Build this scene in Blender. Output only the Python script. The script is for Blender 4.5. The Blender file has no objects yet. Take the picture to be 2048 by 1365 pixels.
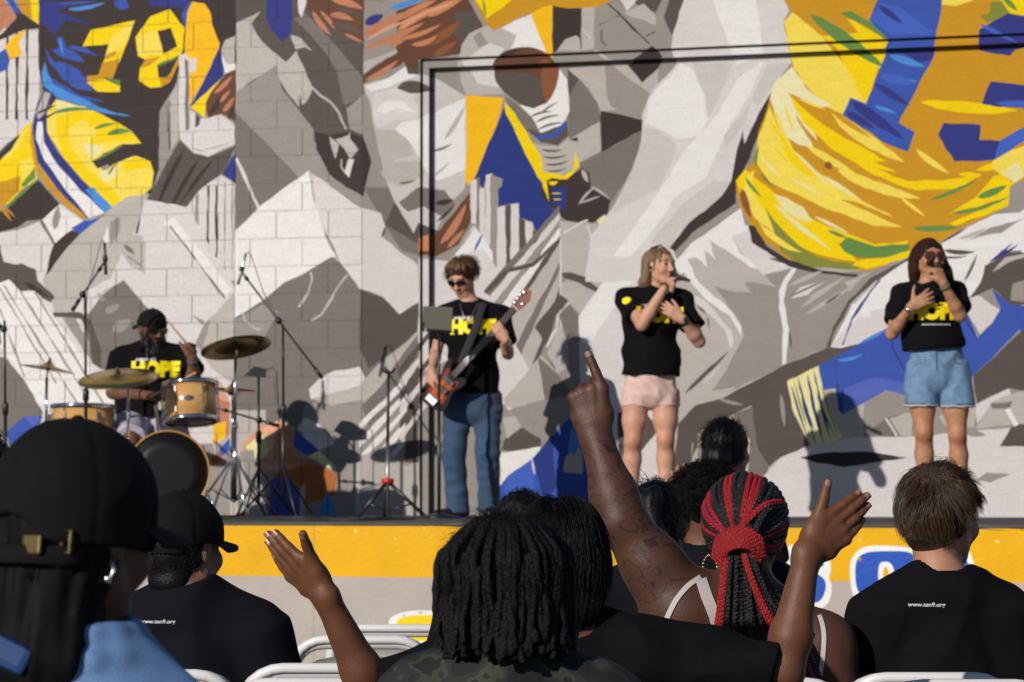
import bpy, bmesh, math, random
import numpy as np
from mathutils import Vector, Matrix
from mathutils.geometry import delaunay_2d_cdt, tessellate_polygon
from mathutils.bvhtree import BVHTree
random.seed(7); np.random.seed(7)
SC = bpy.context.scene
COL = SC.collection
# ---------------------------------------------------------------- camera, sky, sun, exposure
FPX = 5689.0; CAMZ = 1.25; HOR = 976.0
PITCH = math.atan((HOR-682.5)/FPX)
cam_d = bpy.data.cameras.new('camera'); cam = bpy.data.objects.new('camera', cam_d); COL.objects.link(cam)
cam_d.sensor_width = 36.0; cam_d.lens = FPX/2048*36.0
cam_d.clip_start = 0.05; cam_d.clip_end = 2000
cam.location = (0, 0, CAMZ); cam.rotation_euler = (math.pi/2+PITCH, 0, 0)
cam_d.dof.use_dof = True; cam_d.dof.focus_distance = 6.8; cam_d.dof.aperture_fstop = 10.5
SC.camera = cam
YAW = math.radians(16)
WU = Vector((math.cos(YAW), -math.sin(YAW), 0)); WN = Vector((-math.sin(YAW), -math.cos(YAW), 0)); ZV = Vector((0, 0, 1))
_tr = (WU*0.375 - WN + ZV*-0.405)                 # the way sunlight travels (towards the wall)
SUNDIR = _tr.normalized()
SUN_EL = math.asin(-SUNDIR.z); SUN_AZ = math.atan2(-SUNDIR.x, -SUNDIR.y)
world = bpy.data.worlds.new('World'); SC.world = world; world.use_nodes = True
wn = world.node_tree.nodes; wl = world.node_tree.links
sky = wn.new('ShaderNodeTexSky'); sky.sky_type = 'NISHITA'; sky.sun_disc = False
sky.sun_elevation = SUN_EL; sky.sun_rotation = SUN_AZ
sky.air_density = 1.0; sky.dust_density = 0.2; sky.ozone_density = 4.0
wl.new(sky.outputs[0], wn['Background'].inputs[0]); wn['Background'].inputs[1].default_value = 0.075
sun_d = bpy.data.lights.new('sun', 'SUN'); sun = bpy.data.objects.new('sun', sun_d); COL.objects.link(sun)
sun_d.energy = 5.0; sun_d.angle = math.radians(0.55); sun_d.color = (1.0, 0.945, 0.88)
sun.rotation_euler = SUNDIR.to_track_quat('-Z', 'Y').to_euler(); sun.location = (-8, -8, 9)
SC.view_settings.view_transform = 'Standard'; SC.view_settings.look = 'None'
SC.view_settings.exposure = -0.40; SC.view_settings.gamma = 1.0
SC.render.engine = 'CYCLES'
# ---------------------------------------------------------------- helpers
_f = Vector((0, math.cos(PITCH), math.sin(PITCH))); _u = Vector((0, -math.sin(PITCH), math.cos(PITCH)))
def ray(px, py):
    return Vector((1, 0, 0))*((px-1024)/FPX) + _u*((682.5-py)/FPX) + _f
def P(px, py, D):                              # a photo position at depth D metres -> world
    d = ray(px, py); t = D/d.y
    return Vector((0, 0, CAMZ)) + d*t
def srgb(r, g=None, b=None):
    if g is None: r, g, b = r
    o = []
    for c in (r, g, b):
        c = c/255.0
        o.append(c/12.92 if c <= 0.04045 else ((c+0.055)/1.055)**2.4)
    return o
MATS = {}
def mat(name, col=None, rough=0.6, metal=0.0, attr=None, noise=0.0, nscale=20.0, bump=0.0, bscale=60.0, spec=0.5, coat=0.0, sub=0.0, alpha=1.0, detail=4.0, sheen=0.0):
    if name in MATS: return MATS[name]
    m = bpy.data.materials.new(name); m.use_nodes = True
    nt = m.node_tree; b = nt.nodes['Principled BSDF']
    b.inputs['Roughness'].default_value = rough; b.inputs['Metallic'].default_value = metal
    b.inputs['Specular IOR Level'].default_value = spec
    b.inputs['Coat Weight'].default_value = coat
    if sheen: b.inputs['Sheen Weight'].default_value = sheen
    if sub:
        b.inputs['Subsurface Weight'].default_value = sub
        b.inputs['Subsurface Radius'].default_value = (0.012, 0.005, 0.003)
    if alpha < 1: b.inputs['Alpha'].default_value = alpha
    src = None
    if attr:
        a = nt.nodes.new('ShaderNodeAttribute'); a.attribute_name = attr; src = a.outputs['Color']
    if col is not None and not attr:
        b.inputs['Base Color'].default_value = (*col, 1)
    tc = nt.nodes.new('ShaderNodeTexCoord')
    if noise:
        n = nt.nodes.new('ShaderNodeTexNoise'); n.inputs['Scale'].default_value = nscale; n.inputs['Detail'].default_value = detail
        nt.links.new(tc.outputs['Object'], n.inputs['Vector'])
        mr = nt.nodes.new('ShaderNodeMapRange'); mr.inputs[1].default_value = 0.25; mr.inputs[2].default_value = 0.75
        mr.inputs[3].default_value = 1-noise; mr.inputs[4].default_value = 1+noise
        nt.links.new(n.outputs['Fac'], mr.inputs[0])
        mx = nt.nodes.new('ShaderNodeMix'); mx.data_type = 'RGBA'; mx.blend_type = 'MULTIPLY'; mx.inputs[0].default_value = 1
        if src: nt.links.new(src, mx.inputs[6])
        else: mx.inputs[6].default_value = (*col, 1)
        nt.links.new(mr.outputs[0], mx.inputs[7]); src = mx.outputs[2]
    if src: nt.links.new(src, b.inputs['Base Color'])
    if bump:
        n2 = nt.nodes.new('ShaderNodeTexNoise'); n2.inputs['Scale'].default_value = bscale; n2.inputs['Detail'].default_value = 5
        nt.links.new(tc.outputs['Object'], n2.inputs['Vector'])
        bp = nt.nodes.new('ShaderNodeBump'); bp.inputs['Strength'].default_value = bump; bp.inputs['Distance'].default_value = 0.01
        nt.links.new(n2.outputs['Fac'], bp.inputs['Height']); nt.links.new(bp.outputs[0], b.inputs['Normal'])
    MATS[name] = m
    return m
def link(name, me, material=None, parent=None, loc=None):
    o = bpy.data.objects.new(name, me); COL.objects.link(o)
    if material is not None and me is not None:
        ms = material if isinstance(material, (list, tuple)) else [material]
        if len(me.materials) == 0:
            for m in ms: me.materials.append(m)
    if loc is not None: o.location = loc
    if parent is not None: o.parent = parent
    return o
def tag(o, label=None, cat=None, group=None, kind=None):
    if label: o['label'] = label
    if cat: o['category'] = cat
    if group: o['group'] = group
    if kind: o['kind'] = kind
    return o
def thing(name, loc, label, cat, group=None):
    o = bpy.data.objects.new(name, None); COL.objects.link(o); o.location = loc; o.empty_display_size = 0.1
    return tag(o, label, cat, group)
def mesh(name, verts, faces, smooth=False, colors=None):
    me = bpy.data.meshes.new(name)
    me.from_pydata([tuple(v) for v in verts], [], [tuple(f) for f in faces]); 
    if smooth: me.polygons.foreach_set('use_smooth', [True]*len(me.polygons))
    me.update(); return me
class MB:
    """collects boxes, tubes, lathes ... in world coordinates; build() links them as one mesh"""
    def __init__(s): s.v = []; s.f = []; s.sm = []
    def add(s, vs, fs, smooth=True):
        o = len(s.v); s.v += [Vector(v) for v in vs]; s.f += [tuple(i+o for i in f) for f in fs]; s.sm += [smooth]*len(fs); return s
    def tube(s, pts, r, n=8, closed=False, caps=True, flat=1.0, nrm=None):
        pts = [Vector(p) for p in pts]; m = len(pts)
        rs = r if isinstance(r, (list, tuple, np.ndarray)) else [r]*m
        vs = []; up = None
        for i, p in enumerate(pts):
            a = pts[i-1] if (i > 0 or closed) else p; b = pts[(i+1) % m] if (i < m-1 or closed) else p
            t = (b-a).normalized()
            if up is None:
                up = Vector(nrm) if nrm is not None else (Vector((0, 0, 1)) if abs(t.z) < 0.9 else Vector((1, 0, 0)))
            x = up - t*up.dot(t)
            if x.length < 1e-6: x = t.orthogonal()
            x.normalize(); y = t.cross(x); up = x
            for k in range(n):
                an = 2*math.pi*k/n; vs.append(p + x*(math.cos(an)*rs[i]) + y*(math.sin(an)*rs[i]*flat))
        fs = []
        for i in range(m if closed else m-1):
            j = (i+1) % m
            for k in range(n):
                l = (k+1) % n; fs.append((i*n+k, i*n+l, j*n+l, j*n+k))
        if caps and not closed:
            fs.append(tuple(range(n))[::-1]); fs.append(tuple((m-1)*n+k for k in range(n)))
        return s.add(vs, fs)
    def lathe(s, c, axis, prof, n=24, smooth=True):           # prof: (radius, distance along axis)
        c = Vector(c); a = Vector(axis).normalized(); x = a.orthogonal().normalized(); y = a.cross(x)
        vs = []
        for r, h in prof:
            for k in range(n):
                an = 2*math.pi*k/n; vs.append(c + a*h + (x*math.cos(an)+y*math.sin(an))*r)
        fs = []
        for i in range(len(prof)-1):
            for k in range(n):
                l = (k+1) % n; fs.append((i*n+k, i*n+l, (i+1)*n+l, (i+1)*n+k))
        if prof[0][0] > 1e-5: fs.append(tuple(range(n))[::-1])
        if prof[-1][0] > 1e-5: fs.append(tuple((len(prof)-1)*n+k for k in range(n)))
        return s.add(vs, fs, smooth)
    def box(s, c, x, y, z, sx, sy, sz, bev=0.0):
        c = Vector(c); x = Vector(x).normalized(); y = Vector(y).normalized(); z = Vector(z).normalized()
        if bev <= 0:
            vs = [c + x*(sx/2*i) + y*(sy/2*j) + z*(sz/2*k) for i in (-1, 1) for j in (-1, 1) for k in (-1, 1)]
            return s.add(vs, [(0, 1, 3, 2), (4, 6, 7, 5), (0, 4, 5, 1), (2, 3, 7, 6), (0, 2, 6, 4), (1, 5, 7, 3)], False)
        bm = bmesh.new(); bmesh.ops.create_cube(bm, size=1)
        for v in bm.verts: v.co = Vector((v.co.x*sx, v.co.y*sy, v.co.z*sz))
        bmesh.ops.bevel(bm, geom=bm.edges[:], offset=bev, segments=2, affect='EDGES', profile=0.6)
        bm.verts.index_update()
        vs = [c + x*v.co.x + y*v.co.y + z*v.co.z for v in bm.verts]; fs = [[v.index for v in f.verts] for f in bm.faces]; bm.free()
        return s.add(vs, fs, False)
    def sphere(s, c, r, n=10, m=7, sc=(1, 1, 1)):
        c = Vector(c); vs = []; fs = []
        for i in range(m+1):
            th = math.pi*i/m
            for k in range(n):
                ph = 2*math.pi*k/n
                vs.append(c + Vector((math.sin(th)*math.cos(ph)*r*sc[0], math.sin(th)*math.sin(ph)*r*sc[1], math.cos(th)*r*sc[2])))
        for i in range(m):
            for k in range(n):
                l = (k+1) % n; fs.append((i*n+k, (i+1)*n+k, (i+1)*n+l, i*n+l))
        return s.add(vs, fs)
    def build(s, name, material, parent=None, loc=None):
        o = Vector(parent.location) if parent is not None and loc is None else Vector(loc or (0, 0, 0))
        if parent is not None and parent.parent is not None: o = o + parent.parent.location
        me = mesh(name, [v-o for v in s.v], s.f)
        me.polygons.foreach_set('use_smooth', s.sm)
        me.update()
        return link(name, me, material, parent, None if parent is not None else o)
def catmull(pts, sub=4, closed=True):
    n = len(pts); out = []
    rng = range(n) if closed else range(n-1)
    g = (lambda i: pts[i % n]) if closed else (lambda i: pts[max(0, min(n-1, i))])
    for i in rng:
        p0, p1, p2, p3 = [np.array(g(i+k), float) for k in (-1, 0, 1, 2)]
        for k in range(sub):
            t = k/sub
            out.append(0.5*((2*p1)+(-p0+p2)*t+(2*p0-5*p1+4*p2-p3)*t*t+(-p0+3*p1-3*p2+p3)*t**3))
    if not closed: out.append(np.array(pts[-1], float))
    return out
# ---------------------------------------------------------------- ground, stage, painted wall
GZ = 0.0; STZ = 1.05
gm = mat('asphalt', (0.055, 0.054, 0.052), 0.9, noise=0.35, nscale=3, bump=0.5, bscale=160)
g = link('ground', mesh('ground', [(-400, -400, 0), (400, -400, 0), (400, 400, 0), (-400, 400, 0)], [(0, 1, 2, 3)]), gm); tag(g, kind='structure')
WO = P(935, HOR, 20.4); WO.z = 0.0                 # a point at the foot of the wall
SO_ = P(1024, HOR, 16.25); SO_.z = 0.0             # a point at the foot of the stage front
def uv_on(px, py, O, off=0.0):
    d = ray(px, py); c = Vector((0, 0, CAMZ)); o = O + WN*off
    t = (o-c).dot(WN)/d.dot(WN); p = c+d*t
    return ((p-O).dot(WU), p.z)
PAL = dict(W1=(232, 228, 224), W2=(217, 209, 206), W3=(204, 196, 192), LG=(186, 178, 170), MG=(153, 145, 138), G=(122, 114, 108), DG=(92, 83, 78), BK=(64, 55, 52), KK=(40, 36, 40),
    Y=(247, 209, 12), LY=(243, 217, 86), PY=(236, 228, 178), CR=(233, 223, 160), GO=(203, 147, 36), OR=(249, 187, 30), BL=(62, 88, 172), NB=(56, 60, 128), DB=(46, 60, 128), SB=(70, 100, 190), LB=(78, 140, 212), VB=(86, 104, 184),
    GR=(104, 140, 70), OL=(132, 138, 60), BR=(104, 70, 54), BX=(140, 86, 56), TN=(190, 126, 96), PK=(214, 158, 130), RO=(170, 102, 54), LO=(200, 132, 90), SN=(232, 176, 140))
MUR = []
class Reg:
    def __init__(s, x0, y0, k): s.x0 = x0; s.y0 = y0; s.k = k
    def xy(s, p): return (s.x0+p[0]/s.k, s.y0+p[1]/s.k)
    def __call__(s, c, pts, sm=0):
        pts = [s.xy((pts[i], pts[i+1])) for i in range(0, len(pts), 2)]
        if sm: pts = [tuple(q) for q in catmull(pts, 4)]
        MUR.append((c, pts)); return s
    def st(s, c, *a):                           # tapered strokes: x0 y0 x1 y1 width bend
        for i in range(0, len(a), 6):
            x0, y0, x1, y1, w, b = a[i:i+6]
            dx, dy = x1-x0, y1-y0; L = math.hypot(dx, dy); nx, ny = -dy/L, dx/L
            up = []; dn = []
            for t in (0, .15, .35, .6, .85, 1):
                wd = w*0.5*math.sin(math.pi*min(1, (t*0.9+0.1)))**0.8 if 0 < t < 1 else 0.4
                cx = x0+dx*t+nx*b*L*4*t*(1-t)*0.25; cy = y0+dy*t+ny*b*L*4*t*(1-t)*0.25
                up.append((cx+nx*wd, cy+ny*wd)); dn.append((cx-nx*wd, cy-ny*wd))
            MUR.append((c, [s.xy(q) for q in up+dn[::-1]]))
        return s
    def ln(s, c, w, *a):                        # a line of constant width through points
        pts = [(a[i], a[i+1]) for i in range(0, len(a), 2)]
        up = []; dn = []
        for i, p in enumerate(pts):
            q = pts[max(0, i-1)]; r = pts[min(len(pts)-1, i+1)]
            dx, dy = r[0]-q[0], r[1]-q[1]; L = math.hypot(dx, dy) or 1
            up.append((p[0]-dy/L*w/2, p[1]+dx/L*w/2)); dn.append((p[0]+dy/L*w/2, p[1]-dx/L*w/2))
        MUR.append((c, [s.xy(q) for q in up+dn[::-1]])); return s
k1 = 1365/512; k2 = 1365/545
A = Reg(0, 0, k1); B = Reg(400, 0, k1); C = Reg(800, 0, k1); D = Reg(1200, 0, k1); E = Reg(1536, 0, k1)
F = Reg(0, 400, k1); G = Reg(400, 400, k1); H = Reg(800, 450, k1); I = Reg(1200, 450, k1); J = Reg(1536, 450, k1)
K = Reg(0, 820, k2); L = Reg(400, 820, k2); M = Reg(780, 820, k2); N = Reg(1140, 820, k2); O = Reg(1503, 820, k2)
X0 = Reg(0, 0, 1)
# -- the far left, beyond the picture too
X0('MG', [-2500, -900, 4500, -900, 4500, 1500, -2500, 1500])
X0('W2', [-2500, 150, -400, 420, -900, 900, -2500, 700])('BL', [-1400, -900, -600, -900, -300, -200, -900, 100])('DG', [-800, 500, -200, 380, -60, 900, -700, 1200])('Y', [-500, -300, -160, -200, -120, 260, -420, 180], 1)
X0('GO', [2040, -300, 2700, -300, 2600, 260, 2040, 300], 1)('W1', [2040, 420, 2900, 200, 3400, 500, 2040, 640])('BL', [2040, 640, 2900, 560, 2600, 800, 2040, 760])('DG', [2040, 800, 3400, 560, 3400, 1040, 2040, 1040])('LG', [2600, -900, 4500, -900, 4500, 1500, 3300, 1500])('W2', [470, -300, 2000, -300, 2000, 0, 470, 0])('DG', [470, -300, 1050, -300, 1050, 0, 470, 0])('LG', [0, -300, 470, -300, 470, 0, 0, 0])
# -- left figure, dark jersey with number
A('W2', [-120, 150, 210, 150, 210, 500, 170, 660, -120, 900])
for x in (40, 90, 145): A.ln('BK', 13, x, 150, x-3, 640)
A('BK', [200, -120, 1258, -120, 1258, 230, 1100, 420, 980, 300, 940, 440, 850, 600, 850, 900, 800, 1040, 600, 900, 300, 640, 230, 480, 205, 350])
A('TN', [-80, -60, 20, 0, 90, 95, 40, 140, -80, 240], 0)('BK', [20, -60, 100, 60, 205, 130, 205, 155, 130, 160, 0, 215, -80, 260, 10, 180, 90, 95])('GO', [95, -40, 160, -40, 175, 110, 100, 62])('Y', [160, -40, 210, -40, 207, 132, 172, 105])
A('OR', [140, 160, 100, 230, 118, 290, 52, 325, 30, 250, 70, 195])('BL', [-80, 420, 40, 370, 52, 325, 30, 260, -80, 320])('BL', [20, -20, 60, -20, 120, 70, 90, 75])
A('NB', [205, 0, 420, 20, 300, 60, 500, 130, 350, 110, 290, 190, 210, 120])('NB', [780, -60, 1000, -60, 1000, 60, 960, 40, 800, 30])
A('BL', [240, 250, 260, 330, 330, 420, 420, 480, 510, 490, 420, 430, 330, 370, 270, 310])
A.st('BL', 310, 195, 350, 260, 40, .2, 280, 270, 450, 330, 55, -.2, 300, 330, 440, 390, 40, .2, 360, 250, 520, 300, 26, -.2, 370, 390, 540, 490, 40, -.1, 240, 400, 520, 560, 30, .2, 610, 10, 690, 40, 60, 0, 330, 500, 560, 545, 18, 0, 300, 20, 520, 10, 14, 0)
A('LB', [240, 330, 222, 390, 232, 460, 300, 520, 420, 560, 560, 605, 640, 612, 540, 575, 400, 510, 290, 455, 255, 390])
A.st('LB', 360, 50, 560, 14, 22, .2, 320, 200, 340, 300, 14, .2, 560, 600, 700, 620, 12, 0)
A('Y', [440, 250, 485, 160, 720, 110, 655, 285, 600, 420, 525, 400, 580, 235])('LY', [600, 190, 720, 110, 660, 250, 560, 300, 580, 235])('GO', [560, 300, 620, 270, 612, 300, 560, 320])('GO', [545, 335, 636, 315, 600, 422, 525, 402])
A('GO', [465, 405, 540, 398, 560, 420, 465, 450])('Y', [465, 440, 560, 422, 640, 460, 640, 492, 520, 490])('GR', [560, 420, 640, 425, 640, 460])
A('Y', [905, 50, 985, 150, 975, 270, 940, 350, 905, 430, 860, 465, 800, 470, 740, 430, 745, 370, 775, 320, 735, 300, 722, 200, 800, 90])('LY', [730, 190, 840, 165, 870, 290, 760, 305, 735, 290])('GO', [745, 365, 775, 318, 860, 300, 800, 350])('BK', [840, 165, 910, 148, 945, 250, 870, 290])('BK', [838, 345, 955, 300, 930, 365, 890, 415, 845, 415])('GO', [850, 420, 900, 410, 950, 310, 960, 330, 905, 440, 860, 465])('GR', [838, 345, 955, 292, 955, 304, 850, 355])
A('BL', [965, 80, 1010, 8, 1035, 12, 1000, 70, 990, 165])('OR', [1025, 10, 1090, 20, 1118, 60, 1130, 130, 1172, 235, 1160, 290, 1090, 420, 1010, 570, 1005, 310, 985, 300, 990, 160, 1000, 60])('W2', [1010, 310, 1050, 312, 1045, 382, 1010, 386])
A('NB', [1172, 250, 1195, 370, 1188, 412, 1060, 540, 1010, 570, 1090, 430])('LG', [1182, 260, 1200, 215, 1258, 190, 1258, 345, 1205, 375, 1195, 340])('W1', [1180, 250, 1200, 335, 1225, 345, 1258, 340, 1258, 370, 1200, 392, 1186, 330])
A('BR', [1258, 370, 1258, 650, 1200, 615, 1110, 630, 1095, 560, 1130, 480, 1200, 400]).st('TN', 1140, 500, 1240, 400, 26, .2, 1150, 560, 1230, 480, 22, .1, 1190, 600, 1250, 520, 26, 0).st('BK', 1110, 620, 1180, 500, 30, .2, 1220, 640, 1250, 560, 20, 0)
A('Y', [1190, 408, 1130, 485, 1098, 540, 1090, 630, 1015, 575])
A('W2', [955, 300, 985, 285, 1005, 310, 1010, 700, 962, 745, 950, 560])('G', [985, 310, 1004, 330, 1008, 690, 990, 700])('W2', [1010, 585, 1042, 605, 1040, 690, 1010, 700])('DG', [1042, 605, 1070, 632, 1060, 690, 1040, 690])
A('MG', [850, 600, 945, 440, 955, 740, 850, 915])('LG', [900, 540, 945, 440, 950, 740, 910, 800]).ln('DG', 8, 905, 540, 905, 800)
A('DG', [960, 750, 1030, 820, 1110, 840, 1258, 780, 1190, 920, 1060, 1020, 990, 1110, 920, 1160, 870, 1200, 820, 1165, 785, 1060, 860, 920]).st('BK', 980, 800, 830, 1130, 30, .1, 1060, 850, 890, 1160, 26, .1, 1140, 850, 960, 1090, 22, .1)
A('W2', [1180, 610, 1258, 680, 1258, 770, 1110, 835, 1030, 815, 960, 740, 1060, 670, 1070, 632, 1110, 632]).st('LG', 1080, 800, 1240, 750, 10, .2, 1020, 790, 1110, 815, 10, 0)
A('W2', [1258, 985, 1180, 935, 1060, 1020, 990, 1110, 960, 1180, 1100, 1500, 1258, 1500])
for x in (1110, 1155): A.ln('BK', 12, x, 990, x-2, 1440)
for x in (1200, 1240): A.ln('MG', 7, x, 970, x-2, 1440)
A('MG', [1040, 1050, 1062, 1030, 1058, 1330, 1030, 1290])('MG', [960, 1140, 992, 1110, 990, 1250, 950, 1210])
A('NB', [1258, 815, 1258, 982, 1183, 930])
A('LY', [300, 530, 450, 570, 560, 620, 700, 700, 755, 765, 660, 770, 490, 860, 560, 920, 600, 880, 720, 830, 800, 860, 820, 920, 810, 1000, 760, 1045, 680, 1050, 600, 1110, 440, 960, 330, 830, 250, 700, 240, 600])
A('CR', [300, 532, 440, 570, 380, 590, 300, 600])('Y', [300, 620, 400, 590, 520, 600, 640, 660, 755, 765, 700, 755, 560, 760, 470, 780, 520, 700, 430, 640, 360, 690, 380, 790, 470, 900, 600, 1010, 640, 1060, 600, 1110, 440, 960, 330, 830, 300, 700])
A('LY', [380, 680, 460, 640, 420, 740, 480, 860, 410, 800])('CR', [440, 760, 560, 790, 500, 850, 470, 830])('CR', [520, 920, 640, 880, 620, 940, 560, 980])('Y', [650, 880, 720, 840, 800, 862, 812, 900, 740, 900, 670, 920])
A('BK', [490, 860, 660, 768, 760, 770, 830, 790, 840, 860, 800, 862, 720, 832, 640, 850, 520, 900]).st('BK', 500, 880, 580, 850, 20, 0, 575, 935, 620, 870, 10, 0).st('GR', 270, 610, 500, 590, 22, -.3, 500, 690, 620, 660, 20, -.2, 570, 720, 700, 700, 30, -.3, 500, 860, 660, 775, 12, 0)
A('NB', [240, 480, 190, 580, 173, 720, 200, 860, 300, 1000, 460, 1168, 595, 1105, 440, 965, 310, 815, 250, 700, 250, 600, 292, 500])('LB', [450, 1010, 500, 1000, 597, 1105, 555, 1135])('LG', [240, 490, 270, 500, 240, 600, 205, 640, 190, 600])('W1', [200, 650, 190, 740, 240, 860, 330, 985, 470, 1165, 557, 1135, 430, 1020, 300, 870, 235, 760, 225, 650]).st('BK', 190, 610, 300, 560, 14, 0, 200, 650, 300, 600, 14, 0)
A('GO', [165, 640, 158, 760, 180, 880, 250, 1000, 330, 1080, 430, 1172, 462, 1162, 300, 1005, 200, 865, 176, 720])
A('Y', [-80, 900, 170, 640, 160, 760, 190, 900, 200, 950, 130, 1000, 40, 1090, -80, 1100])('LY', [-40, 860, 150, 680, 120, 760, 40, 850])('BK', [-60, 860, 110, 715, 60, 800, -40, 900])('LY', [110, 860, 160, 840, 180, 910, 120, 960])('GO', [-80, 1000, 110, 940, 100, 1020, 30, 1090, -80, 1110])('GR', [110, 990, 185, 890, 190, 950, 130, 1000]).st('GR', 30, 1110, 200, 965, 26, 0)
A('BK', [-80, 1170, 40, 1110, 130, 1030, 205, 960, 320, 1090, 230, 1170, 140, 1180, 100, 1210, -80, 1260]).st('GO', -10, 1080, 60, 1180, 18, 0, 20, 1100, 80, 1160, 10, 0)
# lower left
F('W2', [-120, 190, 100, 160, 220, 110, 320, 20, 440, 110, 540, 100, 780, 0, 1000, 40, 1258, 480, 1258, 700, 1258, 1300, -120, 1300, -120, 440])
F('W1', [225, 110, 300, 40, 440, 105, 290, 240]).st('MG', 290, 160, 312, 30, 40, 0).ln('G', 14, 215, 105, 290, 235)
F('BK', [430, 180, 385, 160, 285, 240, 238, 412, 275, 385, 330, 290, 425, 185])('BL', [535, 95, 495, 175, 420, 182, 380, 150, 450, 110])
F('LG', [545, 95, 600, 40, 690, -20, 790, -30, 770, 20, 720, 170, 660, 220, 640, 310, 590, 420, 470, 480, 400, 600, 290, 600, 225, 430, 330, 290, 425, 185])('MG', [588, 120, 640, 90, 640, 170, 588, 245])('W1', [575, 140, 582, 230, 545, 225])('W2', [720, 165, 765, 20, 775, 0, 830, 100, 780, 250, 740, 190])('DG', [748, 60, 735, 180, 722, 180])
F('LG', [700, 185, 760, 190, 778, 240, 775, 400, 700, 360, 648, 285, 655, 230]).st('G', 660, 240, 720, 290, 26, 0).ln('G', 8, 680, 300, 750, 350)
F('G', [660, 428, 720, 500, 800, 590, 850, 700, 800, 900, 540, 905, 490, 870, 460, 740, 462, 600, 560, 480]).st('MG', 520, 500, 560, 540, 26, 0).st('MG', 600, 700, 700, 640, 60, 0, 560, 600, 640, 560, 40, 0)
F('W2', [465, 600, 500, 540, 650, 408, 660, 425, 540, 510, 470, 612])('W2', [470, 490, 540, 440, 630, 405, 620, 420, 540, 455, 470, 505])
F('DG', [-120, 200, 0, 240, 20, 330, 80, 345, 120, 340, 190, 370, 200, 430, 240, 470, 292, 515, 270, 548, 225, 525, 185, 485, 110, 490, 50, 430, -120, 470]).st('BK', 130, 440, 260, 520, 30, 0)('DG', [280, 600, 430, 600, 480, 640, 540, 800, 540, 900, 490, 870, 480, 720, 430, 635, 290, 625])('MG', [330, 630, 400, 630, 480, 760, 490, 860])
F('W1', [-120, 500, 50, 425, 110, 490, 185, 486, 300, 640, 470, 880, 625, 1110, 300, 1110, 230, 1140, 130, 960, 0, 780, -120, 640])
for a in ((0, 580, 130, 950), (20, 452, 440, 1130), (110, 490, 470, 1060), (185, 490, 560, 1100), (0, 470, 300, 980)): F.ln('MG', 9, *a)
F('G', [-120, 800, 40, 850, 120, 950, 230, 1130, 200, 1220, -120, 1300])('BL', [30, 1240, 130, 1155, 200, 1230, 210, 1300, 60, 1320])('VB', [130, 1155, 230, 1155, 190, 1225])('W2', [120, 940, 200, 890, 160, 930])
F('W1', [870, 120, 930, 95, 1235, 480, 1200, 530]).ln('G', 10, 905, 140, 1200, 525)
F('LG', [1258, 480, 1258, 1000, 1130, 900, 1040, 770, 1090, 660, 1180, 570])('MG', [1040, 780, 1090, 660, 1120, 640, 1080, 800])('MG', [1020, 610, 1090, 645, 1080, 672])
# -- second block panel
B('DG', [188, -120, 872, -120, 872, 760, 188, 760])
B('LG', [192, 125, 325, 58, 275, 128, 300, 180, 330, 222, 465, 335, 400, 352, 192, 492])('G', [500, 100, 600, 200, 720, 360, 770, 560, 872, 520, 872, 320, 700, 210, 560, 70])('DG', [620, 120, 872, 280, 872, 420, 740, 260])
B('NB', [353, -60, 490, -60, 490, 140, 480, 190, 435, 225, 380, 160, 350, 90])('W2', [522, -40, 580, -40, 560, 40, 542, 97, 525, 65])
B('BR', [560, -60, 872, -60, 872, 230, 760, 180, 640, 110, 570, 40]).st('TN', 600, 60, 700, 190, 30, .2, 640, 60, 720, 160, 22, -.2, 690, 80, 820, 110, 34, -.3, 700, 0, 872, 50, 40, -.2, 770, 180, 872, 230, 18, 0).st('DG', 700, 130, 860, 180, 40, -.2, 720, 40, 872, 90, 20, 0)
B('LG', [480, 190, 510, 265, 560, 252, 600, 275, 540, 205, 500, 190])('LG', [402, 350, 462, 330, 515, 272, 560, 370, 600, 468, 560, 570, 546, 574, 528, 458, 528, 572, 480, 520, 425, 430])
B('MG', [188, 492, 400, 355, 440, 480, 530, 590, 605, 690, 612, 800, 690, 930, 780, 1000, 872, 1060, 872, 1130, 740, 1050, 578, 908, 520, 950, 330, 760, 188, 610])
B('DG', [450, 480, 530, 575, 640, 460, 780, 660, 770, 700, 690, 725, 610, 700, 530, 590]).ln('LG', 12, 600, 468, 640, 510, 700, 550, 740, 600, 780, 690)
B('MG', [780, 580, 872, 500, 930, 560, 945, 800, 985, 905, 1042, 1035, 985, 1165, 868, 1120, 872, 1000, 920, 880, 880, 720, 800, 690])
B('BK', [612, 705, 690, 722, 790, 705, 872, 735, 915, 870, 872, 1050, 780, 1000, 690, 930, 622, 800])('LG', [690, 728, 740, 770, 720, 850, 705, 800])('LG', [720, 745, 790, 722, 800, 705, 800, 740, 845, 800, 800, 850, 770, 795])('W2', [790, 850, 822, 850, 795, 950, 770, 920]).ln('LG', 8, 755, 850, 752, 890, 775, 925)
B('G', [188, 605, 340, 745, 525, 950, 330, 1092, 188, 1225]).ln('W2', 16, 192, 845, 315, 1115)
B('G', [872, 1000, 1060, 1000, 1165, 1180, 1165, 1365, 1080, 1340, 985, 1200])
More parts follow.
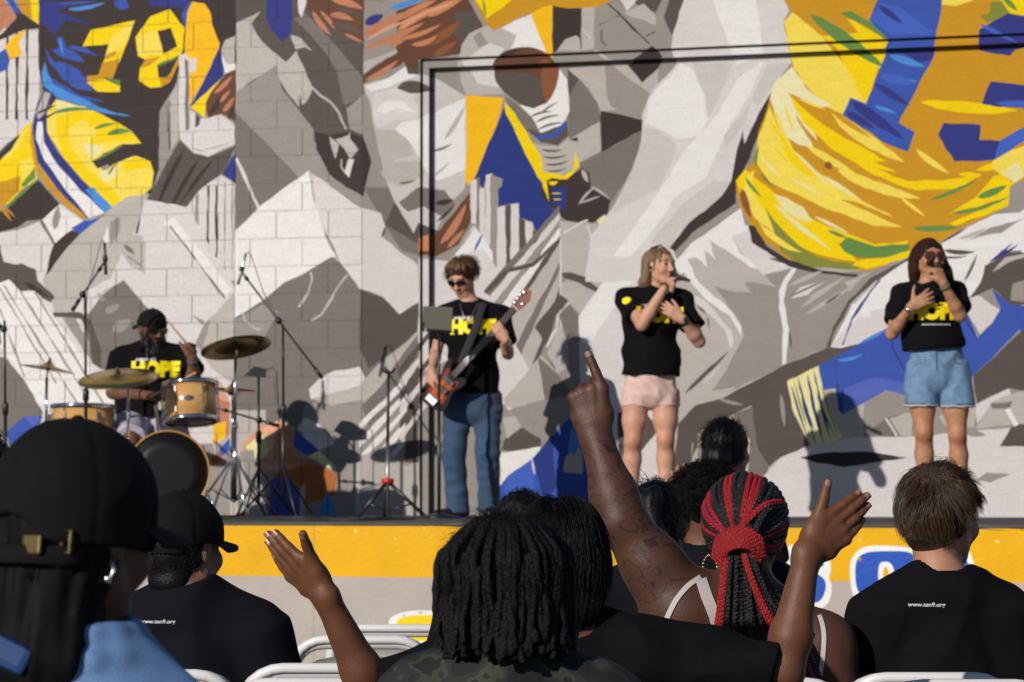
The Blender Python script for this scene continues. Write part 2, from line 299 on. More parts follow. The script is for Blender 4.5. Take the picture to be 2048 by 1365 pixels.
# white mountain
G('W1', [182, 170, 330, 25, 520, -110, 577, -158, 700, -65, 860, 45, 965, 72, 988, 140, 980, 205, 1080, 290, 1160, 345, 1172, 560, 1065, 612, 980, 520, 850, 475, 735, 312, 700, 305, 560, 390, 450, 440, 330, 540, 182, 632])
G('W2', [585, -150, 700, -65, 860, 45, 965, 72, 988, 140, 980, 205, 1080, 290, 1160, 345, 1172, 560, 1065, 612, 980, 520, 850, 475, 735, 312, 660, 170, 610, 20])('LG', [577, -155, 600, -140, 615, 20, 605, 10]).st('MG', 660, 165, 740, 320, 18, 0).st('DG', 970, 205, 992, 140, 14, 0)
G('G', [182, 632, 330, 540, 380, 500, 450, 440, 560, 390, 700, 305, 735, 312, 850, 475, 980, 520, 1065, 612, 1172, 545, 1172, 760, 900, 960, 560, 1100, 520, 1220, 430, 1170, 182, 1300])
G('MG', [182, 640, 330, 560, 420, 600, 300, 800, 182, 820])('DG', [855, 480, 980, 525, 1060, 612, 1172, 550, 1172, 700, 900, 900, 850, 800])
G.ln('LG', 11, 590, 385, 598, 420, 575, 500, 525, 572).ln('LG', 11, 785, 400, 720, 490, 650, 610, 595, 645).ln('LG', 12, 230, 605, 235, 640, 300, 690, 322, 692).ln('LG', 8, 720, 300, 735, 330)
G('W2', [580, 1010, 640, 950, 720, 910, 850, 890, 882, 948, 860, 992, 720, 1030, 590, 1062])('LG', [590, 1062, 860, 992, 890, 1060, 700, 1100])
G('LG', [850, 990, 960, 870, 1050, 800, 1172, 690, 1172, 790, 960, 1000, 880, 1100])('G', [1172, 700, 1172, 1000, 900, 1210, 860, 1100, 960, 1000])
for i in range(5): G('W1' if i < 4 else 'W2', [850, 1230+i*88-40, 1140-10*i, 905+i*88, 1140-10*i, 945+i*88, 850, 1230+i*88+5])
G('DG', [1110, 900, 1172, 880, 1172, 1400, 1090, 1400])('LG', [840, 1365, 980, 1330, 1100, 1420, 1172, 1400, 1172, 1760, 820, 1760])
G('PK', [60, 950, 110, 970, 160, 1080, 160, 1260, 100, 1200])('TN', [100, 1060, 160, 1080, 150, 1300, 100, 1200])('OR', [66, 1200, 140, 1180, 140, 1260, 70, 1310])('LG', [70, 1310, 140, 1260, 150, 1290, 80, 1370])('BL', [90, 1350, 160, 1270, 165, 1330, 110, 1370])('RO', [60, 1370, 110, 1340, 110, 1400, 60, 1420])
G('W2', [520, 1220, 560, 1160, 640, 1200, 720, 1300, 620, 1340])('BL', [505, 1220, 640, 1340, 560, 1360, 500, 1300])
L('LG', [150, 0, 330, 0, 330, 560, 150, 560])('PK', [205, 175, 290, 100, 300, 75, 420, 60, 470, 100, 470, 330, 420, 300, 300, 310, 240, 260])('CR', [230, 185, 300, 130, 362, 112, 350, 200, 300, 250, 270, 262])('MG', [200, 210, 270, 200, 290, 440, 230, 320])('SN', [310, 100, 400, 50, 440, 110, 350, 210])('LO', [380, 70, 440, 80, 480, 130, 470, 230, 540, 240, 560, 280, 480, 310, 400, 300])
L('BL', [475, 100, 600, 215, 540, 230, 465, 180])('CR', [540, 235, 600, 205, 690, 300, 640, 290])('RO', [430, 300, 560, 260, 690, 320, 670, 430, 520, 480, 400, 560, 330, 480, 370, 320])('BL', [360, 340, 450, 340, 500, 440, 505, 530, 340, 540])('LG', [500, 380, 530, 370, 520, 560, 495, 560])('LB', [570, 560, 640, 410, 700, 560])('MG', [690, 300, 700, 400, 740, 480, 700, 560, 680, 480])
# -- centre: bearded face, cap, bent arm, tower
B('W3', [872, 455, 1000, 420, 1112, 345, 1108, 400, 1172, 395, 1260, 420, 1400, 505, 1420, 800, 1400, 1000, 1300, 1110, 1240, 1240, 1140, 1245, 1040, 1080, 990, 950, 960, 830, 920, 640, 905, 540])
B('LG', [872, 330, 1080, 260, 1040, 290, 940, 340, 872, 400])('BR', [872, 400, 960, 340, 1060, 280, 1110, 300, 1070, 350, 930, 420, 872, 445]).st('TN', 880, 430, 1060, 320, 30, .2)('W1', [880, 460, 1000, 420, 1110, 347, 1105, 395, 1160, 400, 1000, 470, 910, 490])
B('DG', [1090, 330, 1172, 330, 1172, 400, 1110, 395]).st('DG', 1050, 470, 1240, 480, 70, -.2)
B('W2', [930, 500, 1040, 470, 1120, 500, 1165, 570, 1165, 650, 1050, 640, 950, 680, 920, 600])('W1', [940, 590, 1000, 540, 1080, 540, 1150, 600, 1050, 580, 980, 610])('LG', [940, 690, 1060, 690, 1120, 760, 1140, 830, 1050, 850, 980, 920, 950, 800])('W1', [1040, 690, 1080, 650, 1165, 640, 1300, 560, 1400, 520, 1400, 900, 1250, 960, 1200, 900, 1120, 760])
B('LG', [960, 920, 1060, 860, 1180, 860, 1200, 930, 1060, 1000, 990, 960]).st('G', 1060, 980, 1150, 960, 16, .2, 1220, 800, 1330, 760, 14, .3).st('LG', 1290, 740, 1400, 560, 26, .1, 1230, 940, 1320, 860, 14, 0)('G', [1060, 1080, 1165, 1000, 1290, 1010, 1350, 1080, 1300, 1140, 1270, 1150, 1240, 1130, 1190, 1100, 1110, 1130]).st('BK', 1240, 1080, 1340, 1060, 30, .2, 1250, 1180, 1345, 1090, 16, .1)('DG', [1040, 1080, 1140, 1245, 1165, 1190, 1260, 1230, 1165, 1300, 1060, 1240, 985, 1200])
C('BR', [-20, 60, 100, 20, 330, -60, 440, 130, 440, 150, 370, 180, 320, 290, 100, 320, 80, 380, 0, 320, -20, 260])('DG', [300, 60, 400, 60, 430, 140, 360, 180, 320, 240, 280, 160]).st('BX', 130, 240, 330, 110, 50, .2, 180, 300, 310, 220, 40, 0).st('LO', -20, 170, 260, 20, 44, -.2, -20, 110, 200, 0, 36, -.1, 0, 210, 220, 130, 26, .2, 60, 240, 200, 190, 30, .4, 150, 90, 330, 0, 50, -.2).st('PK', 0, 160, 230, 30, 16, -.2, 160, 70, 290, 10, 16, 0).st('TN', -60, 250, 40, 200, 30, 0)
B.st('LB', 1010, 50, 1180, 0, 30, 0).st('NB', 880, 130, 980, 80, 50, 0).st('TN', 872, 200, 1150, 60, 50, -.2, 872, 260, 1200, 120, 40, .1, 872, 180, 1000, 110, 26, 0).st('PK', 880, 220, 1150, 90, 20, -.1)
C('LG', [310, 320, 330, 240, 370, 180, 460, 140, 560, 150, 625, 190, 620, 250, 540, 290, 500, 330, 500, 400, 540, 500, 340, 500, 310, 420])('MG', [390, 200, 430, 165, 470, 235, 420, 255])('W2', [330, 330, 480, 230, 560, 260, 500, 320, 490, 390, 520, 460, 400, 440])
C('OR', [690, 80, 812, 20, 817, 340, 800, 320, 740, 190])('W1', [540, 150, 620, 108, 700, 78, 720, 130, 780, 285, 660, 258, 590, 262, 620, 190])('BK', [810, -40, 972, -40, 968, 262, 840, 272, 815, 285])('LG', [838, 272, 880, 212, 940, 190, 958, 205, 966, 272])
C('MG', [970, -40, 1400, -40, 1400, 200, 1345, 262, 970, 282])('LG', [970, 40, 1040, 30, 1034, 262, 970, 272]).ln('BK', 8, 1110, 20, 1330, 235).ln('BK', 6, 1060, 135, 1170, 85).ln('BK', 6, 1075, 160, 1075, 220, 1100, 245).ln('W2', 7, 970, 150, 1020, 210).ln('BK', 6, 1310, 195, 1365, 170)
C('W2', [1160, -40, 1320, -40, 1250, 20, 1210, 62])('DG', [1290, -40, 1420, -40, 1365, 70, 1250, 20])('LG', [1190, 70, 1300, 20, 1365, 90, 1365, 140])
C('GO', [385, -30, 1180, -30, 1060, 38, 900, 47, 800, 28, 640, 90, 500, 167, 460, 130, 440, 90])('Y', [385, -30, 640, -30, 540, 50, 462, 102]).st('GR', 445, 0, 458, 95, 12, 0)
C('MG', [820, 330, 900, 345, 1000, 330, 1090, 350, 1090, 520, 1060, 590, 1060, 640, 890, 735, 860, 600])('LG', [880, 360, 1080, 345, 1095, 520, 1150, 580, 1060, 590, 1000, 470])('G', [880, 380, 960, 430, 1040, 540, 1060, 640, 890, 735, 880, 600])('DG', [880, 360, 945, 415, 890, 510])
C('MG', [1095, 360, 1280, 455, 1330, 500, 1280, 630, 1110, 560, 1085, 450]).ln('W2', 10, 1040, 270, 1280, 440, 1365, 360)('BK', [1205, 345, 1345, 245, 1400, 300, 1365, 360, 1280, 437])('LG', [1040, 280, 1205, 345, 1280, 437, 1365, 360, 1365, 460, 1320, 492])
C('LG', [890, 740, 1060, 640, 1062, 800, 940, 865])('BK', [1060, 585, 1280, 635, 1280, 690, 1060, 808])('G', [1060, 808, 1280, 690, 1260, 830, 1180, 980, 1110, 1080, 1000, 1010, 940, 868])('BK', [890, 740, 935, 725, 935, 752])
C('BR', [490, 390, 505, 330, 560, 275, 680, 252, 780, 285, 838, 360, 820, 460, 770, 540, 700, 572, 620, 545, 520, 460], 1)('DG', [495, 400, 560, 380, 700, 400, 760, 480, 700, 570, 620, 545, 520, 460], 1)('BX', [760, 320, 835, 365, 818, 460, 770, 540, 740, 430], 1)('BK', [500, 340, 560, 280, 660, 255, 560, 300], 0)
C('W1', [838, 360, 880, 420, 892, 590, 850, 665, 740, 705, 690, 620, 620, 552, 700, 574, 770, 545, 820, 460])('G', [545, 510, 620, 555, 690, 620, 730, 700, 650, 680, 580, 590]).st('DG', 680, 620, 800, 590, 12, -.3, 710, 650, 840, 610, 12, -.3, 720, 690, 860, 650, 12, -.3, 740, 600, 830, 540, 10, -.2)
C('DG', [650, 680, 740, 705, 850, 665, 880, 640, 886, 720, 830, 772, 740, 755])('BL', [700, 722, 800, 708, 872, 638, 876, 662, 820, 728, 720, 737])('LG', [700, 760, 830, 775, 890, 730, 922, 830, 910, 900, 830, 935, 760, 920]).st('DG', 740, 790, 860, 790, 12, .4, 750, 830, 880, 820, 12, .4, 760, 870, 890, 850, 12, .4, 770, 905, 880, 890, 10, .4)
C('OR', [335, 505, 540, 515, 500, 680, 385, 950, 350, 987, 335, 960, 345, 780])('DB', [540, 570, 700, 880, 750, 990, 790, 1090, 838, 1172, 800, 1225, 730, 1262, 690, 1180, 620, 1160, 620, 1080, 510, 1100, 510, 940, 450, 930, 430, 1000, 380, 950, 480, 720])
C('Y', [545, 540, 600, 600, 650, 680, 740, 830, 762, 985, 720, 940, 640, 780, 550, 600])('BK', [735, 985, 780, 935, 880, 950, 960, 890, 1000, 920, 1010, 1000, 1110, 1065, 1095, 1140, 1000, 1195, 870, 1172, 790, 1095, 740, 1035])('DB', [800, 990, 880, 1000, 860, 1120, 800, 1080]).st('LG', 960, 900, 990, 970, 26, 0, 940, 1090, 1030, 990, 14, -.2, 1000, 990, 1110, 1060, 12, -.2, 950, 1080, 1060, 1040, 10, 0)
C('Y', [752, 912, 860, 932, 912, 900, 920, 800, 946, 880, 880, 952, 800, 945, 770, 960, 782, 1072, 748, 990]).st('Y', 780, 970, 830, 965, 22, .5, 795, 1028, 850, 1028, 7, 0, 805, 1060, 850, 1060, 7, 0)('CR', [1040, 1170, 1080, 1140, 1085, 1165, 1050, 1200])
C('W2', [365, 965, 410, 940, 410, 1195, 365, 1185])('G', [395, 945, 412, 940, 412, 1195, 395, 1195])('W2', [412, 1000, 440, 1000, 440, 1365, 412, 1240])('W2', [445, 930, 480, 920, 470, 1365, 440, 1365])('MG', [470, 925, 535, 950, 530, 990, 505, 1010, 505, 1400, 465, 1400])('W2', [505, 1105, 560, 1090, 560, 1440, 505, 1460])('DG', [548, 1090, 578, 1090, 578, 1440, 552, 1440])('W2', [578, 1085, 620, 1080, 625, 1430, 578, 1440])('DG', [620, 1160, 655, 1175, 655, 1400, 625, 1420])('W2', [655, 1175, 695, 1185, 695, 1380, 655, 1400])('DG', [695, 1225, 730, 1230, 735, 1340, 695, 1370])
C('BR', [180, 1240, 260, 1150, 360, 1020, 365, 1180, 300, 1300, 180, 1365, 100, 1365, 100, 1270]).st('TN', 200, 1300, 340, 1080, 40, .2, 240, 1320, 330, 1220, 26, 0)('LO', [100, 1270, 160, 1250, 160, 1340, 100, 1340])
C('W1', [300, 1330, 380, 1200, 412, 1240, 440, 1280, 480, 1340, 480, 1600, 200, 1600, 240, 1400]).st('BL', 380, 1340, 430, 1240, 14, 0).st('LG', 300, 1330, 390, 1200, 14, 0)
C('LG', [730, 1275, 840, 1175, 870, 1175, 960, 1190, 1040, 1200, 1200, 1250, 1230, 1330, 1140, 1480, 860, 1480, 780, 1400])('BK', [730, 1290, 820, 1270, 740, 1365, 700, 1365])
# lower centre diagonals
H('W2', [100, 180, 240, 190, 430, 120, 520, 250, 700, 230, 850, 70, 850, 640, 540, 960, 100, 960])
for i, (c, a, b) in enumerate((('G', 0, 40), ('W2', 40, 80), ('MG', 80, 118), ('W1', 118, 165), ('DG', 165, 200), ('LG', 200, 300), ('G', 300, 350), ('LG', 350, 440), ('DG', 440, 480), ('MG', 480, 580), ('G', 580, 650))):
    H(c, [440+a*.55, 340+a, 840, -110+a*1.0, 840, -110+b*1.0, 440+b*.55, 340+b])
H('DG', [560, 230, 690, 200, 830, 75, 820, 100, 700, 220, 570, 250]).ln('DG', 22, 440, 360, 560, 240)
H('MG', [100, 440, 100, 800, 240, 720, 420, 800, 540, 960, 540, 1240, 100, 1365])
for i in range(6): H('W2' if i % 2 else 'DG', [0, 760+i*70, 160, 560+i*70, 160, 600+i*70, 0, 810+i*70])
H('LG', [850, 70, 980, -20, 1100, 0, 1200, 110, 1110, 250, 1040, 350, 930, 360, 850, 260])('MG', [1000, 10, 1090, 180, 1200, 110, 1110, 250, 1080, 200])('LG', [850, 300, 930, 320, 1040, 360, 960, 480, 890, 410, 850, 380]).ln('W2', 14, 985, 0, 1010, 70, 1110, 250).ln('W2', 9, 1085, 160, 1150, 80).ln('W2', 10, 860, 40, 990, -30)
H('DG', [848, 252, 900, 250, 980, 275, 1045, 335, 1035, 355, 940, 305, 860, 282])
H('DG', [705, 545, 780, 450, 845, 370, 885, 400, 820, 480, 800, 560, 770, 650]).ln('W2', 14, 890, 415, 830, 480, 825, 550, 770, 650)('G', [835, 480, 890, 420, 940, 480, 940, 620, 880, 600])('LG', [770, 680, 840, 540, 880, 620, 890, 745, 830, 790])
H('LG', [540, 930, 740, 690, 830, 790, 900, 900, 740, 1000, 560, 990])('G', [720, 700, 830, 795, 910, 910, 760, 930])('W2', [550, 965, 640, 985, 580, 1010])('DG', [540, 1150, 640, 1080, 740, 1140, 740, 1190, 600, 1210, 530, 1200])('LG', [530, 1030, 600, 1020, 640, 1070, 560, 1140])('MG', [560, 990, 760, 930, 900, 910, 900, 1010, 740, 1140, 640, 1080, 600, 1020])('W1', [520, 1215, 740, 1180, 720, 1260, 560, 1365, 520, 1500])
H('BL', [440, 1500, 560, 1340, 700, 1240, 860, 1060, 940, 1000, 1010, 1200, 1010, 1365, 1180, 1500])('SB', [560, 1345, 690, 1250, 700, 1420, 640, 1500, 540, 1450])('DB', [700, 1240, 800, 1120, 820, 1400, 760, 1500])('LG', [870, 1240, 900, 1200, 915, 1230, 935, 1180, 960, 1200, 960, 1330, 860, 1320])('LB', [920, 1010, 950, 1000, 960, 1180, 880, 1230, 900, 1100]).ln('W2', 6, 690, 1250, 705, 1330)
H('W2', [940, 485, 1200, 120, 1365, -30, 1480, 200, 1480, 900, 1480, 1700, 1180, 1500, 1010, 1365, 960, 1000, 945, 700])('W1', [945, 480, 1220, 100, 1365, 0, 1365, 180, 1180, 350, 1000, 640, 950, 620])('DG', [1150, 1000, 1300, 1000, 1365, 1090, 1200, 1320, 1150, 1260])('LG', [960, 1000, 1000, 1100, 1050, 1365, 1000, 1365])
# -- right: raised arm
D('W2', [470, -60, 960, -60, 1010, 60, 980, 110, 1000, 220, 1012, 330, 920, 445, 885, 560, 740, 800, 690, 960, 640, 1050, 520, 1150, 460, 1190, 350, 1345, 200, 1500, -90, 1500, -60, 1250, 60, 1100, 160, 900, 210, 750, 215, 600, 260, 490, 400, 330, 380, 260, 390, 180])
D('W1', [580, -60, 820, -60, 860, 190, 870, 290, 720, 340, 690, 240, 640, 110])('W1', [250, 520, 420, 330, 480, 360, 545, 500, 560, 640, 520, 720, 400, 740, 330, 690, 230, 650])('W3', [230, 680, 300, 690, 400, 760, 370, 870, 300, 1010, 60, 1120, 160, 900, 210, 760])('W1', [440, 800, 620, 600, 720, 420, 860, 320, 800, 480, 680, 660, 620, 800, 560, 940, 400, 1040, 260, 1240, 150, 1365, 60, 1365, 260, 1080])('W3', [480, 330, 700, 330, 640, 480, 570, 620, 550, 500])('W3', [700, 660, 800, 530, 780, 620, 660, 790, 650, 720])('W3', [880, 340, 1010, 330, 920, 445, 830, 560, 800, 520])('W3', [600, 960, 690, 960, 640, 1050, 460, 1190, 350, 1330, 260, 1290, 420, 1090])
D('BK', [920, 455, 885, 560, 882, 630, 820, 750, 790, 840, 725, 960, 715, 1080, 660, 1120, 480, 1240, 400, 1345, 360, 1320, 460, 1190, 640, 1040, 690, 960, 710, 850, 752, 680, 762, 765, 820, 640])
D('MG', [720, 990, 745, 1100, 640, 1180, 480, 1290, 400, 1380, 385, 1345, 480, 1240, 660, 1120, 715, 1080])
D('W1', [742, 1105, 780, 1290, 850, 1365, 950, 1440, 700, 1500, 380, 1500, 400, 1380, 480, 1290, 640, 1180])('DG', [690, 20, 700, 0, 700, 0])
D('DG', [380, -60, 470, -60, 385, 190, 340, 90])
# yellow jersey
E('GO', [40, -60, 1420, -60, 1420, 930, 1310, 975, 1285, 1000, 1280, 1092, 1000, 1230, 880, 1310, 740, 1390, 520, 1442, 250, 1430, 80, 1370, -60, 1260, -150, 1120, -180, 1010, -180, 960, -130, 900, -80, 850, -60, 700, 0, 520, 30, 430, 120, 350, 118, 290, 100, 200, 85, 120, 130, 65])
E('LY', [130, 65, 290, 195, 400, 340, 450, 420, 515, 545, 430, 515, 395, 605, 300, 560, 220, 480, 130, 360, 110, 250, 85, 120])('Y', [290, 195, 480, 180, 640, 200, 515, 550, 450, 420, 400, 340, 370, 260])('Y', [420, 100, 500, 140, 650, 215, 590, 360, 480, 270, 350, 180, 480, 175])
E('PY', [120, 350, 200, 470, 330, 560, 260, 570, 170, 520, 100, 490, 150, 640, 240, 790, 160, 770, 60, 700, 20, 570, 0, 520, 30, 430]).st('LY', 20, 570, 150, 850, 26, .1, 80, 560, 130, 700, 20, 0, 150, 520, 300, 580, 14, 0).st('PY', 100, 500, 260, 760, 40, 0)
E('LY', [-60, 720, 0, 560, 60, 700, 150, 830, 300, 950, 480, 1060, 665, 1157, 480, 1080, 380, 1060, 560, 1140, 710, 1207, 560, 1202, 300, 1110, 0, 965, -80, 850])('Y', [60, 760, 160, 830, 270, 950, 200, 930, 100, 850]).st('CR', 280, 930, 490, 1065, 24, 0, 130, 800, 330, 1000, 18, 0, -50, 830, 60, 950, 18, 0, 100, 940, 300, 1050, 14, 0).st('Y', 0, 640, 150, 850, 20, 0, 20, 780, 100, 860, 16, 0)
E('Y', [100, 490, 200, 590, 320, 680, 480, 770, 625, 855, 560, 860, 680, 912, 560, 890, 740, 962, 960, 952, 1135, 930, 1000, 1002, 780, 1012, 560, 930, 330, 790, 180, 650]).st('LY', 330, 600, 720, 860, 70, .1, 190, 770, 480, 940, 40, 0, 360, 900, 810, 1055, 60, .15, 700, 1050, 830, 1150, 20, 0, 780, 790, 960, 922, 34, .1)
E.st('GO', 340, 600, 540, 730, 26, 0, 160, 650, 300, 800, 18, .1).st('BX', 300, 860, 330, 900, 40, 0).st('Y', 810, 540, 1330, 585, 60, .05, 1010, 925, 1140, 930, 26, 0, 1105, 905, 1365, 820, 40, .1)
E('Y', [-180, 960, -130, 900, -60, 960, 40, 1040, 150, 1120, 300, 1200, 440, 1250, 560, 1300, 745, 1280, 720, 1310, 620, 1330, 480, 1310, 400, 1270, 380, 1300, 480, 1400, 300, 1365, 100, 1290, -60, 1150, -150, 1060])
E('LY', [-140, 1010, -120, 930, -80, 900, -100, 1000, -30, 1120, 100, 1260, 60, 1270, -80, 1160])('CR', [20, 1030, 90, 1050, 180, 1100, 230, 1180, 160, 1170, 80, 1120])('OL', [-90, 850, -60, 760, -70, 880, -20, 940, 40, 1010, -30, 960]).st('CR', 20, 1080, 330, 1330, 26, .1, 240, 1150, 420, 1240, 20, 0).st('GR', -130, 940, -40, 1050, 18, .2).st('BX', -150, 1000, -100, 1160, 40, .1)
E('OL', [-20, 1100, 0, 1140, 60, 1210, 160, 1310, 260, 1370, 420, 1400, 560, 1390, 460, 1435, 300, 1440, 160, 1410, 60, 1340])('LY', [-60, 1180, 60, 1270, 175, 1345, 100, 1330, -20, 1250])('GR', [370, 1300, 420, 1262, 560, 1310, 745, 1300, 745, 1335, 620, 1370, 480, 1372, 400, 1340]).st('GR', 310, 1225, 420, 1270, 20, 0)('Y', [480, 1385, 620, 1372, 745, 1335, 800, 1345, 720, 1390, 520, 1432, 440, 1410])
E('LY', [1190, 850, 1280, 800, 1420, 760, 1420, 900, 1310, 970, 1200, 900])('CR', [1238, 920, 1330, 855, 1358, 940, 1312, 972])('Y', [1195, 935, 1240, 925, 1310, 975, 1285, 990, 1280, 1092, 1000, 1200, 960, 1190, 1100, 1130, 955, 1140, 1100, 1050]).st('GR', 855, 1065, 1110, 955, 22, .1, 1110, 1050, 1270, 985, 40, .1, 960, 1135, 1280, 1045, 24, .2).st('GR', 765, 1215, 1020, 1210, 34, .05)
E('LY', [830, -60, 1130, -60, 1090, 5, 1000, 36, 900, 28])('Y', [1200, -60, 1330, -60, 1420, 90, 1365, 85, 1290, 70])('OL', [1130, 85, 1180, 75, 1190, 10, 1250, 10, 1285, 75, 1170, 125]).st('GR', 1250, -20, 1330, 60, 30, 0)
E('GR', [385, 72, 440, 58, 655, 182, 645, 225, 540, 150]).st('GR', 225, 78, 620, 360, 70, 0)
E('BL', [590, -10, 600, -60, 930, -20, 925, 40, 880, 290, 830, 380, 690, 650, 775, 700, 740, 805, 600, 750, 390, 605, 430, 515, 515, 550, 580, 380, 645, 215, 540, 108])('SB', [600, 20, 700, 40, 880, 170, 860, 190, 650, 185, 545, 105])('NB', [700, 270, 880, 260, 870, 310, 790, 330]).st('LB', 640, 290, 830, 350, 40, 0, 560, 560, 680, 600, 22, 0, 590, 400, 800, 430, 18, 0).st('NB', 590, 30, 720, 130, 34, 0, 560, 440, 750, 560, 40, 0, 430, 530, 720, 740, 60, 0, 410, 590, 560, 680, 40, 0).st('SB', 590, 400, 780, 440, 50, 0)
E('NB', [1125, 160, 1280, 72, 1420, 95, 1420, 220, 1310, 262, 1285, 292, 1120, 262])('NB', [1182, 430, 1420, 452, 1420, 580, 1135, 550])('SB', [1200, 545, 1300, 530, 1420, 540, 1420, 580])('NB', [930, 650, 1128, 662, 1120, 742, 1230, 747, 1420, 640, 1420, 700, 1200, 850, 990, 857, 900, 715])('SB', [1200, 850, 1230, 747, 1420, 640, 1420, 700, 1250, 820]).st('SB', 1130, 130, 1330, 230, 24, 0)
E('MG', [1290, 1000, 1420, 930, 1420, 1092, 1275, 1090])
# lower right
I('LG', [380, 200, 700, 0, 790, 0, 880, 150, 1020, 220, 1400, 240, 1400, 1365, 380, 1365])
I('W1', [375, 210, 480, 110, 620, 0, 780, 0, 790, 60, 760, 100, 690, 60, 740, 150, 860, 245, 790, 220, 690, 150, 580, 80, 605, 185, 550, 130, 562, 225, 500, 170, 480, 190, 500, 280, 600, 380, 700, 470, 745, 540, 740, 590, 680, 480, 560, 400, 470, 300, 440, 250, 420, 260])
I('W2', [690, 60, 800, 20, 890, 150, 960, 190, 1020, 225, 980, 262, 860, 262, 760, 160])('LG', [455, 180, 500, 170, 560, 225, 550, 130, 605, 185, 700, 160, 760, 220, 740, 280, 710, 310, 690, 250, 640, 240, 620, 310, 600, 270, 600, 380, 500, 280])
I('MG', [600, 320, 680, 350, 800, 360, 760, 310, 790, 300, 930, 330, 870, 262, 1040, 225, 1280, 250, 1400, 240, 1260, 620, 1200, 655, 950, 760, 700, 880, 560, 930, 680, 740, 760, 590, 740, 520, 680, 440])
I('W2', [380, 320, 560, 410, 690, 560, 705, 620, 685, 660, 660, 560, 540, 440, 375, 345])('DG', [480, 400, 560, 480, 580, 580, 570, 500, 540, 450])('LG', [430, 940, 560, 780, 690, 660, 620, 780, 500, 930]).st('DG', 440, 900, 680, 670, 24, 0).st('W3', 540, 850, 640, 740, 18, 0)
I('LG', [440, 1000, 470, 930, 600, 880, 720, 860, 600, 940, 500, 960])
I('DG', [405, 1060, 500, 960, 640, 925, 800, 840, 950, 758, 1200, 655, 1400, 615, 1400, 700, 1080, 800, 1000, 820, 985, 880, 760, 980, 700, 1010, 560, 1090, 480, 1250, 400, 1365, 380, 1365]).st('MG', 620, 925, 760, 960, 20, .1)
I('G', [700, 1010, 985, 880, 1010, 980, 1090, 1170, 900, 1260, 860, 1365, 780, 1365, 790, 1150])('MG', [960, 880, 985, 900, 990, 1060, 965, 1060]).ln('MG', 14, 510, 1365, 520, 1110, 560, 1080).ln('MG', 10, 480, 1365, 485, 1160)
I('W1', [1035, 205, 1042, 230, 990, 310, 970, 400, 985, 470, 1000, 560, 985, 735, 962, 745, 968, 560, 945, 440, 945, 350, 970, 290, 1015, 228, 900, 180, 930, 175]).st('DG', 890, 172, 1030, 215, 14, 0, 1000, 560, 1012, 660, 12, 0)
I('BK', [780, 0, 815, 0, 880, 110, 1000, 185, 1160, 235, 1365, 260, 1365, 275, 1120, 250, 1000, 220, 880, 140, 800, 90])('W2', [1010, 390, 1060, 330, 1200, 290, 1100, 370, 1010, 390]).st('LG', 1060, 440, 1300, 270, 22, 0, 1080, 480, 1365, 310, 24, 0, 1000, 320, 1180, 240, 26, 0, 1100, 390, 1250, 300, 14, 0).st('DG', 1000, 380, 1200, 290, 10, 0, 1190, 420, 1280, 360, 14, 0)
J('LG', [560, 235, 640, 205, 740, 170, 800, 170, 720, 250, 600, 330, 480, 430, 400, 300, 480, 270])
J('W1', [720, 190, 760, 210, 760, 480, 640, 540, 480, 632, 380, 655, 325, 650, 370, 560, 440, 430, 560, 310])('W2', [500, 460, 740, 420, 740, 500, 480, 632, 325, 650, 400, 560]).st('W1', 440, 420, 540, 490, 60, 0, 520, 380, 560, 460, 50, 0)('MG', [560, 235, 740, 165, 640, 230, 480, 350, 380, 500, 310, 640, 300, 600, 370, 440, 460, 310])('DG', [740, 170, 790, 165, 700, 210, 560, 300, 430, 420, 350, 560, 325, 652, 302, 650, 340, 540, 420, 400, 540, 280]).ln('DB', 9, 590, 290, 540, 350, 440, 500, 390, 640)
J('BL', [258, 750, 360, 695, 480, 632, 640, 542, 760, 480, 1050, 460, 1110, 600, 1190, 520, 1235, 440, 1190, 340, 1280, 410, 1420, 440, 1420, 480, 1090, 800, 1000, 880, 720, 900, 620, 880, 390, 1010, 365, 985, 350, 870, 285, 880])('VB', [400, 870, 560, 810, 720, 840, 720, 905, 620, 880, 390, 1010]).st('LB', 480, 630, 640, 550, 18, 0, 360, 720, 500, 685, 20, .3).ln('DB', 7, 355, 720, 362, 860, 388, 1005).ln('NB', 10, 650, 540, 660, 660, 720, 770)
J('W2', [1040, 340, 1130, 380, 1232, 450, 1190, 520, 1125, 582, 1060, 470]).st('NB', 1040, 470, 1110, 610, 12, .1)
J('DG', [1090, 800, 1420, 500, 1420, 900, 1290, 870, 1180, 910, 1110, 950, 1095, 880])('DG', [0, 790, 95, 830, 130, 1010, 215, 1175, 60, 1240, 0, 1290, -60, 1200, -100, 950]).st('MG', 60, 900, 80, 1080, 24, 0)
J('CR', [93, 832, 180, 790, 262, 750, 290, 900, 340, 1040, 392, 1132, 330, 1165, 262, 1192, 220, 1172, 170, 1080, 120, 980])
for a in ((150, 810, 250, 1180, 16, .05), (200, 790, 290, 1170, 18, .06), (235, 770, 330, 1160, 14, .05), (115, 850, 205, 1140, 12, .05), (180, 950, 240, 1100, 14, 0), (250, 900, 350, 1130, 10, .05)): J.st('DB', *a)
J.st('OL', 130, 830, 230, 1170, 10, .05, 275, 860, 370, 1130, 9, .05)
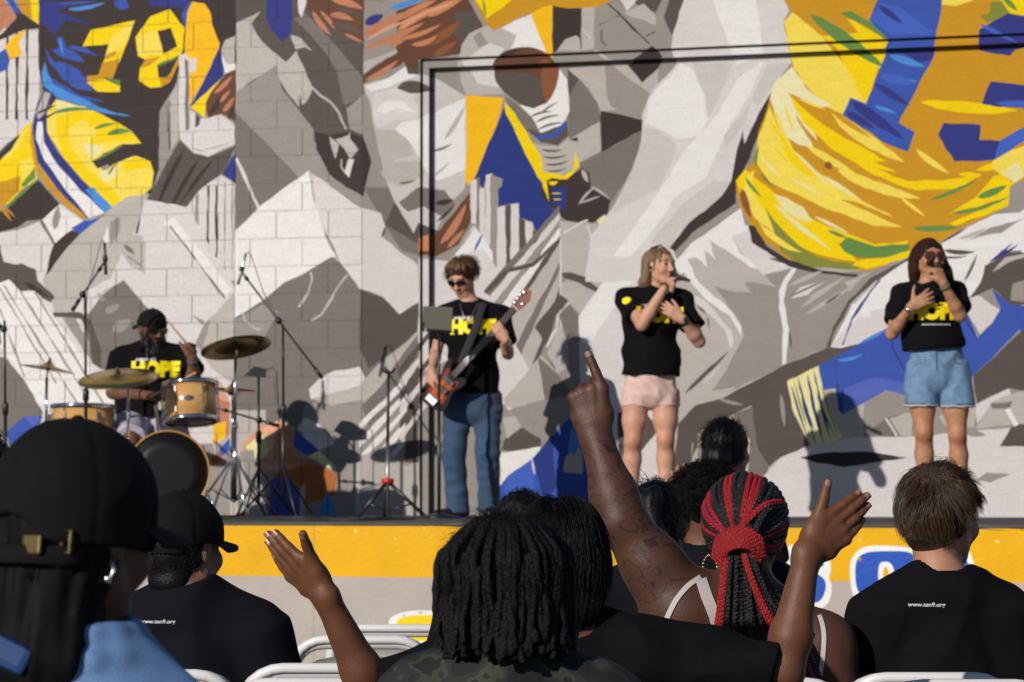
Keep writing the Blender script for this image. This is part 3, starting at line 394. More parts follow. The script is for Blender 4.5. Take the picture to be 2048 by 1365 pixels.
J('W1', [920, 95, 1050, 10, 1200, -60, 1420, -70, 1420, 130, 1240, 130, 1190, 200, 1150, 330, 1060, 385, 1000, 380, 930, 260])('MG', [1060, 80, 1180, 10, 1365, -40, 1240, 40, 1120, 60]).st('DG', 930, 130, 1100, 140, 26, .2, 1040, 300, 1110, 150, 16, .1, 900, 160, 1060, 160, 12, .3, 920, 90, 1060, 10, 12, 0).st('LG', 1010, 70, 1160, 10, 22, .2)('DG', [1150, 215, 1240, 155, 1330, 140, 1420, 150, 1420, 420, 1290, 425, 1190, 335, 1065, 390, 1130, 300])('LG', [1190, 250, 1260, 170, 1365, 150, 1365, 170, 1270, 200]).st('DB', 1200, 170, 1330, 100, 16, .2, 1170, 200, 1300, 90, 14, .1)('MG', [1300, 310, 1365, 290, 1365, 410, 1290, 400])
J('W2', [400, 1145, 480, 1130, 740, 1130, 1420, 1070, 1420, 1700, -220, 1700, -60, 1365, 60, 1240, 200, 1182])('BK', [160, 1242, 300, 1215, 480, 1208, 740, 1240, 540, 1270, 400, 1292, 260, 1272])('MG', [1100, 1365, 1160, 1320, 1290, 1330, 1180, 1375])('G', [500, 1122, 560, 1080, 620, 1030, 760, 1000, 760, 1130])('LG', [640, 1030, 700, 1125, 760, 1130, 760, 1000]).ln('W2', 12, 620, 1030, 680, 1125)
J('LG', [900, 1020, 1100, 960, 1110, 1000, 1090, 1080, 950, 1080])('W2', [1100, 960, 1280, 870, 1290, 900, 1180, 960, 1110, 1060])('LG', [1180, 950, 1300, 900, 1420, 860, 1420, 1070, 1320, 1060, 1100, 1085])('G', [1180, 950, 1300, 940, 1280, 980, 1190, 980])('DG', [1290, 1080, 1340, 1060, 1420, 1070, 1420, 1180, 1230, 1180])('MG', [1020, 1100, 1100, 1090, 1160, 1120, 1080, 1130]).ln('W1', 26, 1270, 980, 1320, 1070)
# ---------------------------------------------------------------- cut the painting to blocks, joints, plaster and frame
wob = random.Random(12)
def mural_uv():
    out = []
    for c, pts in MUR:
        q = [uv_on(x, y, WO) for x, y in pts]; r = []                 # hand-painted edges are never quite straight
        for a, b in zip(q, q[1:]+q[:1]):
            L_ = math.hypot(b[0]-a[0], b[1]-a[1]); n = min(40, max(1, int(L_/0.05))); r.append(a)
            if L_ > 3 or L_ < 1e-4: continue
            nx, ny = -(b[1]-a[1])/L_, (b[0]-a[0])/L_; ph = wob.uniform(0, 6.28); fq = wob.uniform(9, 17)
            for k in range(1, n):
                t = k/n; w = (math.sin(t*L_*fq+ph)*0.0035+wob.gauss(0, 0.0022))*min(1, 4*t*(1-t)*1.5); r.append((a[0]+(b[0]-a[0])*t+nx*w, a[1]+(b[1]-a[1])*t+ny*w))
        out.append((c, r))
    return out
U = lambda px: uv_on(px, 700, WO)[0]
V = lambda px, py: uv_on(px, py, WO)[1]
UL, UR, VB_, VT = -7.5, 8.5, STZ-0.02, 6.0
uA, uB = U(470), U(725)
uF0 = U(840); vF0 = V(840, 119); uF1 = uF0+0.022; vF1 = vF0-0.020; uF2 = uF1+0.045; vF2 = vF1-0.047
UFR = 5.2                                           # right end of the framed opening, beyond the picture
REG = []
def rect(kind, u0, u1, v0, v1): REG.append((kind, [(u0, v0), (u1, v0), (u1, v1), (u0, v1)])); return len(REG)-1
rect('plaster', uB, UR, VB_, VT)
rect('groove', uF0, UFR+0.067, VB_, vF0); rect('band', uF1, UFR+0.045, VB_, vF1); rect('inner', uF2, UFR, VB_, vF2)
BH = 0.2032; BLN = 0.4064; JT = 0.008
nblk = 0
def rows(u0, u1, shift):
    global nblk
    v = VB_ + 0.012; r = 0
    while v < VT-0.05:
        u = u1 - JT - ((r % 2)*0.5 + shift)*BLN
        us = []
        x = u
        while x > u0: us.append(x); x -= BLN
        edges = [u1] + us + [u0]
        for a, b in zip(edges[1:], edges[:-1]):
            if b-a > 0.05: rect('block', a+JT/2, b-JT/2, v+JT/2, min(v+BH, VT)-JT/2); nblk += 1
        v += BH; r += 1
rows(max(UL, uA-2.9), uA-0.004, 0.31); rows(uA+0.004, uB-0.004, 0.62)
rect('plaster', UL, max(UL, uA-2.9)-0.004, VB_, VT)
polys = [(None, [(UL, VB_), (UR, VB_), (UR, VT), (UL, VT)])] + mural_uv()
cols_ = [None]+[c for c, _ in polys[1:]]
def clipv(q):
    return [(min(max(x, UL-3), UR+3), min(max(y, VB_-2), VT+3)) for x, y in q]
def ground_cells(polys, regs, bounds):
    vs = []; fs = []; idx = []
    for i, (c, q) in enumerate(polys):
        q2 = []
        for p in q:
            if not q2 or (abs(p[0]-q2[-1][0])+abs(p[1]-q2[-1][1])) > 2e-4: q2.append(p)
        if len(q2) < 3: continue
        ar = sum(q2[k-1][0]*q2[k][1]-q2[k][0]*q2[k-1][1] for k in range(len(q2)))
        if ar < 0: q2 = q2[::-1]
        o = len(vs); vs += [Vector(p) for p in q2]; fs.append(list(range(o, len(vs)))); idx.append(('p', i))
    for i, (k, q) in enumerate(regs):
        o = len(vs); vs += [Vector(p) for p in q]; fs.append(list(range(o, len(vs)))); idx.append(('r', i))
    r = delaunay_2d_cdt(vs, [], fs, 1, 1e-5, True)
    V2, _, F2, _, _, OF = r
    tri = np.array([list(f)[:3] for f in F2]); vv = np.array([(v.x, v.y) for v in V2]); cen = vv[tri].mean(axis=1)
    def inside(q):
        q = np.array(q); lo = q.min(0); hi = q.max(0)
        k = np.nonzero((cen[:, 0] > lo[0]) & (cen[:, 0] < hi[0]) & (cen[:, 1] > lo[1]) & (cen[:, 1] < hi[1]))[0]
        if len(k) == 0: return k
        x = cen[k, 0]; y = cen[k, 1]; wnum = np.zeros(len(k), int)
        for (x0, y0), (x1, y1) in zip(q, np.roll(q, -1, axis=0)):
            s_ = (x1-x0)*(y-y0)-(x-x0)*(y1-y0)
            wnum += ((y0 <= y) & (y1 > y) & (s_ > 0)).astype(int) - ((y1 <= y) & (y0 > y) & (s_ < 0)).astype(int)
        return k[wnum != 0]
    pi = np.full(len(tri), -1); ri = np.full(len(tri), -1)
    for i, (c, q) in enumerate(polys): pi[inside(q)] = i
    for i, (c, q) in enumerate(regs): ri[inside(q)] = i
    res = {}
    ok = (cen[:, 0] > bounds[0]) & (cen[:, 0] < bounds[1]) & (cen[:, 1] > bounds[2]) & (cen[:, 1] < bounds[3])
    for j in np.nonzero(ok)[0]: res.setdefault(int(ri[j]), []).append((list(F2[j]), int(pi[j])))
    return V2, res
V2, CELLS = ground_cells([(c, clipv(q)) for c, q in polys], REG, (UL, UR, VB_, VT))
WHITE_ALB = 0.80/srgb(238, 238, 238)[0]
def paint(c, pal=PAL):
    r = srgb(pal[c]) if c else srgb(PAL['MG']); j = 1
    return [min(0.85, x*WHITE_ALB*j) for x in r]+[1.0]
def cell_mesh(name, cells, V2, cols, O, off, origin, skirt=None, pal=PAL):
    ids = {}; vs = []; fs = []; cc = []
    for f, pi in cells:
        g_ = []
        for i in f:
            if i not in ids:
                ids[i] = len(vs); vs.append(O + WU*V2[i].x + ZV*V2[i].y + WN*off - origin)
            g_.append(ids[i])
        a, b, c = [V2[i] for i in f[:3]]
        if (b-a).cross(c-a) < 0: g_ = g_[::-1]
        fs.append(g_); cc.append(paint(cols[pi] if pi >= 0 else None, pal))
    if skirt:                                       # sides that run back into the joint
        q, back, dark = skirt
        n0 = len(vs)
        for (u, v) in q: vs.append(O + WU*u + ZV*v + WN*off - origin)
        cu = sum(p[0] for p in q)/4; cv = sum(p[1] for p in q)/4
        for (u, v) in q: vs.append(O + WU*(u+math.copysign(0.001, u-cu)) + ZV*(v+math.copysign(0.001, v-cv)) + WN*(off-back) - origin)
        for k in range(4):
            l = (k+1) % 4; fs.append((n0+k, n0+4+k, n0+4+l, n0+l)); cc.append(dark)
    me = mesh(name, vs, fs)
    at = me.color_attributes.new('paint', 'FLOAT_COLOR', 'CORNER')
    arr = np.concatenate([np.tile(np.array(c, np.float32), len(f)) for c, f in zip(cc, fs)])
    at.data.foreach_set('color', arr)
    return me
wall_mat = mat('painted_block', None, 0.75, attr='paint', noise=0.09, nscale=45, bump=0.5, bscale=140, spec=0.18, detail=9)
plaster_mat = mat('painted_plaster', None, 0.8, attr='paint', noise=0.13, nscale=110, bump=0.7, bscale=260, spec=0.15, detail=9)
def brushed(m, amt=.07):
    nt = m.node_tree; b = nt.nodes['Principled BSDF']; src = b.inputs['Base Color'].links[0].from_socket
    tc = nt.nodes.new('ShaderNodeTexCoord'); mp = nt.nodes.new('ShaderNodeMapping'); mp.inputs['Rotation'].default_value = (0, .7, 0); mp.inputs['Scale'].default_value = (2.2, 2.2, 11)
    n = nt.nodes.new('ShaderNodeTexNoise'); n.inputs['Scale'].default_value = 1.6; n.inputs['Detail'].default_value = 6; n.inputs['Distortion'].default_value = 1.2
    mr = nt.nodes.new('ShaderNodeMapRange'); mr.inputs[1].default_value = .3; mr.inputs[2].default_value = .7; mr.inputs[3].default_value = 1-amt; mr.inputs[4].default_value = 1+amt
    mx = nt.nodes.new('ShaderNodeMix'); mx.data_type = 'RGBA'; mx.blend_type = 'MULTIPLY'; mx.inputs[0].default_value = 1
    nt.links.new(tc.outputs['Object'], mp.inputs[0]); nt.links.new(mp.outputs[0], n.inputs['Vector']); nt.links.new(n.outputs['Fac'], mr.inputs[0]); nt.links.new(src, mx.inputs[6]); nt.links.new(mr.outputs[0], mx.inputs[7]); nt.links.new(mx.outputs[2], b.inputs['Base Color'])
brushed(wall_mat, .045); brushed(plaster_mat, .045)
joint_mat = mat('painted_joint', None, 0.7, attr='paint', noise=0.2, nscale=30, bump=0.3, bscale=150)
wall = thing('mural_wall', WO, 'tall block and plaster wall painted with yellow, blue and grey mural figures behind the stage', 'wall')
mort = CELLS.get(-1, [])
o = link('mortar_bed', cell_mesh('mortar_bed', mort, V2, cols_, WO, -0.006, WO), joint_mat, wall)
rng = random.Random(3)
for i, (k, q) in enumerate(REG):
    cs = CELLS.get(i, [])
    if not cs: continue
    if k == 'block':
        d = rng.uniform(-0.0016, 0.0016)
        link('block', cell_mesh('block', cs, V2, cols_, WO, d, WO, (q, 0.0075, [0.16, 0.15, 0.14, 1])), wall_mat, wall)
    elif k == 'plaster': link('plaster_field', cell_mesh('plaster_field', cs, V2, cols_, WO, 0.004, WO), plaster_mat, wall)
    elif k == 'groove': link('reveal_groove', cell_mesh('reveal_groove', cs, V2, cols_, WO, -0.05, WO), plaster_mat, wall)
    elif k == 'band': link('frame_band', cell_mesh('frame_band', cs, V2, cols_, WO, 0.006, WO), plaster_mat, wall)
    elif k == 'inner': link('recessed_panel', cell_mesh('recessed_panel', cs, V2, cols_, WO, -0.062, WO), plaster_mat, wall)
def wpt(u, v, off): return WO + WU*u + ZV*v + WN*off
mb = MB()                                           # returns of groove and frame, their shade painted in as a near-black colour
for (ua, va, ub, vb, o0, o1) in ((uF0, VB_, uF0, vF0, 0.0035, -0.052), (uF0, vF0, UFR+.067, vF0, 0.0035, -0.052), (uF1, VB_, uF1, vF1, 0.0055, -0.052), (uF1, vF1, UFR+.045, vF1, 0.0055, -0.052), (uF2, VB_, uF2, vF2, 0.0055, -0.064), (uF2, vF2, UFR, vF2, 0.0055, -0.064)):
    mb.add([wpt(ua, va, o0), wpt(ub, vb, o0), wpt(ub, vb, o1), wpt(ua, va, o1)], [(0, 1, 2, 3)], False)
mb.build('frame_return', mat('reveal_shade', (0.05, 0.045, 0.045), 0.8), wall)
# solid core behind the paint, so that the wall has its thickness
mb = MB(); mb.box(wpt((UL+UR)/2, VT/2, -0.22), WU, WN, ZV, UR-UL, 0.3, VT); mb.build('wall_core', mat('wall_core', (0.35, 0.34, 0.33), 0.9, noise=.1, nscale=8), wall)
# ---------------------------------------------------------------- stage
SP = lambda px, py: uv_on(px, py, SO_)
stage = thing('stage', SO_, 'raised concrete stage with yellow and grey painted front and blue letters', 'stage')
sdep = (WO-SO_).dot(-WN)
sp = [(None, [(-9, 0), (9, 0), (9, STZ), (-9, STZ)])]
vy = SP(1024, 1157)[1]
spal = dict(PAL); spal.update(SG=(180, 170, 160), SY=(232, 173, 0), SBL=(40, 84, 182), SW=(236, 233, 228))
sp.append(('SG', [(-9, -.1), (9, -.1), (9, vy), (-9, vy)])); sp.append(('SY', [(-9, vy), (9, vy), (9, STZ+.1), (-9, STZ+.1)]))
def SL(c, reg, pts, sm=1):
    q = [reg.xy((pts[i], pts[i+1])) for i in range(0, len(pts), 2)]
    if sm: q = [tuple(a) for a in catmull(q, 5)]
    sp.append((c, [SP(x, y) for x, y in q]))
# the letters that show: a rounded s, an o, and the edges of their neighbours
SL('SW', O, [250, 690, 330, 685, 385, 730, 398, 800, 388, 840, 402, 880, 392, 950, 350, 995, 280, 1000, 200, 990, 180, 700])
SL('SBL', O, [200, 725, 300, 705, 345, 730, 360, 782, 300, 790, 210, 800], 1); SL('SBL', O, [200, 815, 300, 812, 360, 845, 372, 890, 350, 950, 300, 970, 200, 965], 1)
SL('SW', O, [560, 690, 660, 680, 780, 690, 830, 720, 850, 800, 850, 920, 820, 990, 700, 1010, 570, 1000, 515, 940, 495, 850, 500, 750])
SL('SBL', O, [580, 715, 690, 708, 790, 715, 825, 760, 830, 880, 810, 960, 700, 980, 590, 970, 535, 910, 520, 830, 530, 750]); SL('SW', O, [650, 765, 690, 765, 712, 800, 712, 870, 680, 905, 640, 880, 636, 800]); SL('SY', O, [665, 790, 684, 800, 684, 848, 660, 848]); SL('SG', O, [660, 852, 684, 852, 680, 880, 662, 880])
SL('SW', O, [890, 700, 1060, 690, 1112, 760, 1115, 850, 1070, 890, 900, 990]); SL('SBL', O, [900, 720, 1040, 720, 1086, 770, 1085, 795, 900, 800]); SL('SBL', O, [900, 820, 1088, 820, 1080, 855, 900, 920])
SL('SW', M, [1000, 860, 1130, 830, 1250, 840, 1300, 900, 1300, 1000, 1040, 1010], 1); SL('SBL', M, [1040, 880, 1130, 838, 1240, 850, 1280, 900, 1270, 990, 1050, 985], 1)
SL('SW', O, [440, 1050, 500, 1035, 600, 1035, 670, 1050, 690, 1120, 670, 1190, 600, 1205, 500, 1205, 440, 1190, 425, 1120]); SL('SBL', O, [460, 1075, 510, 1062, 600, 1062, 645, 1075, 660, 1120, 645, 1165, 600, 1178, 510, 1178, 460, 1165, 450, 1120])
SL('SW', L, [945, 1065, 1000, 1020, 1090, 1005, 1200, 1010, 1330, 1030, 1340, 1180, 1000, 1180]); SL('Y', L, [985, 1065, 1040, 1035, 1120, 1028, 1250, 1032, 1300, 1060, 1300, 1150, 1020, 1150])
fl = random.Random(31)
for k in range(150):                                # chips, scuffs and joints in the stage paint
    x = fl.uniform(-6, 5); y = fl.choice([fl.uniform(.3, STZ-.03), STZ-.02-abs(fl.gauss(0, .05))]); a = fl.uniform(.003, .012)*(2 if fl.random() < .1 else 1); b = a*fl.uniform(.3, 1.4); n = 6
    sp.append((fl.choice(['SC', 'SC', 'SD']) if y > vy else fl.choice(['SH', 'SE']), [(x+a*math.cos(6.283*i/n)*fl.uniform(.6, 1.2), y+b*math.sin(6.283*i/n)*fl.uniform(.6, 1.2)) for i in range(n)]))
for x in (-4.9, -3.1, -1.2, .62, 2.45, 4.2): sp.append(('SJ', [(x, 0), (x+.004, 0), (x+.003, vy), (x+.005, STZ), (x+.001, STZ), (x-.001, vy)]))
spal.update(SC=(246, 214, 120), SD=(196, 140, 20), SH=(206, 198, 186), SE=(160, 150, 140), SJ=(150, 130, 90))
scol = [None]+[c for c, _ in sp[1:]]
VS2, SC2 = ground_cells(sp, [], (-9, 9, 0, STZ-0.018))
smat = mat('stage_paint', None, 0.42, attr='paint', noise=0.07, nscale=5, bump=0.22, bscale=30, spec=0.16, detail=9)
link('front_wall', cell_mesh('front_wall', SC2[-1], VS2, scol, SO_, 0.0, SO_, pal=spal), smat, stage)
mb = MB(); mid = SO_ - WN*(sdep/2)
mb.box(mid + ZV*(STZ/2-0.01) + WN*-0.004, WU, WN, ZV, 17.9, sdep-0.008, STZ-0.022); mb.build('stage_core', mat('concrete', (0.3, 0.29, 0.28), 0.9), stage)
mb = MB(); mb.box(mid + ZV*(STZ-0.009) + WN*0.008, WU, WN, ZV, 18, sdep+0.004, 0.018, 0.004); mb.build('stage_floor', mat('stage_floor', (0.07, 0.068, 0.066), 0.8, noise=.3, nscale=4, bump=.3), stage)
# ---------------------------------------------------------------- body modelling: blended volumes turned into one skin
def V3(v): return np.array(v, np.float32)
class Vol:
    def __init__(s, h=0.006): s.h = h; s.it = []
    def _add(s, fn, pts, r, op, k):
        pts = np.array([list(p) for p in pts], float); s.it.append((fn, pts.min(0)-r-k-0.03, pts.max(0)+r+k+0.03, op, k)); return s
    def cap(s, a, b, ra, rb=None, k=0.02, op='u'):
        rb = ra if rb is None else rb; A_ = V3(a); Bv = V3(b)-A_; bb = float(Bv@Bv)+1e-9
        def fn(p):
            q = p-A_; t = np.clip((q@Bv)/bb, 0, 1); return np.linalg.norm(q-t[..., None]*Bv, axis=-1)-(ra+(rb-ra)*t)
        return s._add(fn, [a, b], max(ra, rb), op, k)
    def chain(s, pts, rs, k=0.02):
        for i in range(len(pts)-1): s.cap(pts[i], pts[i+1], rs[i], rs[i+1], k)
        return s
    def cyl(s, a, b, ra, rb, k=0.02, op='u', rnd=0.006):           # flat-ended, tapered (sleeves, trouser legs)
        A_ = V3(a); Bv = V3(b)-A_; Ln = float(np.linalg.norm(Bv)); Bd = Bv/Ln
        def fn(p):
            q = p-A_; z = q@Bd; t = np.clip(z/Ln, 0, 1); r = np.linalg.norm(q-z[..., None]*Bd, axis=-1)-(ra+(rb-ra)*t)+rnd
            e = np.maximum(z-Ln, -z)+rnd
            return np.minimum(np.maximum(r, e), 0)+np.sqrt(np.maximum(r, 0)**2+np.maximum(e, 0)**2)-rnd
        return s._add(fn, [a, b], max(ra, rb), op, k)
    def ecap(s, a, b, r0, r1, side, k=0.04, op='u'):
        A_ = V3(a); Bv = V3(b)-A_; Ln = float(np.linalg.norm(Bv))+1e-6; Bd = Bv/Ln
        sd = V3(side); sd = sd-Bd*float(sd@Bd); sd = sd/np.linalg.norm(sd); dp = np.cross(Bd, sd)
        def fn(p):
            q = p-A_; z = q@Bd; t = np.clip(z/Ln, 0, 1); zr = z-np.clip(z, 0, Ln)
            rx = r0[0]+(r1[0]-r0[0])*t; ry = r0[1]+(r1[1]-r0[1])*t; rm = np.minimum(rx, ry)
            return (np.sqrt(((q@sd)/rx)**2+((q@dp)/ry)**2+(zr/rm)**2)-1)*rm
        return s._add(fn, [a, b], max(max(r0), max(r1)), op, k)
    def ell(s, c, r, axes=None, k=0.02, op='u'):
        C_ = V3(c); R = np.array([list(x) for x in axes], np.float32) if axes is not None else np.eye(3, dtype=np.float32); rr = V3(r); rm = float(min(r))
        def fn(p):
            q = (p-C_)@R.T; n = np.linalg.norm(q/rr, axis=-1); n2 = np.linalg.norm(q/(rr*rr), axis=-1)+1e-9
            return n*(n-1)/n2
        return s._add(fn, [c], float(max(r)), op, k)
    def plane(s, pt, n, op='cut', k=0.004):                        # removes what lies beyond the plane
        Pt = V3(pt); Nn = V3(Vector(n).normalized())
        s.it.append((lambda p: (p-Pt)@Nn, None, None, op, k)); return s
    def disp(s, fn): s.it.append((fn, None, None, 'disp', 0)); return s
    def field(s):
        lo = np.min([i[1] for i in s.it if i[1] is not None and i[3] == 'u'], axis=0); hi = np.max([i[2] for i in s.it if i[2] is not None and i[3] == 'u'], axis=0)
        h = s.h; n = np.ceil((hi-lo)/h).astype(int)+1
        d = np.full(n, 0.12, np.float32)
        ax = [(lo[i]+h*np.arange(n[i])).astype(np.float32) for i in range(3)]
        for fn, l, u, op, k in s.it:
            if l is None: i0 = np.zeros(3, int); i1 = n
            else:
                i0 = np.clip(np.floor((l-lo)/h).astype(int), 0, n); i1 = np.clip(np.ceil((u-lo)/h).astype(int)+1, 0, n)
            if (i1 <= i0).any(): continue
            sl = tuple(slice(a, b) for a, b in zip(i0, i1))
            a = d[sl]
            if op == 'disp':
                m = np.abs(a) < 0.04; pts = np.stack(np.meshgrid(*[ax[i][sl[i]] for i in range(3)], indexing='ij'), -1)[m]
                a[m] += fn(pts).astype(np.float32); continue
            if op == 'cut' and l is None:
                m = a < 0.05; pts = np.stack(np.meshgrid(*[ax[i][sl[i]] for i in range(3)], indexing='ij'), -1)[m]
                b = fn(pts); a[m] = np.maximum(a[m], b); continue
            pts = np.stack(np.meshgrid(*[ax[i][sl[i]] for i in range(3)], indexing='ij'), -1)
            b = fn(pts).astype(np.float32)
            if op == 'u':
                if k > 0:
                    hh = np.clip(0.5+0.5*(a-b)/k, 0, 1); r = a+(b-a)*hh-k*hh*(1-hh)
                else: r = np.minimum(a, b)
            else:                                                    # subtract
                b = -b; hh = np.clip(0.5-0.5*(a-b)/k, 0, 1) if k > 0 else (b > a); r = a+(b-a)*hh+k*hh*(1-hh)
            d[sl] = r
        return d, lo
    def surf(s):
        d, lo = s.field(); h = s.h
        d[0] = d[-1] = 0.1; d[:, 0] = d[:, -1] = 0.1; d[:, :, 0] = d[:, :, -1] = 0.1
        ins = d < 0; nx, ny, nz = d.shape
        cor = [(i, j, k) for i in (0, 1) for j in (0, 1) for k in (0, 1)]
        cnt = np.zeros((nx-1, ny-1, nz-1), np.uint8)
        for i, j, k in cor: cnt += ins[i:nx-1+i, j:ny-1+j, k:nz-1+k]
        cell = (cnt > 0) & (cnt < 8); ci = np.argwhere(cell); idx = np.full(cell.shape, -1, np.int32); idx[cell] = np.arange(len(ci))
        dv = [d[ci[:, 0]+i, ci[:, 1]+j, ci[:, 2]+k] for i, j, k in cor]
        acc = np.zeros((len(ci), 3), np.float32); num = np.zeros(len(ci), np.float32)
        for a in range(8):
            for b in range(a+1, 8):
                ca, cb = cor[a], cor[b]
                if sum(abs(ca[q]-cb[q]) for q in range(3)) != 1: continue
                x = (dv[a] < 0) != (dv[b] < 0); t = np.where(x, dv[a]/(dv[a]-dv[b]+1e-12), 0)
                pt = np.array(ca, np.float32)+t[:, None]*(np.array(cb, np.float32)-np.array(ca, np.float32))
                acc += pt*x[:, None]; num += x
        vs = (ci+acc/num[:, None])*h+lo
        qs = []
        for axis in range(3):
            sl0 = [slice(None)]*3; sl1 = [slice(None)]*3; sl0[axis] = slice(0, -1); sl1[axis] = slice(1, None)
            A_ = ins[tuple(sl0)]; B_ = ins[tuple(sl1)]; e = np.argwhere(A_ != B_)
            if len(e) == 0: continue
            u, v = [(1, 2), (2, 0), (0, 1)][axis]
            ok = (e[:, u] > 0) & (e[:, v] > 0) & (e[:, u] < d.shape[u]-1) & (e[:, v] < d.shape[v]-1); e = e[ok]
            def g(du, dv_):
                q = e.copy(); q[:, u] -= du; q[:, v] -= dv_; return idx[q[:, 0], q[:, 1], q[:, 2]]
            quad = np.stack([g(1, 1), g(0, 1), g(0, 0), g(1, 0)], 1)
            fl = ~A_[e[:, 0], e[:, 1], e[:, 2]]; quad[fl] = quad[fl][:, ::-1]; qs.append(quad)
        return vs.astype(np.float64), np.concatenate(qs)
def np_mesh(name, vs, fs, smooth=True, colors=None):
    me = bpy.data.meshes.new(name); n = len(vs); m = len(fs); w = fs.shape[1]
    me.vertices.add(n); me.vertices.foreach_set('co', np.asarray(vs, np.float32).ravel())
    me.loops.add(m*w); me.loops.foreach_set('vertex_index', fs.astype(np.int32).ravel())
    me.polygons.add(m); me.polygons.foreach_set('loop_start', np.arange(0, m*w, w, dtype=np.int32)); me.polygons.foreach_set('loop_total', np.full(m, w, np.int32))
    me.update(calc_edges=True); me.polygons.foreach_set('use_smooth', [smooth]*m)
    if colors is not None:
        at = me.color_attributes.new('paint', 'FLOAT_COLOR', 'POINT'); at.data.foreach_set('color', np.concatenate([colors, np.ones((n, 1))], 1).astype(np.float32).ravel())
    me.validate(); me.update(); return me
def vol_obj(name, vol, material, parent, colfn=None, smooth_it=1):
    vs, fs = vol.surf()
    if smooth_it:
        ed = np.concatenate([fs[:, [0, 1]], fs[:, [1, 2]], fs[:, [2, 3]], fs[:, [3, 0]]])
        for _ in range(smooth_it):
            acc = np.zeros_like(vs); num = np.zeros(len(vs))
            for a, b in ((0, 1), (1, 0)):
                for q in range(3): acc[:, q] += np.bincount(ed[:, a], vs[ed[:, b], q], len(vs))
                num += np.bincount(ed[:, a], minlength=len(vs))
            vs = vs*0.5+0.5*acc/num[:, None]
    cl = colfn(vs) if colfn is not None else None
    o = np.array(parent.location) + (np.array(parent.parent.location) if parent.parent else 0)
    return link(name, np_mesh(name, vs-o, fs, True, cl), material, parent)
def folds(seed, amp=0.004, freq=28, n=7, dirv=None):
    rg = np.random.RandomState(seed); D_ = rg.normal(size=(n, 3)); 
    if dirv is not None: D_ = D_*0.35+np.array(dirv)*rg.choice([-1, 1], n)[:, None]
    D_ /= np.linalg.norm(D_, axis=1)[:, None]; fr = freq*rg.uniform(.5, 1.5, n); ph = rg.uniform(0, 6.28, n)
    W_ = rg.normal(size=(n, 3))*6
    def fn(p):
        o = 0
        for i in range(n): o = o+np.sin((p@D_[i])*fr[i]+ph[i]+1.3*np.sin(p@W_[i]))
        o = o/n**.5
        return amp*(np.abs(o)*1.2-0.8)
    return fn
def lerp(a, b, t): return Vector(a)*(1-t)+Vector(b)*t
class Fr:                                               # right, forward, up
    def __init__(s, f, u=(0, 0, 1)):
        s.f = Vector(f).normalized(); u = Vector(u); u = (u-s.f*u.dot(s.f)).normalized(); s.u = u; s.r = s.f.cross(u).normalized()
    def at(s, c, x, y, z): return Vector(c)+s.r*x+s.f*y+s.u*z
    def ax(s): return [s.r, s.f, s.u]
def fdir(az, el=0):                                     # az: degrees from facing the camera, + = to the picture's right
    a = math.radians(az); e = math.radians(el); return Vector((math.sin(a)*math.cos(e), -math.cos(a)*math.cos(e), math.sin(e)))
def add_head(v, c, fr, sc=1.0, jaw=1.0, nose=1.0):
    A = lambda x, y, z: fr.at(c, x*sc, y*sc, z*sc)
    v.ell(A(0, -.014, .022), (.077*sc, .098*sc, .094*sc), fr.ax(), .02)
    v.ell(A(0, .03, -.02), (.063*sc, .066*sc, .085*sc), fr.ax(), .03)
    v.ecap(A(0, .042, -.05), A(0, .062, -.092), (.05*sc*jaw, .04*sc), (.027*sc*jaw, .026*sc), fr.r, .03)
    v.cap(A(-.05*jaw, .005, -.06), A(-.022, .055, -.095), .02*sc, .016*sc, .03).cap(A(.05*jaw, .005, -.06), A(.022, .055, -.095), .02*sc, .016*sc, .03)
    v.cap(A(-.038, .082, .03), A(.038, .082, .03), .012*sc, None, .02)
    for sx in (-1, 1):
        v.ell(A(sx*.034, .103, .006), (.017*sc, .014*sc, .011*sc), fr.ax(), .012, 'sub')
        v.ell(A(sx*.033, .083, .006), (.0135*sc,)*3, None, .004)
        v.ell(A(sx*.046, .068, -.03), (.02*sc, .02*sc, .02*sc), None, .03)
        v.ell(A(sx*.079, -.008, -.004), (.011*sc, .02*sc, .032*sc), fr.ax(), .008)
        v.ell(A(sx*.088, .0, -.002), (.006*sc, .01*sc, .016*sc), fr.ax(), .006, 'sub')
        v.ell(A(sx*.012, .104, -.036), (.009*sc, .01*sc, .008*sc), None, .008)
    v.cap(A(0, .094, .012), A(0, .117*nose, -.032), .008*sc, .0125*sc, .014)
    v.ell(A(0, .094, -.061), (.024*sc, .014*sc, .006*sc), fr.ax(), .008).ell(A(0, .092, -.073), (.021*sc, .014*sc, .007*sc), fr.ax(), .008)
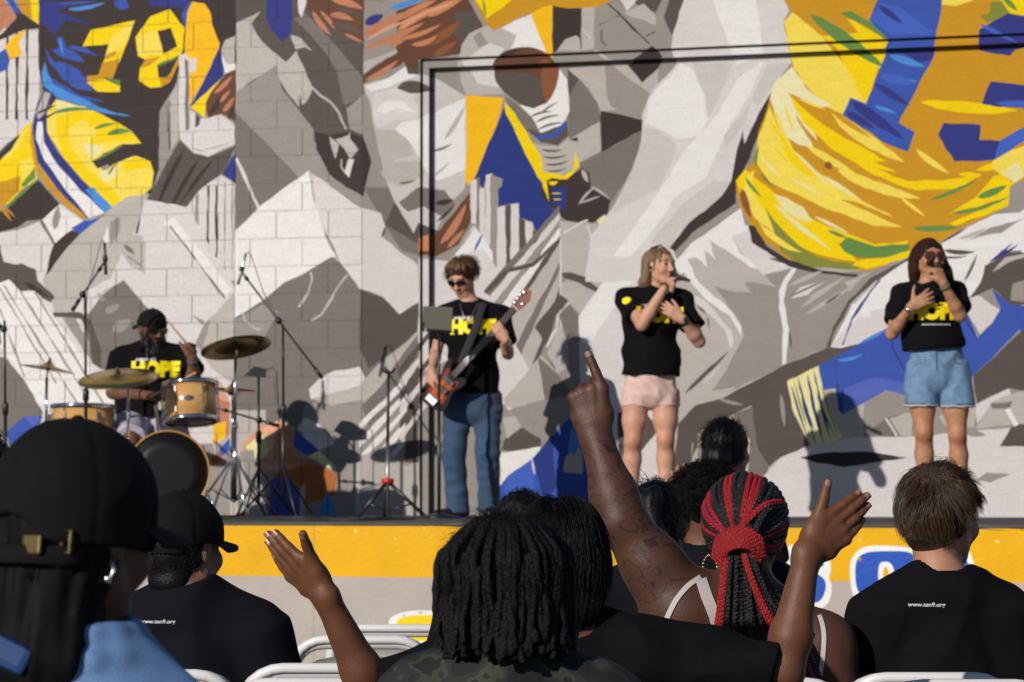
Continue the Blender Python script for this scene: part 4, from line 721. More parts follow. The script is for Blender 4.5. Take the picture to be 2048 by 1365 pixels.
def head_col(base, c, fr, sc=1.0, lip=(.62, .30, .27), brow=(.12, .07, .04), beard=None, eyes=True, spots=()):
    cc = np.array(c); R = np.array([list(x) for x in fr.ax()]); base = np.array(base)
    def fn(p):
        q = (p-cc)@R.T/sc; col = np.tile(base, (len(p), 1))
        near = np.linalg.norm(q, axis=1) < .16
        def m(a, b): col[a & near] = b
        ck = near & (q[:, 1] > .03); w = np.exp(-(((np.abs(q[:, 0])-.045)/.022)**2+((q[:, 2]+.03)/.022)**2))*ck
        col = col*(1+w[:, None]*np.array([.08, -.12, -.12]))
        col[near & (np.abs(q[:, 0]) < .027) & (q[:, 1] > .075) & (q[:, 2] < -.056) & (q[:, 2] > -.080)] *= np.array(lip)/np.array([.75, .5, .42])
        m((np.abs(np.abs(q[:, 0])-.034) < .02) & (q[:, 1] > .06) & (np.abs(q[:, 2]-.03-(.034-np.abs(q[:, 0]))*.1) < .0055), brow)
        if eyes: m((np.abs(np.abs(q[:, 0])-.033) < .013) & (q[:, 1] > .06) & (np.abs(q[:, 2]-.006) < .006), (.03, .02, .015))
        m((np.abs(q[:, 0]) > .086) & (np.abs(q[:, 1]) < .012) & (np.abs(q[:, 2]) < .014), base*.5)
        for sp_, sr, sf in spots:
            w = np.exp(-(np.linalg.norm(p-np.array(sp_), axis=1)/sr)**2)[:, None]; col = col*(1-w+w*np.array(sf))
        if beard is not None: m((q[:, 1] > .02) & (q[:, 2] < -.035), beard)
        return np.clip(col, 0, 1)
    return fn
FING = ((.030, .096, .071, .0099), (.0102, .1, .079, .0101), (-.0102, .097, .073, .0097), (-.029, .089, .057, .0087))
def add_hand(v, w, d, n, thumb, curl=((15, 20, 15),)*4, tdir=(.75, .55, .1), tcurl=(10, 15), sc=1.0, spread=4, k=.006, wr=.026):
    """w wrist, d finger direction, n out of the palm, thumb: the side the thumb is on; curl in degrees per joint"""
    d = Vector(d).normalized(); n = Vector(n); n = (n-d*n.dot(d)).normalized(); t = d.cross(n)
    if t.dot(Vector(thumb)) < 0: t = -t
    w = Vector(w); A = lambda a, b, c: w+(t*a+d*b+n*c)*sc
    v.ecap(A(0, -.005, 0), A(0, .04, 0), (.0255*sc, .0195*sc), (.037*sc, .0155*sc), t, .025)
    v.ecap(A(.002, .04, 0), A(0, .085, -.001), (.037*sc, .0155*sc), (.040*sc, .0125*sc), t, .012)
    v.ell(A(.024, .04, .012), (.017*sc, .028*sc, .014*sc), [t, d, n], .012); v.ell(A(-.024, .04, .01), (.014*sc, .03*sc, .012*sc), [t, d, n], .012)
    tips = []
    for i, (x, y, ln, r) in enumerate(FING):
        c = curl[i] if i < len(curl) else curl[-1]
        p = A(x, y-.008, -.001); ang = 0; sa = math.radians(spread*(1.5-i)+(c[3] if len(c) > 3 else 0)); dd0 = (d*math.cos(sa)+t*math.sin(sa)).normalized()
        v.cap(A(x*.8, .05, -.003), p, r*1.05*sc, r*1.12*sc, k)
        rr = r*1.08*sc
        for q, (fr_, cg) in enumerate(zip((.46, .3, .24), c[:3])):
            ang += math.radians(cg); dd = dd0*math.cos(ang)+n*math.sin(ang); e = p+dd*ln*fr_*sc
            v.cap(p, e, rr, rr*.92, .003 if q else k); p = e; rr *= .92
        tips.append((p, dd, rr))
    td = (d*tdir[0]+t*tdir[1]+n*tdir[2]).normalized()
    p = A(.020, .030, .005); e = p+td*.046*sc; v.cap(p, e, .0148*sc, .0125*sc, .016)
    bend = (n*.5-t*.9).normalized(); ax = td
    for ln, r0, r1, cg in ((.034, .0122, .0108, tcurl[0]), (.03, .0108, .0088, tcurl[1])):
        a = math.radians(cg); b = (bend-ax*bend.dot(ax)).normalized(); ax = (ax*math.cos(a)+b*math.sin(a)).normalized(); f = e+ax*ln*sc; v.cap(e, f, r0*sc, r1*sc, .004); e = f
    tips.append((e, ax, .0088*sc)); v.tips = tips; v.hn = n
    return tips
def add_nails(tips, n, parent, col, name='fingernail'):
    m = mat('nail_%d%d' % (int(col[0]*99), int(col[1]*99)), col, .35)
    for p, d, r in tips:
        b = (-Vector(n)); b = (b-d*b.dot(d)).normalized(); s_ = d.cross(b)
        vs = []; 
        for iy in range(4):
            y = -.006+.013*iy/3
            for ix in range(5):
                a = math.radians(-55+110*ix/4); rr = r*1.07; vs.append(Vector(p)+d*(y-.001)+b*(math.cos(a)*rr)+s_*(math.sin(a)*rr*.9))
        fs = [(iy*5+ix, iy*5+ix+1, iy*5+ix+6, iy*5+ix+5) for iy in range(3) for ix in range(4)]
        MB().add(vs, fs).build(name, m, parent)
def strands(name, pts, r0, r1, material, parent, sides=3):   # pts (N,S,3)
    N_, S_, _ = pts.shape
    t = np.gradient(pts, axis=1); t /= np.linalg.norm(t, axis=2)[..., None]+1e-9
    ref = np.array([0.31, 0.52, 0.79]); x = np.cross(t, ref); x /= np.linalg.norm(x, axis=2)[..., None]+1e-9; y = np.cross(t, x)
    rad = np.linspace(r0, r1, S_)[None, :, None]
    if np.ndim(r0): rad = np.array(r0)[:, None, None]*np.linspace(1, .35, S_)[None, :, None]
    ring = []
    for k in range(sides):
        a = 2*math.pi*k/sides; ring.append(pts+(x*math.cos(a)+y*math.sin(a))*rad)
    vs = np.stack(ring, 2).reshape(-1, 3)
    b = (np.arange(N_)[:, None, None]*S_+np.arange(S_-1)[None, :, None])*sides; k = np.arange(sides)[None, None, :]; l = (k+1) % sides
    fs = np.stack([b+k, b+l, b+sides+l, b+sides+k], -1).reshape(-1, 4)
    o = np.array(parent.location) + (np.array(parent.parent.location) if parent.parent else 0)
    return link(name, np_mesh(name, vs-o, fs, True), material, parent)
def hair_strands(name, c, fr, parent, material, n, length, comb, region, rad=.0009, layer=(.0, .012), jit=.25, steps=7, ell=(.08, .1, .097), off=(0, -.014, .022), rise=.5, grav=0.0, seed=1, curl=0.0, taper=.3, clump=0):
    rg = np.random.RandomState(seed); ell = np.array(ell); off = np.array(off)
    d = rg.normal(size=(n*6, 3)); d /= np.linalg.norm(d, axis=1)[:, None]; d = d[region(d)][:n]; n = len(d)
    p = d*ell*(1+.0)+off; ln = rg.uniform(length[0], length[1], n); lay = rg.uniform(layer[0], layer[1], n)/.09
    jv = rg.normal(size=(n, 3))*jit
    if clump:
        cn = rg.randint(0, clump, n); jc = rg.normal(size=(clump, 3))*jit; key = rg.normal(size=(clump, 3)); key /= np.linalg.norm(key, axis=1)[:, None]
        cn = np.argmax(d@key.T, axis=1); jv = jc[cn]+jv*.35
    pts = [p.copy()]; st = ln/(steps-1)
    for k in range(steps-1):
        s_ = k/(steps-1); e = (p-off)/ell; nr = e/ell; nr /= np.linalg.norm(nr, axis=1)[:, None]
        cb = comb(p, d); cb = cb-nr*np.sum(cb*nr, axis=1)[:, None]; cb /= np.linalg.norm(cb, axis=1)[:, None]+1e-9
        t = cb+nr*rise*(1-s_)**2+jv*(.4+.8*s_)+np.array([0, 0, -grav*s_])
        if curl: t = t+rg.normal(size=(n, 3))*curl
        t /= np.linalg.norm(t, axis=1)[:, None]; p = p+t*st[:, None]
        e = (p-off)/ell; r = np.linalg.norm(e, axis=1); need = 1+lay*min(1, (k+1)/2); f = np.where(r < need, need/r, 1); p = e*f[:, None]*ell+off
        pts.append(p.copy())
    Q = np.stack(pts, 1); R = np.array([list(x) for x in fr.ax()]); Q = Q@R+np.array(c)
    return strands(name, Q, rad, rad*taper, material, parent)
def torso(v, J, b=1.0, inf=0.0, hips=True, k=.05, chest=1.0, belly=1.0):
    """J: pelvis, chest, neck, shL, shR ; b build"""
    sd = (Vector(J['shR'])-Vector(J['shL'])).normalized()
    pe, ch, ne = Vector(J['pelvis']), Vector(J['chest']), Vector(J['neck']); wa = lerp(pe, ch, .45)
    w = (Vector(J['shR'])-Vector(J['shL'])).length/2
    v.ecap(pe, wa, (.155*b*belly+inf, .115*b*belly+inf), (.14*b*belly+inf, .105*b*belly+inf), sd, k)
    v.ecap(wa, ch, (.14*b*belly+inf, .105*b*belly+inf), (w*.86+inf, .112*b*chest+inf), sd, k)
    v.ecap(ch, lerp(ch, ne, .7), (w*.86+inf, .112*b*chest+inf), (w*.55+inf, .075*b+inf), sd, k)
    for s_ in ('shL', 'shR'):
        v.cap(lerp(ne, J[s_], .12)-ZV*.015, Vector(J[s_])-ZV*.004, .05*b+inf, .056*b+inf, .05)
def limb_arm(v, sh, el, wr, b=1.0, k=.03):
    v.cap(sh, lerp(sh, el, .45), .056*b, .051*b, k).cap(lerp(sh, el, .45), el, .051*b, .040*b, k)
    v.cap(el, lerp(el, wr, .3), .040*b, .043*b, .02).cap(lerp(el, wr, .3), wr, .043*b, .026*b, .02)
def limb_leg(v, hip, kn, an, b=1.0, k=.03, calf=None):
    v.cap(hip, lerp(hip, kn, .5), .088*b, .072*b, k).cap(lerp(hip, kn, .5), kn, .072*b, .053*b, k)
    back = calf if calf is not None else Vector((0, 0, 0))
    m = lerp(kn, an, .28)+back*.015
    v.cap(kn, m, .052*b, .056*b, .02).cap(m, an, .056*b, .033*b, .02)
def tee(v, J, inf=.014, hem=None, sleeve=.62, b=1.0, slr=.066, loose=0.0, chest=1.0, belly=1.0, neckr=.07, neck_up=.02):
    torso(v, J, b, inf+loose, True, .05, chest, belly)
    pe, ch = Vector(J['pelvis']), Vector(J['chest'])
    hem = pe if hem is None else Vector(hem)
    sd = (Vector(J['shR'])-Vector(J['shL'])).normalized()
    v.ecap(lerp(hem, ch, .35), hem-(ch-hem).normalized()*.06, (.15*b*belly+inf+loose, .115*b*belly+inf+loose), (.158*b*belly+inf+loose*1.3, .122*b*belly+inf+loose*1.3), sd, .06)
    v.plane(hem, hem-ch)
    for s_, e_ in (('shL', 'elL'), ('shR', 'elR')):
        a = Vector(J[s_]); e = lerp(J[s_], J[e_], sleeve); v.cyl(a-(e-a).normalized()*.02, e, slr*b+.002, (slr+.004)*b+loose, .03)
    ne = Vector(J['neck']); up = (Vector(J['head'])-ne).normalized()
    v.cap(ne+up*neck_up, ne+up*.14, neckr, neckr*1.05, .012, 'sub')
TEX_SKIN = dict(rough=.52, noise=.16, nscale=22, bump=.13, bscale=210, spec=.35, detail=8)
def skin_mat(): return mat('skin', None, attr='paint', **TEX_SKIN)
cloth_black = lambda: mat('black_cotton', (.0042, .0036, .0046), .9, noise=.2, nscale=40, bump=.25, bscale=500, spec=.14)
# lettering that follows a surface
def text_mesh(txt, size, bold=0.0, shear=0.0, sx=1.0):
    cu = bpy.data.curves.new('t', 'FONT'); cu.body = txt; cu.size = size; cu.offset = bold; cu.shear = shear; cu.align_x = 'CENTER'; cu.align_y = 'CENTER'; cu.resolution_u = 4
    ob = bpy.data.objects.new('t', cu); COL.objects.link(ob); dg = bpy.context.evaluated_depsgraph_get()
    me = bpy.data.meshes.new_from_object(ob.evaluated_get(dg)); bpy.data.objects.remove(ob); bpy.data.curves.remove(cu)
    bm = bmesh.new(); bm.from_mesh(me); bmesh.ops.triangulate(bm, faces=bm.faces[:])
    for _ in range(3):
        lg = [e for e in bm.edges if e.calc_length() > size*.22]
        if not lg: break
        bmesh.ops.subdivide_edges(bm, edges=lg, cuts=1); bmesh.ops.triangulate(bm, faces=bm.faces[:])
    bm.verts.index_update(); vs = [(v.co.x*sx, v.co.y) for v in bm.verts]; fs = [[v.index for v in f.verts] for f in bm.faces]; bm.free(); bpy.data.meshes.remove(me)
    return vs, fs
def print_on(name, target, vs, fs, center, xdir, ydir, material, parent, lift=.003):
    """lays a flat print on the surface of target, seen along the normal xdir x ydir"""
    off = Vector(target.parent.location)
    me = target.data; bv = BVHTree.FromPolygons([v.co+off for v in me.vertices], [p.vertices[:] for p in me.polygons])
    x = Vector(xdir).normalized(); y = Vector(ydir); y = (y-x*y.dot(x)).normalized(); n = x.cross(y); out = []; ok = []
    for a, b in vs:
        o = Vector(center)+x*a+y*b+n*.4; hit = bv.ray_cast(o, -n, 1.0)
        ok.append(hit[0] is not None); out.append((hit[0]+n*lift) if hit[0] is not None else o)
    fs = [f for f in fs if all(ok[i] for i in f)]
    if not fs: return None
    return MB().add(out, fs, True).build(name, material, parent)
def Dw(px): return 20.4/(1+math.tan(YAW)*((px-1024)/FPX+0.0156))        # depth of the wall at a picture column
# ---------------------------------------------------------------- the band
yel = mat('yellow_print', srgb(250, 222, 0), .6); wht = mat('white_print', (.75, .75, .75), .6)
def hope(target, center, xd, yd, parent, s=.115):
    vs, fs = text_mesh('HOPE', s, .010, 0, .95); print_on('shirt_print', target, vs, fs, center, xd, yd, yel, parent)
    vs, fs = [], []                                     # a line too small to read in the photograph
    rg_ = random.Random(6); x = -s*.55
    for k in range(13):
        w = s*rg_.uniform(.035, .07); h = s*rg_.uniform(.12, .15); n = len(vs); vs += [(x, -h/2), (x+w, -h/2), (x+w, h/2), (x, h/2)]; fs.append((n, n+1, n+2, n+3)); x += w+s*(.02 if k % 5 else .05)
    print_on('small_print', target, vs, fs, Vector(center)+Vector(yd)*s*.52-Vector(xd)*s*.45, xd, yd, wht, parent)
def shoe(v, an, d, z, sc=1.0):
    d = Vector(d).normalized(); a = Vector((an[0], an[1], z))
    v.ecap(a-d*.055*sc+ZV*.035, a+d*.02*sc+ZV*.04, (.038*sc, .036*sc), (.042*sc, .04*sc), d.cross(ZV), .03)
    v.ecap(a+d*.02*sc+ZV*.035, a+d*.16*sc+ZV*.028, (.043*sc, .035*sc), (.042*sc, .026*sc), d.cross(ZV), .03); v.plane(a+ZV*.001, -ZV)
def shades(c, fr, parent, frame, lens, sc=1.0, w=.062, h=.022):
    A = lambda x, y, z: fr.at(c, x*sc, y*sc, z*sc)
    mb = MB(); fm = MB()
    for sx in (-1, 1):
        pts = []
        for k in range(14):
            a = 2*math.pi*k/14; x = math.copysign(abs(math.cos(a))**.7, math.cos(a)); z = math.copysign(abs(math.sin(a))**.7, math.sin(a))
            xx = sx*.036+x*w*.5; pts.append(A(xx, .112-abs(xx)*.32, .004+z*h))
        cc = A(sx*.036, .116-.036*.32, .004); mb.add([cc]+pts, [(0, i+1, (i+1) % 14+1) for i in range(14)], True); fm.tube(pts, .003*sc, 6, True)
        fm.tube([A(sx*.067, .09, .012), A(sx*.08, .05, .012), A(sx*.083, -.005, .01)], .003*sc, 6)
    fm.tube([A(-.008, .113, .01), A(.008, .113, .01)], .003*sc, 6)
    f = fm.build('sunglasses', frame, parent); return f, mb.build('lens', lens, f)
def watch(c, ax, r, parent, col, face=None, name='wristwatch'):
    mb = MB(); ax = Vector(ax).normalized(); mb.lathe(Vector(c)-ax*.011, ax, [(r, 0), (r+.004, .003), (r+.004, .019), (r, .022)], 18)
    if face is not None:
        f = Vector(face).normalized(); mb.lathe(Vector(c)+f*(r+.001), f, [(.017, 0), (.017, .006), (.013, .008)], 16)
    return mb.build(name, col, parent)
silver = mat('silver', (.7, .7, .7), .25, 1); chrome = mat('chrome', (.78, .78, .8), .12, 1)
blk_plastic = mat('black_plastic', (.012, .012, .013), .42); blk_metal = mat('black_metal', (.012, .012, .013), .38, .0, spec=.6)
dark_lens = mat('dark_lens', (.008, .008, .01), .08, spec=.8)
def hair_groove(c, fr, seed, amp=.006, freq=150):
    cc = np.array(c); R = np.array([list(x) for x in fr.ax()]); rg = np.random.RandomState(seed); k = rg.uniform(.7, 1.3, 5); ph = rg.uniform(0, 6, 5)
    def fn(p):
        q = (p-cc)@R.T; a = np.arctan2(q[:, 0], q[:, 1]+.03)*.09; b = q[:, 2]
        return amp*(np.sin(a*freq*k[0]*1.5+12*b+ph[0])*.5+np.sin(a*freq*k[1]+20*b*k[2]+ph[1])*.6+np.sin(q[:, 0]*freq*.4+b*60+ph[2])*.4)
    return fn
def microphone(p, d, parent=None, ln=.20, col=None, label='', name='microphone', grip=True):
    d = Vector(d).normalized(); t = thing(name, Vector(p), label, 'microphone')
    if grip:
        MB().lathe(p, d, [(.0, 0), (.009, .001), (.0115, .02), (.0165, ln*.72), (.019, ln*.76)], 14).build('handle', col or blk_plastic, t)
        MB().lathe(Vector(p)+d*ln*.76, d, [(.019, 0), (.0245, .012), (.025, .03), (.02, .045), (.0, .052)], 16).build('grille', mat('mic_grille', (.05, .05, .05), .5, .6, bump=.8, bscale=900), t)
    return t
# --- bass player
D0 = 19.2; q = lambda x, y, dd=0: P(x, y, D0+dd)
J = dict(pelvis=q(945, 806), chest=q(945, 668), neck=q(938, 607), head=q(925, 556, -.03), shL=q(894, 628), shR=q(1000, 628), elL=q(872, 705, .03), elR=q(1016, 708, -.10), wrL=q(864, 742, -.2), wrR=q(1011, 680, -.33))
bassist = thing('person', Vector((q(940, 1000).x, D0, STZ)), 'young man in black tee and blue jeans playing the sunburst bass, wearing sunglasses', 'person', None)
fr = Fr(fdir(-28, -28), (0, 0, 1)); hc = J['head']
v = Vol(.006); torso(v, J, .93); v.cap(J['neck'], hc-fr.u*.05-fr.f*.02, .054, .052, .03); add_head(v, hc, fr, .98)
limb_arm(v, J['shL'], J['elL'], J['wrL'], .9); limb_arm(v, J['shR'], J['elR'], J['wrR'], .92)
add_hand(v, J['wrL'], q(857, 775, -.24)-J['wrL'], (.5, .8, -.2), (.7, -.3, 0), ((25, 40, 30), (30, 45, 30), (35, 45, 30), (40, 45, 30)), sc=.98)
add_hand(v, J['wrR'], q(984, 642, -.335)-J['wrR'], (-.1, 1, .1), (.6, .2, .7), ((20, 45, 40), (22, 48, 40), (25, 50, 40), (30, 50, 40)), tdir=(.6, .3, .7), sc=.98)
SKW = (.53, .27, .18)
vol_obj('body', v, skin_mat(), bassist, head_col(SKW, hc, fr, .98, brow=(.16, .09, .04)))
v = Vol(.006)
v.ell(fr.at(hc, 0, -.018, .045), (.086, .104, .088), fr.ax(), .02); v.ell(fr.at(hc, .02, .045, .10), (.06, .05, .035), fr.ax(), .03); v.ell(fr.at(hc, -.035, .06, .09), (.045, .04, .035), fr.ax(), .02)
v.ell(fr.at(hc, 0, .12, -.03), (.06, .075, .082), fr.ax(), .03, 'sub'); v.ell(fr.at(hc, 0, .03, -.12), (.12, .12, .10), fr.ax(), .02, 'sub'); v.disp(hair_groove(hc, fr, 4, .006))
hb = mat('hair_lightbrown', (.12, .06, .026), .5, noise=.35, nscale=60, bump=.4, bscale=200)
vol_obj('hair', v, hb, bassist)
hair_strands('hair_strands', hc, fr, bassist, hb, 1500, (.04, .085), lambda p, d: np.stack([p[:, 0]*2-.3, np.full(len(p), .5), np.where(p[:, 1] > .03, .2, -.6)], 1), lambda d: (d[:, 2] > .0) & ~((d[:, 1] > .5) & (d[:, 2] < .55)), .0016, (.008, .03), .5, ell=(.083, .104, .1), rise=.6, seed=3, clump=40)
v = Vol(.007); tee(v, J, .012, hem=q(946, 786, -.01), sleeve=.72, b=.95, loose=.006, slr=.068); v.disp(folds(2, .009, 22)); sh = vol_obj('tee_shirt', v, cloth_black(), bassist)
hope(sh, q(946, 657), (1, 0, 0), (0, 0, 1), sh, .125)
v = Vol(.008)
hl, hr = q(918, 805), q(976, 805); kl, kr = q(907, 905, -.04), q(975, 905, -.04); al, ar = q(915, 1012, -.02), q(978, 1012, .02)
v.ecap(q(947, 780), q(947, 815), (.165, .125), (.17, .135), (1, 0, 0), .03); v.plane(q(947, 778), ZV)
for a, b, c in ((hl, kl, al), (hr, kr, ar)):
    v.cap(a, b, .103, .08, .03); v.cap(b, c, .078, .074, .03); v.cyl(c, Vector((c.x, c.y, STZ+.035)), .074, .08, .02)
v.disp(folds(5, .007, 36, dirv=(0, 0, .8)))
vol_obj('jeans', v, mat('denim_blue', srgb(46, 70, 98), .8, noise=.25, nscale=14, bump=.3, bscale=500, sheen=.2), bassist)
for a, d, nm in ((al, fdir(-55), 0), (ar, fdir(10), 1)):
    v = Vol(.006); shoe(v, a, d, STZ, 1.02); vol_obj('shoe', v, mat('black_leather', (.012, .011, .011), .4), bassist)
shades(hc, fr, bassist, blk_plastic, dark_lens, .98, h=.020)
watch(lerp(J['wrR'], J['elR'], .12), J['elR']-J['wrR'], .03, bassist, silver, (.2, -1, 0))
MB().tube([q(920, 607, -.10), q(928, 636, -.135), q(935, 648, -.145), q(943, 634, -.135), q(955, 607, -.10)], .004, 6).build('necklace', mat('dull_silver', (.4, .4, .4), .4, 1), bassist)
MB().tube([q(962, 603, .0), q(966, 608, -.09), q(950, 660, -.155), q(925, 720, -.17), q(908, 745, -.2)], .028, 8, flat=.12, nrm=(1, 0, 0)).build('guitar_strap', mat('strap', (.02, .02, .022), .8), bassist)
# --- bass guitar
b0 = q(880, 783, -.26); b1 = q(1052, 594, -.24); ax = (b1-b0).normalized(); nf = Vector((-.12, -1, .18)); nf = (nf-ax*nf.dot(ax)).normalized(); bs = nf.cross(ax).normalized()
bass = thing('bass_guitar', b0, 'sunburst electric bass guitar with dark neck slung on the young man', 'bass guitar')
S_ = .89
BP = lambda a, s, n=0: b0+ax*a*S_+bs*s*S_+nf*n
out = [(-.15, 0), (-.145, .07), (-.10, .135), (-.02, .15), (.05, .115), (.11, .105), (.17, .135), (.235, .15), (.265, .135), (.25, .105), (.20, .075), (.18, .035), (.18, -.035), (.20, -.07), (.215, -.10), (.19, -.13), (.13, -.125), (.07, -.10), (.0, -.125), (-.07, -.155), (-.125, -.11)]
out = [tuple(x) for x in catmull([(a*.92, b*.8) for a, b in out], 3)]
def slab(mb, out, t, z0=0):
    n = len(out); vs = [BP(a, s, z0) for a, s in out]+[BP(a*.985, s*.97, z0+t*.5) for a, s in out]+[BP(a, s, z0-t) for a, s in out]
    c = tessellate_polygon([[Vector((a, s, 0)) for a, s in out]])
    fs = [tuple(i for i in f) for f in c]
    fs = []
    for f in c: fs.append(tuple(f))
    for f in c: fs.append(tuple(i+2*n for i in f[::-1]))
    for i in range(n): j = (i+1) % n; fs.append((i, j, 2*n+j, 2*n+i))
    vs2 = vs; mb.add(vs2, fs, False)
def burst_mat():
    m = bpy.data.materials.new('sunburst'); m.use_nodes = True; nt = m.node_tree; b = nt.nodes['Principled BSDF']; b.inputs['Roughness'].default_value = .5; b.inputs['Specular IOR Level'].default_value = .12; b.inputs['Coat Weight'].default_value = .05
    at = nt.nodes.new('ShaderNodeAttribute'); at.attribute_name = 'paint'; nt.links.new(at.outputs[0], b.inputs['Base Color']); return m
mb = MB(); slab(mb, out, .04)
gb = mb.build('guitar_body', burst_mat(), bass)
cc = gb.data.color_attributes.new('paint', 'FLOAT_COLOR', 'POINT')
o2 = np.array(out)
for i, vv in enumerate(gb.data.vertices):
    w = Vector(vv.co); cc.data[i].color = (.014, .005, .004, 1)
mb = MB(); inn = [(a*.72+.0, s*.66) for a, s in out]; vs = [BP(a, s, .0012) for a, s in inn]; c = tessellate_polygon([[Vector((a, s, 0)) for a, s in inn]]); mb.add(vs, [tuple(f) for f in c], False)
ins = mb.build('burst_field', burst_mat(), bass); cc = ins.data.color_attributes.new('paint', 'FLOAT_COLOR', 'POINT')
for i in range(len(ins.data.vertices)): cc.data[i].color = (.22, .03, .008, 1)
mb = MB(); inn = [(a*.5, s*.42) for a, s in out]; vs = [BP(a, s, .0024) for a, s in inn]; mb.add(vs, [tuple(f) for f in c], False)
i2 = mb.build('burst_heart', burst_mat(), bass); cc = i2.data.color_attributes.new('paint', 'FLOAT_COLOR', 'POINT')
for i in range(len(i2.data.vertices)): cc.data[i].color = (.5, .11, .02, 1)
mb = MB(); mb.box(BP(.50, 0, .006), ax, bs, nf, .62, .045, .018, .005); mb.build('neck', mat('rosewood', (.07, .035, .02), .45, noise=.3, nscale=40), bass)
mb = MB(); mb.add([BP(.84, .028, .004), BP(.86, .05, .004), BP(1.0, .055, .004), BP(1.02, .0, .004), BP(.96, -.04, .004), BP(.85, -.03, .004)]+[BP(.84, .028, -.012), BP(.86, .05, -.012), BP(1.0, .055, -.012), BP(1.02, .0, -.012), BP(.96, -.04, -.012), BP(.85, -.03, -.012)], [(0, 1, 2, 3, 4, 5), (11, 10, 9, 8, 7, 6)]+[(i, 6+i, 6+(i+1) % 6, (i+1) % 6) for i in range(6)], False)
hst = mb.build('headstock', mat('headstock', (.20, .06, .02), .3), bass)
for a, s in ((.87, .03), (.905, .035), (.94, .038), (.975, .03), (.90, -.02)):
    MB().lathe(BP(a, s, .003), nf, [(.010, 0), (.010, .012), (.006, .014)], 12).build('tuning_peg', silver, hst)
mb = MB(); mb.box(BP(.1, 0, .012), ax, bs, nf, .035, .09, .016, .004); mb.build('pickup', blk_plastic, bass)
mb = MB(); mb.box(BP(.02, 0, .012), ax, bs, nf, .035, .09, .016, .004); mb.build('pickup', blk_plastic, bass)
mb = MB(); mb.box(BP(-.09, 0, .012), ax, bs, nf, .05, .08, .018, .004); mb.build('bridge', silver, bass)
for k in range(4):
    s = (-.019+.0127*k); MB().tube([BP(-.08, s, .022), BP(.84, s*.8, .018)], .0013, 5).build('string', silver, bass)
MB().box(BP(.842, 0, .012), ax, bs, nf, .006, .05, .012).build('nut', mat('ivory', (.7, .65, .5), .5), bass)
# --- singer with blonde hair
D0 = 17.9; q = lambda x, y, dd=0: P(x, y, D0+dd)
J = dict(pelvis=q(1301, 775), chest=q(1303, 640), neck=q(1306, 586), head=q(1322, 534, -.02), shL=q(1256, 597), shR=q(1362, 603), elL=q(1284, 650, -.20), elR=q(1398, 683, -.10), wrL=q(1328, 578, -.22), wrR=q(1364, 638, -.22))
singer = thing('person', Vector((q(1300, 1000).x, D0, STZ)), 'long haired blonde singer in black tee and pale pink shorts, microphone at her mouth', 'person')
fr = Fr(fdir(36, 3)); hc = J['head']; mouth = fr.at(hc, 0, .108, -.066); mdir = fdir(46, -16); mbase = mouth+mdir*.15; mh = lerp(mbase, mouth, .84)
v = Vol(.006); torso(v, J, .96, chest=1.1, belly=.92); v.cap(J['neck']-ZV*.02, hc-fr.u*.05-fr.f*.02, .052, .05, .03); add_head(v, hc, fr, .97, .95)
limb_arm(v, J['shL'], J['elL'], J['wrL'], .96); limb_arm(v, J['shR'], J['elR'], J['wrR'], .96)
J['wrL'] = mh+Vector((-.02, .03, -.085))
add_hand(v, J['wrL'], mh-J['wrL']+Vector((-.015, .0, .03)), (.75, .1, .0), (.3, .8, .2), ((60, 55, 30), (65, 60, 30), (68, 60, 30), (70, 60, 30)), tdir=(.6, .5, .6), sc=.92)
add_hand(v, J['wrR'], q(1330, 615, -.24)-J['wrR'], (0, 1, 0), (0, 0, 1), ((12, 14, 10),)*4, sc=.92)
hl, hr = q(1272, 800), q(1331, 800); kl, kr = q(1266, 884, -.02), q(1331, 882, -.03); al, ar = q(1262, 1010, .02), q(1333, 1010, .0)
for a, b, c in ((hl, kl, al), (hr, kr, ar)):
    limb_leg(v, a, b, c, 1.02, calf=Vector((0, 1, 0)))
    v.ell(b+Vector((0, -.03, .0)), (.035, .03, .04), None, .03); v.cap(c, Vector((c.x, c.y, STZ+.05)), .033, .036, .02)
SKP = (.55, .285, .19)
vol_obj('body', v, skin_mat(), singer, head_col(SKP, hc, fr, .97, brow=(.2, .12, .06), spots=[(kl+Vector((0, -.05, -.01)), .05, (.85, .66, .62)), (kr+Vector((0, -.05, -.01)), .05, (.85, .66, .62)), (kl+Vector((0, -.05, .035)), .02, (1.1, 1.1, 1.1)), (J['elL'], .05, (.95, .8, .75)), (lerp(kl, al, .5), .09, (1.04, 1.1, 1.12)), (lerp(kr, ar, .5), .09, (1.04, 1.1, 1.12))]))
v = Vol(.006); v.ell(fr.at(hc, 0, -.02, .03), (.085, .105, .094), fr.ax(), .02); v.ell(fr.at(hc, 0, .115, .0), (.074, .066, .105), fr.ax(), .012, 'sub')
v.chain([fr.at(hc, 0, -.075, .03), fr.at(hc, -.02, -.11, -.07), fr.at(hc, -.04, -.115, -.14), fr.at(hc, -.06, -.12, -.22), fr.at(hc, -.07, -.10, -.32)], [.07, .07, .065, .05, .02], .04)
v.chain([fr.at(hc, .07, -.03, .0), fr.at(hc, .085, -.06, -.10), fr.at(hc, .08, -.075, -.18)], [.03, .035, .02], .03); v.ell(fr.at(hc, .10, .012, -.01), (.03, .028, .045), fr.ax(), .01, 'sub')
v.disp(hair_groove(hc, fr, 9, .006, 170)); vol_obj('hair', v, mat('hair_blonde', (.15, .085, .04), .45, noise=.4, nscale=50, bump=.4, bscale=200), singer)
v = Vol(.007); tee(v, J, .014, hem=q(1301, 751), sleeve=.66, b=.96, loose=.012, slr=.066, chest=1.14, belly=.95); v.disp(folds(12, .009, 20)); sh = vol_obj('tee_shirt', v, cloth_black(), singer)
hope(sh, q(1317, 634), (1, 0, 0), (0, 0, 1), sh, .12)
